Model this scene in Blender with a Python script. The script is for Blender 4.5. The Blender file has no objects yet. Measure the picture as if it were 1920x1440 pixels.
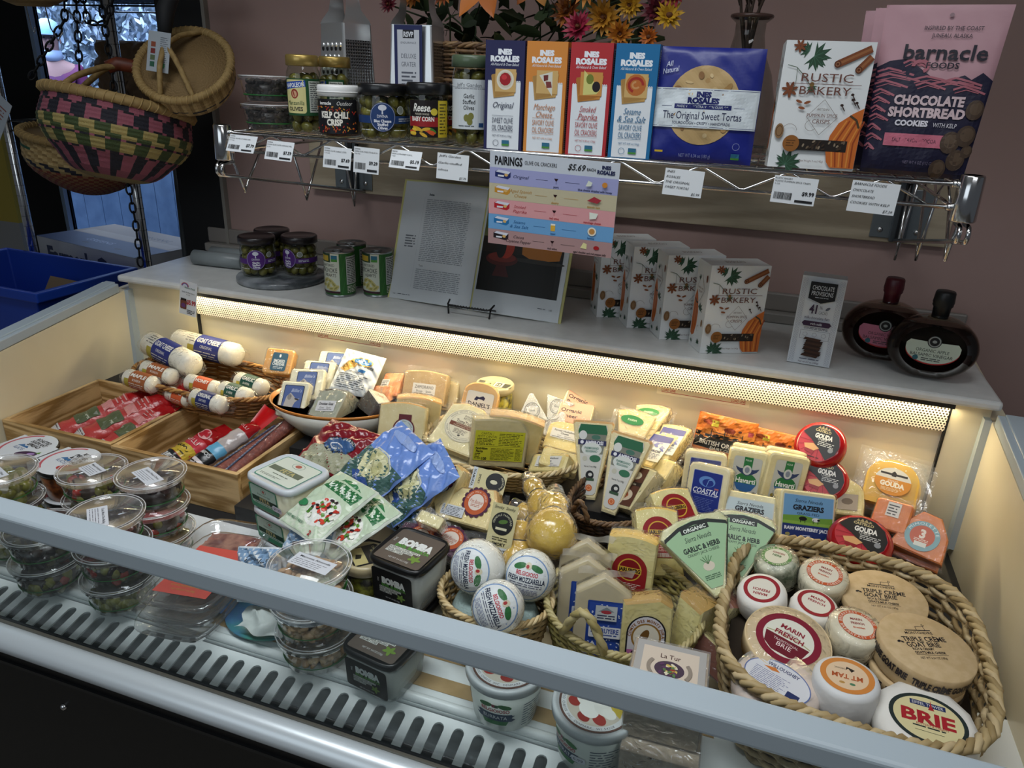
import bpy, bmesh, math, random
import numpy as np
from mathutils import Vector, Matrix, Euler
PI = math.pi
R_ = math.radians
random.seed(7)
COL = bpy.context.scene.collection

# ------------------------------------------------------------------ materials
def lin(h):
    if isinstance(h, (tuple, list)): return tuple(h)[:3]
    h = h.lstrip('#'); h = h if len(h) == 6 else ''.join(q+q for q in h)
    return tuple(((c/12.92) if c <= .04045 else ((c+.055)/1.055)**2.4) for c in (int(h[i:i+2], 16)/255 for i in (0, 2, 4)))
_m = {}
def mat(c, rough=.5, metal=0., spec=.5, coat=0., noise=None, nscale=20., bump=0., bscale=80., tr=0., em=0., sss=0.):
    key = (str(c), rough, metal, spec, coat, noise, nscale, bump, bscale, tr, em, sss)
    if key in _m: return _m[key]
    m = bpy.data.materials.new('surface_' + (c.lstrip('#') if isinstance(c, str) else 'mix')); m.use_nodes = True
    nt = m.node_tree; b = nt.nodes['Principled BSDF']
    b.inputs['Base Color'].default_value = (*lin(c), 1)
    b.inputs['Roughness'].default_value = rough; b.inputs['Metallic'].default_value = metal
    b.inputs['Specular IOR Level'].default_value = spec; b.inputs['Coat Weight'].default_value = coat
    b.inputs['Transmission Weight'].default_value = tr
    if sss: b.inputs['Subsurface Weight'].default_value = sss; b.inputs['Subsurface Radius'].default_value = (.01, .006, .003); b.inputs['Subsurface Scale'].default_value = 1.
    if em: b.inputs['Emission Color'].default_value = (*lin(c), 1); b.inputs['Emission Strength'].default_value = em
    tc = None
    if noise or bump:
        tc = nt.nodes.new('ShaderNodeTexCoord')
    if noise:
        n = nt.nodes.new('ShaderNodeTexNoise'); n.inputs['Scale'].default_value = nscale; n.inputs['Detail'].default_value = 5
        mp = nt.nodes.new('ShaderNodeMapping'); nt.links.new(tc.outputs['Object'], mp.inputs[0])
        nt.links.new(mp.outputs[0], n.inputs['Vector'])
        r = nt.nodes.new('ShaderNodeValToRGB'); r.color_ramp.elements[0].position = .38; r.color_ramp.elements[1].position = .64
        r.color_ramp.elements[0].color = (*lin(noise), 1); r.color_ramp.elements[1].color = (*lin(c), 1)
        nt.links.new(n.outputs['Fac'], r.inputs[0]); nt.links.new(r.outputs[0], b.inputs['Base Color'])
    if bump:
        n = nt.nodes.new('ShaderNodeTexNoise'); n.inputs['Scale'].default_value = bscale; n.inputs['Detail'].default_value = 3
        nt.links.new(tc.outputs['Object'], n.inputs['Vector'])
        bp = nt.nodes.new('ShaderNodeBump'); bp.inputs['Strength'].default_value = bump; bp.inputs['Distance'].default_value = .004
        nt.links.new(n.outputs['Fac'], bp.inputs['Height']); nt.links.new(bp.outputs[0], b.inputs['Normal'])
    _m[key] = m; return m

def clear(tint='#ffffff', rough=.06, refl=1., bump=0., bscale=60., milk=0., ior=1.45, milkc='#ffffff'):
    """thin clear film / glass: straight-through light plus a fresnel gloss, optionally a little milky"""
    key = ('clear', tint, rough, refl, bump, bscale, milk, ior, milkc)
    if key in _m: return _m[key]
    m = bpy.data.materials.new('clear_film'); m.use_nodes = True; nt = m.node_tree; N = nt.nodes; L = nt.links
    for n in list(N): N.remove(n)
    out = N.new('ShaderNodeOutputMaterial'); t = N.new('ShaderNodeBsdfTransparent'); t.inputs[0].default_value = (*lin(tint), 1)
    g = N.new('ShaderNodeBsdfGlossy'); g.inputs['Roughness'].default_value = rough
    fr = N.new('ShaderNodeFresnel'); ge = N.new('ShaderNodeNewGeometry'); mr = N.new('ShaderNodeMapRange')   # same gloss from both sides of the film
    mr.inputs['To Min'].default_value = ior; mr.inputs['To Max'].default_value = 1/ior; L.new(ge.outputs['Backfacing'], mr.inputs['Value']); L.new(mr.outputs[0], fr.inputs['IOR'])
    mu = N.new('ShaderNodeMath'); mu.operation = 'MULTIPLY'; mu.inputs[1].default_value = refl; mu.use_clamp = True
    L.new(fr.outputs[0], mu.inputs[0]); mx = N.new('ShaderNodeMixShader'); L.new(mu.outputs[0], mx.inputs[0])
    src = t
    if milk:
        d = N.new('ShaderNodeBsdfDiffuse'); d.inputs[0].default_value = (*lin(milkc), 1)
        m2 = N.new('ShaderNodeMixShader'); m2.inputs[0].default_value = milk; L.new(t.outputs[0], m2.inputs[1]); L.new(d.outputs[0], m2.inputs[2]); src = m2
    L.new(src.outputs[0], mx.inputs[1]); L.new(g.outputs[0], mx.inputs[2]); L.new(mx.outputs[0], out.inputs[0])
    if bump:
        tc = N.new('ShaderNodeTexCoord'); n = N.new('ShaderNodeTexNoise'); n.inputs['Scale'].default_value = bscale; n.inputs['Detail'].default_value = 2; n.inputs['Distortion'].default_value = 1.2
        L.new(tc.outputs['Object'], n.inputs['Vector']); bp = N.new('ShaderNodeBump'); bp.inputs['Strength'].default_value = bump; bp.inputs['Distance'].default_value = .01
        L.new(n.outputs['Fac'], bp.inputs['Height']); L.new(bp.outputs[0], g.inputs['Normal']); L.new(bp.outputs[0], fr.inputs['Normal'])
    _m[key] = m; return m

WRAP = clear(rough=.10, refl=1.1, bump=.8, bscale=70, milk=.03, ior=1.4)
PLAST = clear(rough=.05, refl=1.3, milk=.02, ior=1.5)
def ink(c): return mat(c, rough=.45, spec=.3)

# ------------------------------------------------------------------ mesh builder
class MB:
    def __init__(s): s.v = []; s.f = []; s.mi = []; s.sm = []; s.mats = []
    def m(s, m):
        if m not in s.mats: s.mats.append(m)
        return s.mats.index(m)
    def add(s, vs, fs, m, smooth=False):
        o = len(s.v); s.v.extend(tuple(v) for v in vs); k = s.m(m)
        for f in fs: s.f.append([i+o for i in f]); s.mi.append(k); s.sm.append(smooth)
    def box(s, x0, x1, y0, y1, z0, z1, m, M=None):
        v = [Vector(p) for p in ((x0,y0,z0),(x1,y0,z0),(x1,y1,z0),(x0,y1,z0),(x0,y0,z1),(x1,y0,z1),(x1,y1,z1),(x0,y1,z1))]
        if M: v = [M @ p for p in v]
        s.add(v, [(0,3,2,1),(4,5,6,7),(0,1,5,4),(1,2,6,5),(2,3,7,6),(3,0,4,7)], m)
    def tube(s, pts, r, m, n=8, closed=False, cap=True, smooth=True, flat=1.):
        P = [Vector(p) for p in pts]; L = len(P)
        if L < 2: return
        rs = r if isinstance(r, (list, tuple)) else [r]*L
        T = []
        for i in range(L):
            a = P[(i-1) % L] if (closed or i) else P[0]; b = P[(i+1) % L] if (closed or i < L-1) else P[-1]
            t = (b-a); T.append(t.normalized() if t.length > 1e-9 else Vector((0,0,1)))
        u = T[0].orthogonal().normalized(); vs = []
        for i in range(L):
            u = (u - T[i]*u.dot(T[i])); u = u.normalized() if u.length > 1e-9 else T[i].orthogonal().normalized()
            w = T[i].cross(u)
            for k in range(n):
                a = 2*PI*k/n; vs.append(P[i] + u*(math.cos(a)*rs[i]) + w*(math.sin(a)*rs[i]*flat))
        fs = [(i*n+k, i*n+(k+1) % n, ((i+1) % L)*n+(k+1) % n, ((i+1) % L)*n+k) for i in range(L if closed else L-1) for k in range(n)]
        if cap and not closed: fs += [tuple(range(n-1, -1, -1)), tuple((L-1)*n+k for k in range(n))]
        s.add(vs, fs, m, smooth)
    def lathe(s, prof, m, n=32, smooth=True, cx=0, cy=0, sx=1., sy=1., M=None, se=2.):
        """revolve (r,z) profile; se>2 gives a rounded-square section"""
        vs = []
        for r, z in prof:
            for k in range(n):
                a = 2*PI*k/n; c, q = math.cos(a), math.sin(a)
                g = (abs(c)**se+abs(q)**se)**(-1/se)
                p = Vector((cx+r*g*c*sx, cy+r*g*q*sy, z)); vs.append(M @ p if M else p)
        fs = [(i*n+k, i*n+(k+1) % n, (i+1)*n+(k+1) % n, (i+1)*n+k) for i in range(len(prof)-1) for k in range(n)]
        if prof[0][0] > 1e-6: fs.append(tuple(range(n-1, -1, -1)))
        if prof[-1][0] > 1e-6: fs.append(tuple((len(prof)-1)*n+k for k in range(n)))
        s.add(vs, fs, m, smooth)
    def prism(s, poly, y0, y1, m, smooth=False, m2=None):
        """polygon in XZ extruded along y"""
        n = len(poly); vs = [(x, y0, z) for x, z in poly]+[(x, y1, z) for x, z in poly]
        s.add(vs, [tuple(range(n)), tuple(range(2*n-1, n-1, -1))], m2 or m)
        s.add(vs, [(i, i+n, (i+1) % n+n, (i+1) % n) for i in range(n)], m, smooth)
    def grid(s, fn, nu, nv, m, smooth=True, mfn=None):
        vs = [fn(i/nu, j/nv) for j in range(nv+1) for i in range(nu+1)]
        if mfn is None:
            s.add(vs, [(j*(nu+1)+i, j*(nu+1)+i+1, (j+1)*(nu+1)+i+1, (j+1)*(nu+1)+i) for j in range(nv) for i in range(nu)], m, smooth)
        else:
            o = len(s.v); s.v.extend(tuple(v) for v in vs)
            for j in range(nv):
                for i in range(nu):
                    s.f.append([o+j*(nu+1)+i, o+j*(nu+1)+i+1, o+(j+1)*(nu+1)+i+1, o+(j+1)*(nu+1)+i]); s.mi.append(s.m(mfn(i, j))); s.sm.append(smooth)
    def ball(s, c, r, m, n=10, sx=1., sy=1., sz=1., M=None, k=6):
        prof = [(max(1e-7, r*math.sin(PI*i/k)), -r*math.cos(PI*i/k)) for i in range(k+1)]
        vs = []
        for rr, z in prof:
            for q in range(n):
                p = Vector((rr*math.cos(2*PI*q/n)*sx, rr*math.sin(2*PI*q/n)*sy, z*sz))
                vs.append((M @ p if M else p)+Vector(c))
        s.add(vs, [(i*n+q, i*n+(q+1) % n, (i+1)*n+(q+1) % n, (i+1)*n+q) for i in range(k) for q in range(n)], m, True)
    def xf(s, M): s.v = [tuple(M @ Vector(p)) for p in s.v]; return s
    def build(s, name, parent=None, loc=None, mx=None, bevel=0., subd=0, kind=None, label=None):
        me = bpy.data.meshes.new(name); me.from_pydata(s.v, [], s.f)
        for m in s.mats: me.materials.append(m)
        me.polygons.foreach_set('material_index', s.mi); me.polygons.foreach_set('use_smooth', s.sm); me.update()
        o = bpy.data.objects.new(name, me); COL.objects.link(o)
        if parent: o.parent = parent
        if loc: o.location = loc
        if mx is not None: o.matrix_world = mx if not parent else o.matrix_world
        if bevel:
            b = o.modifiers.new('bevel', 'BEVEL'); b.width = bevel; b.segments = 2; b.limit_method = 'ANGLE'; b.angle_limit = R_(40); b.harden_normals = False
        if subd:
            b = o.modifiers.new('sub', 'SUBSURF'); b.levels = subd; b.render_levels = subd
        if kind: o['kind'] = kind
        if label: o['label'] = label
        return o

def tag(o, label, cat, group=None, kind=None):
    o['label'] = label; o['category'] = cat
    if group: o['group'] = group
    if kind: o['kind'] = kind
    return o
def thing(name, label, cat, loc=(0,0,0), rot=(0,0,0), group=None, mx=None):
    o = bpy.data.objects.new(name, None); COL.objects.link(o); o.empty_display_size = .02
    if mx is not None: o.matrix_world = mx
    else: o.location = loc; o.rotation_euler = rot
    return tag(o, label, cat, group)
def struct(name, mb, **k):
    o = mb.build(name, **k); o['kind'] = 'structure'; return o
def pose(key):
    x, y, z, l, yw, r, w, h = POSE[key]
    M = Matrix.Translation((x, y, z)) @ Matrix.Rotation(R_(yw), 4, 'Z') @ Matrix.Rotation(R_(-l), 4, 'X') @ Matrix.Rotation(R_(r), 4, 'Y')
    return M, w, h
def TR(loc, rz=0, rx=0, ry=0):
    return Matrix.Translation(loc) @ Matrix.Rotation(R_(rz), 4, 'Z') @ Matrix.Rotation(R_(rx), 4, 'X') @ Matrix.Rotation(R_(ry), 4, 'Y')

# ------------------------------------------------------------------ lettering and printed artwork (units: centimetres)
_txt = {}
def glyphs(s, bold=0., shear=0.):
    k = (s, bold, shear)
    if k not in _txt:
        cu = bpy.data.curves.new('t', 'FONT'); cu.body = s; cu.offset = bold; cu.shear = shear; cu.resolution_u = 2; cu.align_x = 'LEFT'
        o = bpy.data.objects.new('t', cu); COL.objects.link(o); bpy.context.view_layer.update()
        me = bpy.data.meshes.new_from_object(o.evaluated_get(bpy.context.evaluated_depsgraph_get()))
        vs = [(v.co.x, v.co.y) for v in me.vertices]; fs = [tuple(p.vertices) for p in me.polygons]
        bpy.data.objects.remove(o); bpy.data.curves.remove(cu); bpy.data.meshes.remove(me)
        if vs:
            x0 = min(v[0] for v in vs); x1 = max(v[0] for v in vs); cap = .70
            vs = [((v[0]-(x0+x1)/2)/cap, v[1]/cap-.5) for v in vs]; w = (x1-x0)/cap
        else: w = 0
        _txt[k] = (vs, fs, w)
    return _txt[k]
class Art:
    """flat artwork in cm; each op sits a hair above the one before"""
    def __init__(s, step=.004): s.ops = []; s.step = step; s.l = 0
    def _a(s, vs, fs, c, adv=True):
        if adv: s.l += s.step
        s.ops.append((vs, fs, c, s.l)); return s
    def r(s, x0, y0, x1, y1, c): return s._a([(x0,y0),(x1,y0),(x1,y1),(x0,y1)], [(0,1,2,3)], c)
    def rr(s, x0, y0, x1, y1, c, q=.3):
        P = []
        for cx, cy, a0 in ((x1-q,y0+q,-90),(x1-q,y1-q,0),(x0+q,y1-q,90),(x0+q,y0+q,180)):
            P += [(cx+q*math.cos(R_(a0+t)), cy+q*math.sin(R_(a0+t))) for t in (0,30,60,90)]
        return s._a(P, [tuple(range(len(P)))], c)
    def p(s, pts, c): return s._a(list(pts), [tuple(range(len(pts)))], c)
    def e(s, cx, cy, rx, ry, c, rot=0, n=32):
        q = R_(rot); P = []
        for i in range(n):
            a = 2*PI*i/n; x, y = rx*math.cos(a), ry*math.sin(a); P.append((cx+x*math.cos(q)-y*math.sin(q), cy+x*math.sin(q)+y*math.cos(q)))
        return s._a(P, [tuple(range(n))], c)
    def ring(s, cx, cy, rx, ry, w, c, n=36, a0=0, a1=360):
        P = []; N = n
        for i in range(N+1):
            a = R_(a0+(a1-a0)*i/N); P += [(cx+rx*math.cos(a), cy+ry*math.sin(a)), (cx+(rx-w)*math.cos(a), cy+(ry-w)*math.sin(a))]
        return s._a(P, [(2*i, 2*i+2, 2*i+3, 2*i+1) for i in range(N)], c)
    def line(s, pts, w, c):
        V = []; F = []
        for (x0,y0),(x1,y1) in zip(pts, pts[1:]):
            d = math.hypot(x1-x0, y1-y0) or 1; nx, ny = -(y1-y0)/d*w/2, (x1-x0)/d*w/2; o = len(V)
            V += [(x0+nx,y0+ny),(x0-nx,y0-ny),(x1-nx,y1-ny),(x1+nx,y1+ny)]; F.append((o,o+1,o+2,o+3))
        return s._a(V, F, c)
    def t(s, text, cx, cy, size, c, w=None, bold=0., shear=0., rot=0, al='c'):
        vs, fs, tw = glyphs(text, bold, shear)
        if not vs: return s
        k = (w/tw) if w else size; W = tw*k; q = R_(rot)
        ox = {'c': 0, 'l': W/2, 'r': -W/2}[al]
        P = [((x*k+ox), y*size) for x, y in vs]
        P = [(cx+x*math.cos(q)-y*math.sin(q), cy+x*math.sin(q)+y*math.cos(q)) for x, y in P]
        return s._a(P, fs, c)
    def arc(s, text, cx, cy, rad, mid, size, c, span=None, bold=0., inv=False, ry=None):
        """letters along a circle, mid = angle of the middle in degrees"""
        ws = [max(glyphs(ch, bold)[2] if ch != ' ' else .55, .3)+.22 for ch in text]; tot = sum(ws)
        sp = R_(span) if span else tot*size/rad; a = R_(mid)+(sp/2 if not inv else -sp/2); V = []; F = []; ry = ry or rad
        for ch, w in zip(text, ws):
            da = sp*w/tot; a2 = a-da/2 if not inv else a+da/2; a = a-da if not inv else a+da
            if ch == ' ': continue
            vs, fs, tw = glyphs(ch, bold); q = a2-PI/2 if not inv else a2+PI/2; o = len(V)
            kx = min(1.3, (da*rad)/(w*size))*size
            V += [(cx+rad*math.cos(a2)+x*kx*math.cos(q)-y*size*math.sin(q), cy+ry*math.sin(a2)+x*kx*math.sin(q)+y*size*math.cos(q)) for x, y in vs]
            F += [tuple(i+o for i in f) for f in fs]
        return s._a(V, F, c)
    def g(s, x0, y0, x1, y1, n, c, fill=.45, seed=1, rag=.25):
        """illegible small print: rows of word-length dashes"""
        rd = random.Random(seed); V = []; F = []; dy = (y1-y0)/n
        for i in range(n):
            y = y1-(i+.5)*dy; x = x0; xe = x1-(x1-x0)*rag*rd.random()
            while x < xe:
                w = min(dy*rd.uniform(1., 4.), xe-x); o = len(V)
                V += [(x,y-dy*fill/2),(x+w,y-dy*fill/2),(x+w,y+dy*fill/2),(x,y+dy*fill/2)]; F.append((o,o+1,o+2,o+3)); x += w+dy*.5
        return s._a(V, F, c)
    def bar(s, x0, y0, x1, y1, c='#111111', seed=2):
        rd = random.Random(seed); V = []; F = []; x = x0
        while x < x1:
            w = rd.choice((.03,.03,.06,.09)); o = len(V); V += [(x,y0),(x+w,y0),(x+w,y1),(x,y1)]; F.append((o,o+1,o+2,o+3)); x += w+rd.choice((.03,.05,.06))
        return s._a(V, F, c)
    def shift(s, dx, dy, k=1., rot=0):
        q = R_(rot)
        s.ops = [([((x*math.cos(q)-y*math.sin(q))*k+dx, (x*math.sin(q)+y*math.cos(q))*k+dy) for x, y in vs], fs, c, l) for vs, fs, c, l in s.ops]; return s
    def put(s, other, dx=0, dy=0, k=1., rot=0):
        q = R_(rot)
        for vs, fs, c, l in other.ops:
            s.ops.append(([((x*math.cos(q)-y*math.sin(q))*k+dx, (x*math.sin(q)+y*math.cos(q))*k+dy) for x, y in vs], fs, c, s.l+l))
        s.l += other.l; return s
    def build(s, name, parent, fn, cut=None, cutv=None, rough=.45, label=None, coat=0.):
        """fn(u,v,level) in metres -> xyz"""
        mb = MB()
        for vs, fs, c, l in s.ops:
            m = c if not isinstance(c, (str, tuple)) else mat(c, rough=rough, spec=.35, coat=coat)
            if cut:
                bm = bmesh.new(); bv = [bm.verts.new((x, y, 0)) for x, y in vs]
                for f in fs:
                    try: bm.faces.new([bv[i] for i in f])
                    except ValueError: pass
                xs = [x for x, y in vs]; k = math.floor(min(xs)/cut)+1
                while k*cut < max(xs):
                    bmesh.ops.bisect_plane(bm, geom=bm.verts[:]+bm.edges[:]+bm.faces[:], plane_co=(k*cut,0,0), plane_no=(1,0,0)); k += 1
                if cutv:
                    ys = [y for x, y in vs]; k = math.floor(min(ys)/cutv)+1
                    while k*cutv < max(ys):
                        bmesh.ops.bisect_plane(bm, geom=bm.verts[:]+bm.edges[:]+bm.faces[:], plane_co=(0,k*cutv,0), plane_no=(0,1,0)); k += 1
                bm.verts.index_update(); vs = [(v.co.x, v.co.y) for v in bm.verts]; fs = [tuple(v.index for v in f.verts) for f in bm.faces]; bm.free()
            mb.add([fn(x*.01, y*.01, l*.01) for x, y in vs], fs, m)
        return mb.build(name, parent, label=label)
def front(y=0., cx=0., cz=0., n=1):        # faces -y
    return lambda u, v, l: (cx+u, y-.0003-l, cz+v)
def top(z=0., cx=0., cy=0.):               # faces +z
    return lambda u, v, l: (cx+u, cy+v, z+.0003+l)
def cyl(R, z=0., a0=0., cone=0.):          # wraps an upright cylinder, facing -y
    def f(u, v, l):
        r = R+.0004+l+cone*v; a = a0+u/R; return (r*math.sin(a), -r*math.cos(a), z+v)
    return f
def side(x, cy=0., cz=0., sgn=-1):         # faces -x (sgn -1) or +x
    return lambda u, v, l: (x+sgn*(.0003+l), cy+sgn*u, cz+v)

POSE = {'cheddar': (-1.0428, 1.3733, 0.9515, 40.7, 13.5, 2.7, 0.0692, 0.0565), 'billie1': (-0.9218, 1.2465, 0.916, 40.4, 5.2, -3.4, 0.0661, 0.0801), 'billie2': (-0.9233, 1.3049, 0.9324, 47.9, 9.6, -4.9, 0.0806, 0.0772), 'billie3': (-0.9334, 1.3674, 0.9325, 44.8, 9.3, -1.1, 0.0772, 0.071), 'billie4': (-0.9202, 1.4179, 0.9437, 44.7, 6.9, -1.7, 0.0843, 0.0688), 'drunken': (-0.8276, 1.2319, 0.9316, 47.6, -13.2, -14.2, 0.0868, 0.0742), 'emmental': (-0.8387, 1.36, 0.9426, 47.4, 12.3, 10.5, 0.102, 0.1107), 'orange1': (-0.7546, 1.3883, 0.9381, 46, -22.7, -18.9, 0.0546, 0.0603), 'orange2': (-0.7653, 1.3578, 0.9147, 41, -22.3, -19.1, 0.0543, 0.059), 'zamorano': (-0.6682, 1.3949, 0.9298, 29.6, 7.1, -0.1, 0.1016, 0.0778), 'manchego1': (-0.651, 1.2491, 0.9057, 28.9, 9, -1.3, 0.1015, 0.0718), 'manchego2': (-0.6446, 1.3115, 0.8979, 0.9, 23.2, 7.5, 0.0968, 0.0723), 'toma': (-0.5262, 1.2297, 0.9214, 59.1, 14.9, 20.1, 0.0951, 0.1094), 'cantal1': (-0.4331, 1.2512, 0.8897, 4.7, 29.4, 6.4, 0.1148, 0.1031), 'cantal2': (-0.4199, 1.284, 0.8932, -4.6, 14.2, 9.6, 0.1129, 0.1019), 'paneer1': (-0.3164, 1.3939, 0.9465, 62.2, 6, 3.8, 0.0738, 0.0596), 'paneer2': (-0.3178, 1.4406, 0.9516, 50.2, 38.9, 33.9, 0.0709, 0.0602), 'farmer1': (-0.3172, 1.3083, 0.9262, 59.4, 8.9, 8.1, 0.075, 0.0703), 'farmer2': (-0.3284, 1.2414, 0.9081, 50.3, -39.3, -29.2, 0.0863, 0.0414), 'farmer3': (-0.3062, 1.2489, 0.9166, 65.3, 21.1, 19.1, 0.0768, 0.0466), 'parm1': (-0.1863, 1.1687, 0.9216, 65.9, -4.9, -4.5, 0.1044, 0.1723), 'parm3': (-0.1866, 1.3447, 0.926, 51.3, 10, 9.5, 0.0884, 0.1031), 'parm4': (-0.1654, 1.3844, 0.9422, 62.1, -21.3, -14.2, 0.0859, 0.1036), 'blue1': (-0.1232, 1.3393, 0.9307, 65.4, -33.1, -16.2, 0.0683, 0.1015), 'blue2': (-0.1487, 1.3218, 0.9196, 64.8, -38.2, -17, 0.0682, 0.1004), 'smokedlabel': (-0.1681, 1.21, 0.8819, 47.8, -49.8, -23.2, 0.0729, 0.0933), 'palewedge': (-0.1297, 1.2617, 0.8737, 45.4, -50.4, -25.6, 0.0582, 0.0981), 'brit1': (-0.0127, 1.4412, 0.918, 16.1, 28.9, 14.7, 0.1212, 0.077), 'brit2': (0.0968, 1.468, 0.9006, -23.2, 3.5, -0.7, 0.1033, 0.0776), 'coastal1': (-0.0191, 1.2195, 0.8893, 20.2, -24.3, -9.1, 0.0793, 0.0941), 'coastal2': (-0.0258, 1.3042, 0.8925, -0.4, 6.6, 0.1, 0.0776, 0.0925), 'havarti1': (0.0469, 1.3091, 0.8981, 15.4, 28.9, 7.7, 0.0727, 0.0865), 'havarti2': (0.1155, 1.3188, 0.8978, 12.8, 20.2, 9.2, 0.0785, 0.0844), 'grazier1': (0.0652, 1.1814, 0.903, 65.2, 7.5, 6.4, 0.0908, 0.0702), 'grazier2': (0.1618, 1.2139, 0.8869, 29.6, 24.3, 8.1, 0.103, 0.0838), 'smokedgouda': (0.3218, 1.4224, 0.918, 54.4, -14.8, -15.3, 0.1431, 0.1376), 'hollander': (0.2079, 1.3124, 0.9003, 56, -25.9, -19.7, 0.0908, 0.0729), 'valbreso1': (-0.5834, 0.8318, 0.9608, 91.4, 4.7, -1, 0.0927, 0.1335), 'valbreso2': (-0.5823, 0.8915, 0.8969, 75.4, 84.5, 83.5, 0.0744, 0.102), 'scamcard1': (-0.314, 0.9803, 0.8997, 31.4, -12.9, -18.9, 0.0445, 0.0769), 'scamcard2': (-0.3796, 1.1274, 0.9289, 45.3, 24.6, 14.9, 0.064, 0.0394), 'choc': (0.1317, 1.5121, 1.1125, 5.4, -4.5, -0.7, 0.0806, 0.1819), 'book': (-0.6159, 1.5214, 1.1205, 22.1, -8.4, -1.3, 0.4579, 0.2835), 'sign': (-0.3944, 1.428, 1.3078, 18.7, 28.9, 5, 0.2611, 0.1816), 'decktag': (-1.3392, 1.3887, 1.0473, 3.6, 36.6, 17.8, 0.0511, 0.0936), 'crk1': (-0.4581, 1.2728, 1.5012, -4.9, -9.1, 2.6, 0.0706, 0.1673), 'crk2': (-0.382, 1.2607, 1.4974, -2.8, 2.7, -0.1, 0.0694, 0.1699), 'crk3': (-0.3137, 1.2761, 1.4981, -0.4, 2.8, -0.3, 0.0695, 0.1697), 'crk4': (-0.2398, 1.2666, 1.5029, 9.5, 11.1, -0.6, 0.0709, 0.1666), 'tortas': (-0.1146, 1.3247, 1.5005, 10.4, 5.3, 0, 0.1703, 0.1735)}
# ------------------------------------------------------------------ camera
ZD = 1.117            # top of the display case counter
XA = Vector((.9453, .1571, -.2861)); DD = Vector((-.0381, .9238, .3811)); XA.normalize(); DD.normalize(); YA = XA.cross(DD)
cam = bpy.data.objects.new('camera', bpy.data.cameras.new('camera')); COL.objects.link(cam)
cr = Vector((XA[0], YA[0], -DD[0])); cdn = Vector((XA[1], YA[1], -DD[1])); cf = Vector((XA[2], YA[2], -DD[2]))
Mc = Matrix.Identity(4)
for i in range(3): Mc[i][0] = cr[i]; Mc[i][1] = -cdn[i]; Mc[i][2] = -cf[i]
Mc[2][3] = 1.62
cam.matrix_world = Mc; cam.data.sensor_width = 36; cam.data.lens = 1380.66/1920*36; cam.data.clip_start = .02
sc = bpy.context.scene; sc.camera = cam
sc.view_settings.view_transform = 'Standard'; sc.view_settings.look = 'None'; sc.view_settings.gamma = 1; sc.view_settings.exposure = 0.0
try: sc.view_settings.use_curve_mapping = False
except Exception: pass

# ------------------------------------------------------------------ materials of the setting
PINK = mat('#a98d86', rough=.7, bump=.08, bscale=60)
BLACK = mat('#070708', rough=.6)
WHITE_POWDER = mat('#dfe3e2', rough=.35, bump=.03, bscale=300)
RAILM = mat('#abb7be', rough=.35)
CREAM = mat('#e2d8bd', rough=.28, noise='#d9ceb0', nscale=4)
CHROME = mat('#d8d8d8', rough=.16, metal=1.)
DARKPL = mat('#15171a', rough=.45)

def patterned(name, build):
    m = bpy.data.materials.new(name); m.use_nodes = True; build(m.node_tree, m.node_tree.nodes['Principled BSDF']); return m
def _perf(nt, b):
    N, L = nt.nodes, nt.links
    tc = N.new('ShaderNodeTexCoord'); sp = N.new('ShaderNodeSeparateXYZ'); L.new(tc.outputs['Object'], sp.inputs[0])
    def ma(op, a, c=None):
        n = N.new('ShaderNodeMath'); n.operation = op
        for i, q in enumerate((a, c)):
            if q is None: continue
            if isinstance(q, (int, float)): n.inputs[i].default_value = q
            else: L.new(q, n.inputs[i])
        return n.outputs[0]
    p = .0058
    def cell(off):
        u = ma('SUBTRACT', ma('FRACT', ma('ADD', ma('DIVIDE', sp.outputs[0], p), off)), .5)
        v = ma('SUBTRACT', ma('FRACT', ma('ADD', ma('DIVIDE', sp.outputs[2], p*1.732), off)), .5)
        v = ma('MULTIPLY', v, 1.732)
        return ma('SQRT', ma('ADD', ma('MULTIPLY', u, u), ma('MULTIPLY', v, v)))
    d = ma('LESS_THAN', ma('MINIMUM', cell(0), cell(.5)), .30)
    mx = N.new('ShaderNodeMixRGB'); mx.inputs[1].default_value = (*lin('#e9e2d0'), 1); mx.inputs[2].default_value = (*lin('#2a2013'), 1)
    L.new(d, mx.inputs[0]); L.new(mx.outputs[0], b.inputs['Base Color']); b.inputs['Roughness'].default_value = .5
PERF = patterned('perforated_metal', _perf)
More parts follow.
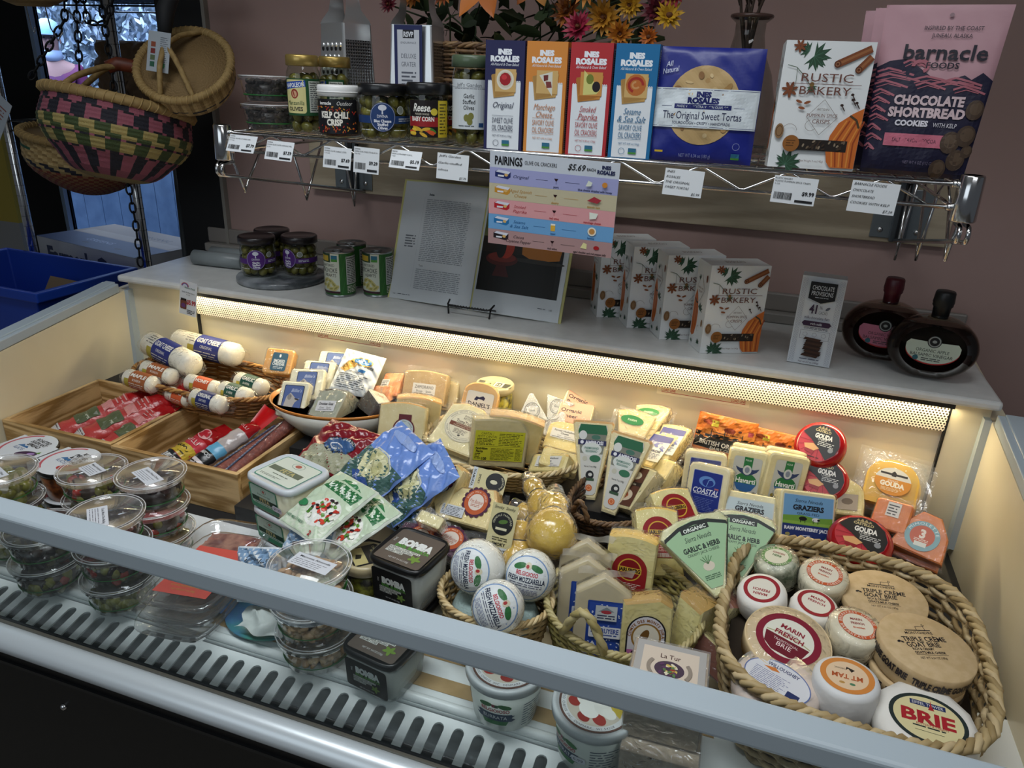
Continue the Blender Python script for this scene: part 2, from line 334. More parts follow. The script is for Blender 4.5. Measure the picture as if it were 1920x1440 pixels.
def wood(name, c1, c2, scale=9, axis=0, dist=3., rough=.5, rings=False):
    def f(nt, b):
        N, L = nt.nodes, nt.links
        tc = N.new('ShaderNodeTexCoord'); mp = N.new('ShaderNodeMapping'); sc_ = [1, 1, 1]; sc_[axis] = .12
        mp.inputs['Scale'].default_value = sc_; L.new(tc.outputs['Object'], mp.inputs[0])
        n = N.new('ShaderNodeTexNoise'); n.inputs['Scale'].default_value = scale; n.inputs['Detail'].default_value = 1; n.inputs['Distortion'].default_value = .4
        L.new(mp.outputs[0], n.inputs['Vector'])
        w = N.new('ShaderNodeMath'); w.operation = 'MULTIPLY'; w.inputs[1].default_value = dist*14; L.new(n.outputs['Fac'], w.inputs[0])
        s = N.new('ShaderNodeMath'); s.operation = 'SINE'; L.new(w.outputs[0], s.inputs[0])
        n2 = N.new('ShaderNodeTexNoise'); n2.inputs['Scale'].default_value = scale*14; n2.inputs['Detail'].default_value = 4; L.new(mp.outputs[0], n2.inputs['Vector'])
        a = N.new('ShaderNodeMath'); a.operation = 'MULTIPLY_ADD'; a.inputs[1].default_value = .32; L.new(s.outputs[0], a.inputs[0]); L.new(n2.outputs['Fac'], a.inputs[2])
        r = N.new('ShaderNodeValToRGB'); r.color_ramp.elements[0].position = .25; r.color_ramp.elements[1].position = .8
        r.color_ramp.elements[0].color = (*lin(c1), 1); r.color_ramp.elements[1].color = (*lin(c2), 1)
        L.new(a.outputs[0], r.inputs[0]); L.new(r.outputs[0], b.inputs['Base Color']); b.inputs['Roughness'].default_value = rough
    return patterned(name, f)
PINE = wood('pine_wood', '#cfae7c', '#92703f', scale=14)
PINEY = wood('pine_wood_along_depth', '#cfae7c', '#92703f', scale=14, axis=1)
PALEWOOD = wood('pale_board_wood', '#9d8f78', '#b5a78f', scale=7)

# ------------------------------------------------------------------ shell
b = MB(); b.box(-1.477, 2.6, 1.80, 1.90, 0, 2.7, PINK); struct('wall_back', b)
b = MB(); b.box(-4.2, 2.6, -1.2, 5.5, -.05, 0, mat('#6b655c', rough=.6)); struct('floor', b)
b = MB(); b.box(-4.2, 2.6, -1.2, 2.9, 2.7, 2.75, mat('#b9b6b0', rough=.8)); struct('ceiling', b)
# dark jamb where the pink wall stops, with its narrow metal corner bead
b = MB(); b.box(-1.64, -1.479, 1.79, 1.96, 0, 2.7, mat('#0b0b0c', rough=.7)); struct('trim_1', b)
b = MB(); b.box(-1.484, -1.474, 1.783, 1.80, 0, 2.7, mat('#8b877f', rough=.5)); struct('trim_2', b)
# wall with the window behind the wire rack
wy = 2.62
b = MB(); K = mat('#0a0a0b', rough=.8)
b.box(-4.2, -3.04, wy, wy+.02, .0, 2.7, K); b.box(-2.0, -1.6, wy, wy+.02, 0, 2.7, K)
b.box(-3.04, -2.0, wy, wy+.02, 0, .82, K); b.box(-3.04, -2.0, wy, wy+.02, 2.2, 2.7, K)
struct('wall_window_side', b)
b = MB(); b.box(-3.06, -3.04, wy-.02, wy+.02, .8, 2.2, mat('#8fa3bd', rough=.5)); b.box(-2.0, -1.97, wy-.03, wy+.1, .8, 2.2, mat('#8fa3bd', rough=.5))
b.box(-3.06, -1.97, wy-.03, wy+.1, .78, .82, mat('#8fa3bd', rough=.5))
w1 = struct('window_1', b); b = MB(); b.box(-3.04, -2.0, wy+.01, wy+.014, .82, 2.2, clear('#eef4ff', rough=.02)); b.build('window_pane', w1)
b = MB(); b.box(-4.2, -3.3, 2.2, 2.28, .98, 2.7, K); b.box(-3.3, -2.84, 2.2, 2.24, 1.01, 1.5, mat('#a8953a', rough=.7)); b.box(-3.3, -2.84, 2.2, 2.242, 0, 1.01, mat('#8f8f8d', rough=.7))
struct('wall_left', b)

# ------------------------------------------------------------------ refrigerated display case
case = thing('refrigerated_display_case', 'long white open refrigerated display case with grey front rail and black base', 'refrigerated case', (-.55, 1.05, 0))
case_inv = Matrix.Translation((.55, -1.05, 0))
def cpart(name, mb, **k):
    return mb.xf(case_inv).build(name, case, **k)
XL, XR = -1.55, .458
b = MB(); b.box(XL-.003, XR+.006, 1.437, 1.785, 1.099, ZD, mat('#d5d6d3', rough=.32, noise='#cccdca', nscale=30)); cpart('counter_top', b, bevel=.006)
b = MB(); b.box(XL, XR, 1.765, 1.798, ZD+.0005, 1.142, mat('#8f8b85', rough=.4)); b.box(XL, XR, 1.785, 1.799, 1.142, 1.185, mat('#857f79', rough=.4)); cpart('counter_upstand', b, bevel=.004)
def yz(pts, x0, x1, m, mb):
    n = len(pts); vs = [(x0, y, z) for y, z in pts]+[(x1, y, z) for y, z in pts]
    mb.add(vs, [tuple(range(n)), tuple(range(2*n-1, n-1, -1))]+[(i, i+n, (i+1) % n+n, (i+1) % n) for i in range(n)], m)
end = [(.64, .70), (.64, .955), (1.467, 1.075), (1.78, 1.095), (1.78, .70)]
rimp = [(.64, .955), (1.437, 1.072), (1.437, 1.094), (.64, .977)]
for x0, x1, xo in ((XL-.03, XL, XL-.075), (XR, XR+.03, XR+.03)):
    b = MB(); yz(end, x0, x1, CREAM, b); pn = cpart('end_panel', b)
    s = -1 if x0 < -1 else 1
    xa, xb = sorted((x0 if s > 0 else x1, (x1 if s > 0 else x0)+s*.022))
    b = MB(); yz(rimp, xa, xb, RAILM, b)
    yz([(y, z+.006) for y, z in rimp[:2]]+[(y, z+.004) for y, z in rimp[2:]], xa+.012, xb-.010, RAILM, b)
    b.xf(case_inv).build('end_rim', pn, bevel=.002)
    b = MB(); ob = [(.60, 0.05), (.60, .70), (.62, .92), (.66, .962), (1.40, 1.068), (1.47, 1.07), (1.55, 1.03), (1.60, .90), (1.62, .05)]
    xa, xb = sorted((xb if s > 0 else xa, (xb if s > 0 else xa)+s*.022)); yz(ob, xa, xb, mat('#0c0d0e', rough=.4), b); b.xf(case_inv).build('end_shell', pn, bevel=.004)
    # slanting corner post inside the end panel
    b = MB(); xs = x1 if s < 0 else x0; t = .012
    yz([(1.452, 1.075), (1.475, 1.075), (1.465, .80), (1.44, .80)], min(xs, xs-s*t), max(xs, xs-s*t), RAILM, b); b.xf(case_inv).build('corner_post', pn)
b = MB(); b.box(XL, XR, 1.475, 1.49, .70, 1.095, CREAM)
b.box(XL, -1.337, 1.468, 1.475, .78, 1.094, CREAM); b.box(.392, XR, 1.468, 1.475, .78, 1.094, CREAM)
cpart('back_panel', b)
b = MB(); b.box(-1.335, .39, 1.466, 1.475, 1.034, 1.095, PERF); cpart('perforated_panel', b)
b = MB(); b.box(-1.337, .392, 1.446, 1.449, 1.089, 1.0985, DARKPL); b.box(-1.3385, -1.3345, 1.466, 1.476, .78, 1.09, DARKPL); b.box(.3895, .3935, 1.466, 1.476, .78, 1.09, DARKPL); cpart('black_gasket', b)
ll = mat('#efe4c4', rough=.6)
for x0 in (-.995, -.155):
    a = Art(); a.r(0, -.9, 19, .9, ll); a.t('LOAD LINE', 1, .2, .55, '#b8402a', w=2.9, bold=.02, al='l'); a.t('LOAD LINE', 18.2, .2, .55, '#b8402a', w=2.9, bold=.02, al='r'); a.r(1, -.38, 18.2, -.25, '#b8402a')
    o = a.build('load_line_sticker', case, front(1.4745, x0, 1.024)); o.data.transform(case_inv)
b = MB(); b.box(XL, XR, .755, 1.02, .762, .775, WHITE_POWDER); b.tube([(XL, .752, .769), (XR, .752, .769)], .008, WHITE_POWDER); cpart('front_deck', b)
b = MB(); VOID_BLACK = mat('#1c1c1d', rough=.6); b.box(XL, XR, 1.02, 1.468, .762, .775, VOID_BLACK); b.box(-.90, .40, 1.02, 1.21, .80, .82, VOID_BLACK); b.box(-.90, .40, 1.21, 1.468, .84, .86, VOID_BLACK); b.box(XL, -.90, 1.33, 1.468, .84, .86, VOID_BLACK); b.box(-.90, .40, 1.02, 1.03, .775, .80, VOID_BLACK); b.box(-.90, .40, 1.20, 1.21, .82, .84, VOID_BLACK)  # tiers coloured black to stand for the shaded voids between the goods
cpart('rear_tiers', b)
# slotted air grille
b = MB(); p = .031; nx = int((XR-XL)/p); y0, y1 = .652, .742
for i in range(nx):
    cx = XL+(i+.5)*p; hw, r = p/2, .0084; ca, cb = y0+.020+r, y1-.010-r; n = 6; out = []; inn = []
    for k in range(n+1): a = PI+PI*k/n; inn.append((cx+r*math.cos(a), ca+r*math.sin(a)))
    for k in range(n+1): a = PI*k/n; inn.append((cx+r*math.cos(a), cb+r*math.sin(a)))
    for k in range(n+1): t = k/n; out.append((cx-hw+2*hw*t, y0))
    for k in range(n+1): t = k/n; out.append((cx+hw-2*hw*t, y1))
    L = len(inn); zz = lambda y: .742+(y-y0)*.20
    vs = [(x, y, zz(y)) for x, y in out]+[(x, y, zz(y)) for x, y in inn]+[(x, y, zz(y)-.003) for x, y in inn]
    b.add(vs, [(k, (k+1) % L, L+(k+1) % L, L+k) for k in range(L)]+[(L+k, L+(k+1) % L, 2*L+(k+1) % L, 2*L+k) for k in range(L)], WHITE_POWDER)
cpart('air_grille', b)
b = MB(); b.box(XL, XR, .64, .76, .66, .668, mat('#48514e', rough=.7)); b.box(XL, XR, .744, .752, .668, .765, WHITE_POWDER); b.box(XL, XR, .642, .65, .66, .742, mat('#6c7573', rough=.7)); cpart('air_duct', b)
b = MB(); pr = [(.660, .752), (.655, .768), (.642, .771), (.628, .766), (.620, .756), (.619, .747), (.624, .739), (.636, .735), (.66, .735)]
n = len(pr); vs = [(x, y, z) for x in (XL-.06, XR+.03) for y, z in pr]; b.add(vs, [(i, i+1, n+i+1, n+i) for i in range(n-1)], mat('#c6ced2', rough=.3, metal=.35), True); cpart('front_bumper', b)
b = MB(); b.box(XL, XR, .656, .668, .742, .764, DARKPL); b.box(XL-.05, XR+.02, .652, .656, .766, .772, mat('#6d6a60', rough=.4, metal=.6)); cpart('glass_channel', b)
b = MB(); yz([(.655, .955), (.655, .982), (.660, .986), (.690, .990), (.693, .985), (.693, .952), (.688, .95), (.66, .95)], XL-.03, XR+.03, RAILM, b); cpart('front_rail', b, bevel=.003)
b = MB(); yz([(.660, .76), (.676, .952), (.682, .952), (.666, .76)], XL, XR, clear('#f4f8f8', rough=.02, refl=1.0, milk=.02, milkc='#cfe0e4'), b); cpart('front_glass', b)
b = MB(); b.box(XL-.05, XR+.03, .638, .70, .06, .736, mat('#08090a', rough=.45)); b.box(XL-.05, XR+.03, .634, .639, .700, .706, mat('#17191b', rough=.35)); bp = cpart('base_panel', b)
b = MB(); b.lathe([(.0001, .006), (.004, .005), (.006, .001), (.006, 0)], CHROME, 12, M=Matrix.Translation((-.955, .638, .645)) @ Matrix.Rotation(PI/2, 4, 'X')); b.xf(case_inv).build('panel_screw', bp)
b = MB(); b.box(XL-.05, XR+.03, .70, 1.60, .06, .66, BLACK); b.box(XL, XR, 1.49, 1.79, .3, 1.094, BLACK); cpart('cabinet_body', b)
b = MB(); b.box(-1.33, .385, 1.453, 1.461, 1.0915, 1.0975, mat('#fff1cf', em=3.)); cpart('light_tube', b)

def area(name, loc, rot, sx, sy, e, c, spread=180):
    l = bpy.data.lights.new(name, 'AREA'); l.shape = 'RECTANGLE'; l.size = sx; l.size_y = sy; l.energy = e; l.color = c; l.spread = R_(spread)
    o = bpy.data.objects.new(name, l); COL.objects.link(o); o.location = loc; o.rotation_euler = [R_(a) for a in rot]; return o
area('case_strip_lamp', (-.47, 1.456, 1.0905), (-30, 0, 0), 1.74, .008, 4.4, (1, .83, .50))
# shop lighting: ceiling fixtures and the daylight of the shop front behind the viewer
area('ceiling_lamp', (-.55, .55, 2.65), (6, 0, 0), 1.5, .35, 10.5, (.93, .97, 1), 110)
area('ceiling_lamp_far', (.7, -.5, 2.65), (0, 0, 0), 1.2, .4, 8., (.95, .97, 1))
area('shop_front_daylight', (-1.1, -1.1, 1.9), (72, 0, -20), 1.6, 1.1, 7., (.82, .92, 1))
area('yard_daylight', (-4.2, 3.9, 4.2), (15, 0, 10), 3, 3, 300., (.74, .85, 1))
area('open_sky_light', (-8.5, 5.2, 6), (35, 0, 0), 6, 4, 1500., (.76, .87, 1))
wd = bpy.data.worlds.new('world'); sc.world = wd; wd.use_nodes = True
wd.node_tree.nodes['Background'].inputs[0].default_value = (.55, .6, .68, 1); wd.node_tree.nodes['Background'].inputs[1].default_value = .10
# ------------------------------------------------------------------ chrome wire shelf on its plywood backer
sh = thing('wire_shelf', 'chrome wire wall shelf on a plywood backer above the display case', 'shelf', (-.37, 1.5, 1.5))
si = Matrix.Translation((.37, -1.5, -1.5))
SX0, SX1, SY0, SY1, SZ = -1.005, .262, 1.245, 1.77, 1.506
def truss(mb, p0, p1, dz, n, r1=.0032, r2=.0022, up=0):
    p0, p1 = Vector(p0), Vector(p1); d = Vector((0, 0, -dz))
    mb.tube([p0, p1], r1, CHROME); mb.tube([p0+d, p1+d], r1, CHROME); z = []
    for i in range(2*n+1):
        q = p0.lerp(p1, (i+.5)/(2*n+1))+(d if i % 2 == up else Vector()); z.append(q)
    pts = []
    for a, c in zip(z, z[1:]): pts += [a.lerp(c, .06), a.lerp(c, .94)]
    mb.tube(pts, r2, CHROME, n=6)
b = MB(); truss(b, (SX0, SY0, SZ), (SX1, SY0, SZ), .033, 9); b.xf(si).build('front_truss', sh)
b = MB(); truss(b, (SX0, SY1, SZ), (SX1, SY1, SZ), .033, 9); b.xf(si).build('back_truss', sh)
for x in (SX0, SX1):
    b = MB(); truss(b, (x, SY0, SZ), (x, SY1, SZ), .033, 4); b.xf(si).build('side_truss', sh)
b = MB()
for y in (1.36, 1.51, 1.66): b.tube([(SX0, y, SZ-.006), (SX1, y, SZ-.006)], .003, CHROME, n=6)
k = int((SX1-SX0)/.0255)
for i in range(1, k): x = SX0+(SX1-SX0)*i/k; b.tube([(x, SY0+.001, SZ-.001), (x, SY1-.001, SZ-.001)], .0014, CHROME, n=5)
b.xf(si).build('wire_deck', sh)
for x in (SX0-.012, SX1+.014):
    for y in (SY0, SY1):
        b = MB(); b.lathe([(.017, -.052), (.0185, -.05), (.0165, .012), (.0150, .014)], CHROME, 20); b.lathe([(.0135, -.052), (.0125, .014)], DARKPL, 16)
        s = 1 if x < 0 else -1
        for z in (0, -.033): b.tube([(s*.015, 0, z), (s*.024, 0, z)], .0055, CHROME)
        b.xf(si @ Matrix.Translation((x, y, SZ))).build('corner_sleeve', sh)
for s, x in ((1, SX0-.022), (-1, SX1+.024)):
    b = MB()
    for dx in (0, s*.012):      # double brace rod falling from the front corner back to the wall, hooked at the front
        a0 = math.pi; pts = [(x+dx, SY0+.02, SZ-.058), (x+dx, SY0-.004, SZ-.058)]
        pts += [(x+dx, SY0-.004-.012*math.sin(a), SZ-.070+.012*math.cos(a)) for a in (R_(30), R_(70), R_(110), R_(150))]
        pts += [(x+dx, SY0+.01, SZ-.0835), (x+dx-s*.03 if 0 else x+dx, 1.785, 1.33)]
        b.tube(pts, .0036, CHROME)
    pts = [];
    for i, (yy, hi) in enumerate(((1.262, 1), (1.30, 0), (1.37, 1), (1.47, 1), (1.52, 0), (1.60, 1), (1.68, 1), (1.735, 0), (1.765, 1))):
        pts.append((x+s*.006, yy, SZ-.035 if hi else SZ-.085-(yy-1.24)*.2-.02))
    for a in (0, 3, 6):
        q = [Vector(p) for p in pts[a:a+3]]; b.tube([q[0], q[0].lerp(q[1], .9), q[1]+Vector((0, 0, -.003)), q[2].lerp(q[1], .9), q[2]], .0028, CHROME, n=7)
    b.xf(si).build('brace', sh)
    xc = -1.045 if s > 0 else .28
    b = MB(); b.box(xc-.055, xc+.055, 1.776, 1.779, 1.335, 1.44, mat('#8f979a', rough=.35, metal=.9)); b.box(xc-.016, xc+.016, 1.765, 1.776, 1.33, 1.60, mat('#6f767a', rough=.3, metal=.9)); b.box(xc-.006, xc+.006, 1.762, 1.765, 1.33, 1.60, DARKPL)
    pl = b.xf(si).build('wall_bracket', sh, bevel=.001)
    for dx in (-.036, .036):
        b = MB(); b.ball((xc+dx, 1.775, 1.352), .006, CHROME, sy=.5); b.xf(si).build('screw', pl)
b = MB(); b.box(-1.18, .38, 1.78, 1.7995, 1.325, 1.482, PALEWOOD); b.xf(si).build('plywood_backer', sh, bevel=.002)

SH = SZ+.0016         # standing height on the shelf
# ---- price tags
def price_tag(lines, big, x, z, w, h, lean=20, y=1.238, roll=2, hand=False, desc='', bc=True, dx=0):
    M = Matrix.Translation((x, y, z)) @ Matrix.Rotation(R_(-lean), 4, 'X') @ Matrix.Rotation(R_(roll), 4, 'Y')
    b = MB(); b.box(-w/2, w/2, 0, .0006, -h, 0, mat('#d9dde0', rough=.6)); o = b.build('price_tag'); o.matrix_world = M
    tag(o, desc, 'price tag', 'price tags along the wire shelf edge')
    a = Art(); W, H = w*100, h*100; k = '#1b1b1e'
    if not hand:
        yy = H-.35
        for i, t in enumerate(lines): a.t(t, .2, yy, .24 if i < 2 else .2, k, al='l', w=min(W-.6, .19*len(t))); yy -= .42
        a.t(big, W-.25, H*.42, .55, k, bold=.03, w=1.75, al='r')
        if bc: a.bar(.35, H*.14, .35+W*.4, H*.4)
        a.g(W*.55, .1, W-.3, H*.22, 1, k, rag=0)
    else:
        yy = H-.45; n = len(lines)
        for i, t in enumerate(lines): a.t(t, .3, yy, .36, k, al='l', w=min(W-.6, .32*len(t)), shear=.3); yy -= (H-.9)/max(1, n)
        a.t(big, W-.3, .45, .4, k, w=1.3, al='r', shear=.3)
    a.build('printed_text', o, front(-.0003, -w/2, -h)); return o
def tag_px(xp, w=.058):  return xp
price_tag(['DIVINA', 'DIVINA OLIVES STUFFED 2PK', '7.7 OZ'], '$7.79', -.962, 1.503, .063, .034, 30, desc='white barcode price tag reading $7.79, leftmost on the shelf edge')
price_tag(['DIVINA', 'DIVINA OLIVE CASTELVETRANO MRL', '6 OZ'], '$7.59', -.880, 1.497, .060, .036, 22, desc='white barcode price tag reading $7.59 under the tall olive jars')
price_tag(['DIVINA', 'DIVINA OLIVE GARLIC STFD', '7.7 OZ'], '$7.69', -.758, 1.494, .058, .038, 10, desc='white barcode price tag reading $7.69 under the kelp chili jar')
price_tag(['DIVINA', 'DIVINA OLIVE ATHNS STFD BLUE CH', '7.8 OZ'], '$9.29', -.698, 1.497, .052, .045, 6, desc='white barcode price tag reading $9.29 under the blue cheese olives')
price_tag(['REESE', 'REESE CORN BABY CCKTL', '7 OZ'], '$5.19', -.617, 1.497, .060, .033, 24, desc='white barcode price tag reading $5.19 under the baby corn jar')
price_tag(["Jeff's Garden", 'Garlic-stuffed', 'olives'], '$7.79', -.528, 1.497, .060, .044, 4, hand=True, desc="handwritten white tag for garlic stuffed olives left of the pairings sign")
price_tag(['INES', 'ROSALES', 'THE ORIGINAL', 'SWEET TORTAS'], '$5.99', -.128, 1.499, .062, .041, 4, hand=True, desc='handwritten white tag for sweet tortas under the blue package')
price_tag(['RUSTIC BAKERY', 'RUSTIC PUMPKIN SPICE CRISPS', '5 OZ'], '$9.99', .040, 1.500, .064, .040, 5, desc='white barcode price tag reading $9.99 under the pumpkin crisps box')
price_tag(['BARNACLE FOODS', 'CHOCOLATE', 'SHORTBREAD', 'COOKIES WITH KELP'], '$7.39', .152, 1.501, .066, .045, 5, hand=True, desc='handwritten white tag for chocolate shortbread cookies under the pink pouches')

# ---- pairings sign
w, h = .224, .160
b = MB(); b.box(-w/2, w/2, 0, .001, -h, 0, mat('#ccd3dc', rough=.5)); o = b.build('pairings_sign')
o.matrix_world = TR((-.344, 1.232, 1.5045), 2, 6, 1.5); tag(o, 'pale laminated cracker pairings chart hanging from the shelf edge over the cookbook', 'sign')
a = Art(); W, H = 22.4, 16.0; nv = '#1d2550'
a.t('PAIRINGS', .9, H-1.35, 1.35, '#15161c', bold=.03, w=4.9, al='l'); a.t('OLIVE OIL CRACKERS', 6.2, H-1.35, .62, '#15161c', w=5.6, al='l'); a.t('$5.69', 15.2, H-1.3, 1.0, '#101010', w=3.0, shear=.3, bold=.01); a.t('EACH', 17.7, H-1.45, .45, '#101010', w=1.5, bold=.02)
a.t('INES', 20.2, H-.9, .55, nv, w=1.5, bold=.05); a.t('ROSALES', 20.2, H-1.7, .6, nv, w=3.0, bold=.05)
rows = [('#a3a6d3', nv, ['Original'], 'port', 'blue cheese drizzled with honey'), ('#c6bd9e', '#b98a3e', ['Aged Spanish', 'Cheese'], 'sherry', 'spanish ham'), ('#dd9fa2', '#b0303a', ['Smoked', 'Paprika'], 'red wine', 'manchego cheese'),
        ('#6fa6d6', '#1f5b93', ['Sesame', '& Sea Salt'], 'beer', 'hummus'), ('#b08d8c', '#2c1f24', ['Cocoa', 'Cayenne Pepper'], 'red wine', 'aged cheddar and red pepper jelly')]
bx = ['#1c2a66', '#c98e2f', '#b5232d', '#2273ae', '#261b22']; rh = (H-2.6)/5
for i, (bg, tc, nm, dr, fd) in enumerate(rows):
    y1 = H-2.6-i*rh; y0 = y1-rh; m_ = (y0+y1)/2; a.r(0, y0, W, y1, bg)
    a.p([(1.0, m_-.2), (3.3, m_-.5), (3.8, m_-.1), (3.8, m_+.8), (1.6, m_+1.0), (1.0, m_+.7)], bx[i]); a.p([(1.1, m_+.65), (3.4, m_+.35), (3.8, m_+.8), (1.6, m_+1.0)], '#d9dcea'); a.r(1.5, m_-.15, 2.6, m_+.15, '#dfe2ea'); a.e(3.0, m_+.2, .32, .25, '#d9b06a')
    for j, t in enumerate(nm): a.t(t, 5.7, m_+(.35 if len(nm) > 1 else .1)-j*.8, .55, tc, w=.30*len(t)+.4, shear=.35)
    a.line([(8.3, m_), (10.4, m_)], .05, tc); a.line([(13.4, m_), (15.9, m_)], .05, tc)
    if i == 3: a.rr(11.4, m_-.5, 12.2, m_+.7, '#e3b23c', .1); a.r(11.4, m_+.5, 12.2, m_+.8, '#f4efe2')
    else: a.p([(11.5, m_+.45), (12.2, m_+.45), (12.0, m_+.1), (11.87, m_), (11.7, m_+.1)], '#2a0d12'); a.r(11.82, m_-.5, 11.88, m_+.05, tc)
    a.t(dr, 11.9, y0+.4, .36, tc, w=.2*len(dr)+.1, bold=.02); a.t(fd, 18.6, y0+.4, .36, tc, w=min(5.8, .2*len(fd)), bold=.02)
fd = lambda i: H-2.6-i*rh-rh/2+.25
a.p([(17.0, fd(0)-.5), (17.9, fd(0)-.4), (18.1, fd(0)+.2), (17.4, fd(0)+.5)], '#dfe6d6'); a.e(20.2, fd(0), .45, .45, '#d08a3a'); a.p([(17.4, fd(1)-.2), (18.6, fd(1)+.6), (19.9, fd(1)+.1), (19.2, fd(1)-.5)], '#a8343f'); a.p([(18, fd(2)+.6), (19.5, fd(2)+.5), (19.2, fd(2)-.4), (18.1, fd(2)-.6)], '#e9efe2')
a.e(18.7, fd(3), .75, .75, '#efe7d4'); a.e(18.7, fd(3), .5, .5, '#c98e4a'); a.p([(16.9, fd(4)-.4), (18.0, fd(4)-.5), (18.0, fd(4)+.4), (17.4, fd(4)+.6)], '#e6e0a0'); a.e(19.7, fd(4)-.1, .5, .35, '#a81c22')
a.build('printed_chart', o, front(-.0002, -w/2, -h))

# ---- generic containers
GLASS = clear('#f2f6ee', rough=.02, refl=1.3, ior=1.5)
def olives(mb, R, z0, z1, c, n, r=.011, seed=0, dot='#a8433a', sq=None):
    rd = random.Random(seed); ms = [mat(c, rough=.25, spec=.6, noise='#57501c', nscale=40), mat('#857c3e', rough=.25, noise='#665f2a', nscale=50)]
    z = z0+r; i = 0
    while z < z1-r*.4:
        k = max(3, int(2*PI*(R-r)/(r*2.05))); off = rd.random()*6
        for q in range(k):
            a = off+2*PI*q/k; rr = R-r-.0012; M = Matrix.Rotation(rd.random()*3, 4, 'Z') @ Matrix.Rotation(rd.random()*3, 4, 'X')
            mb.ball((rr*math.cos(a), rr*math.sin(a), z+rd.uniform(-.002, .002)), r, ms[rd.random() < .4], 9, sz=1.18, M=M, k=6)
        mb.ball((0, 0, z), r*1.1, ms[0], 8, k=5); z += r*1.62
BRINE = clear('#d9cf8a', rough=.02, refl=.6)
def jar(name, label, loc, R, H, lidc, lidh=.016, content='olive', art=None, artz=0, group=None, rz=0, neck=.86, cat='jar', seed=1, cc='#6f6830', lidtext=False, wall=None):
    t = thing(name, label, cat, loc, (0, 0, R_(rz)), group)
    hb = H-lidh; pr = [(R*.6, 0), (R*.9, .001), (R, .008), (R, hb-.022), (R*.97, hb-.014), (R*neck, hb-.006), (R*neck, hb)]
    b = MB(); b.lathe(pr, GLASS, 36); b.build('glass_body', t)
    b = MB(); Rl = R*neck+.004
    lp = [(Rl-.002, hb-.004), (Rl, hb-.003), (Rl, H-.003), (Rl-.002, H), (Rl-.006, H), (Rl-.0075, H-.0012), (.0001, H-.0012)]
    b.lathe(lp, mat(lidc, rough=.35, metal=.0 if lidc != '#b59a55' else .7, coat=.3), 36)
    if lidc == '#e4e4e2': b.tube([(Rl*math.cos(a), Rl*math.sin(a), hb+.004) for a in [2*PI*i/32 for i in range(32)]], .0012, mat(lidc), closed=True, n=6)
    ld = b.build('lid', t)
    b = MB()
    if content == 'olive': olives(b, R-.002, .004, hb-.012, cc, 0, r=.0105, seed=seed)
    elif content == 'corn':
        for k in range(14): a_ = 2*PI*k/14; b.tube([((R-.011)*math.cos(a_), (R-.011)*math.sin(a_), .006), ((R-.010)*math.cos(a_), (R-.010)*math.sin(a_), hb*.6), ((R-.012)*math.cos(a_), (R-.012)*math.sin(a_), hb-.014)], [.008, .0075, .0045], mat('#b3ac86', rough=.4, bump=.5, bscale=300), 8)
    elif content == 'solid': b.lathe([(.001, .003), (R-.003, .004), (R-.003, hb-.012), (.001, hb-.010)], mat(cc, rough=.4, noise='#1a0503', nscale=80), 24)
    b.build({'olive': 'olives', 'corn': 'baby_corn', 'solid': 'filling'}[content], t, kind='stuff')
    if art: art.build('paper_label', t, cyl(R, artz), cut=.5)
    return t
def tub_clear(name, label, loc, R, H, content, art=None, group=None, rz=0, sx=1., sy=1., seed=1, green=True, tilt=(0, 0)):
    t = thing(name, label, 'deli container', loc, (R_(tilt[0]), R_(tilt[1]), R_(rz)), group)
    r0 = R*.80; b = MB()
    b.lathe([(r0*.92, .0005), (r0, .004), (R*.94, H-.010), (R*.95, H-.006), (R, H-.006), (R, H-.003)], PLAST, 40, sx=sx, sy=sy); b.build('container', t)
    b = MB(); b.lathe([(R*1.01, H-.009), (R*1.02, H-.001), (R*.985, H+.0005), (R*.93, H), (R*.90, H-.004), (R*.88, H-.004), (.0001, H-.0035)], PLAST, 40, sx=sx, sy=sy)
    for q in (1.015, .93): b.tube([(R*q*math.cos(a)*sx, R*q*math.sin(a)*sy, H-.0005) for a in [2*PI*i/48 for i in range(48)]], .0009, clear(rough=.05, refl=2., milk=.35), closed=True, n=5)
    b.build('lid', t)
    b = MB(); content(b, r0, H, sx, sy, random.Random(seed)); b.build('contents', t, kind='stuff')
    if green:
        b = MB(); rg = r0+(R*.94-r0)*.30+.0008; b.tube([(rg*math.cos(a)*sx, rg*math.sin(a)*sy, H*.30) for a in [2*PI*i/48 for i in range(48)]], .0014, mat('#1f6b2c', rough=.4), closed=True, n=5, flat=.5); b.build('green_seal_band', t)
    if art: art.build('paper_label', t, top(H-.0025))
    return t
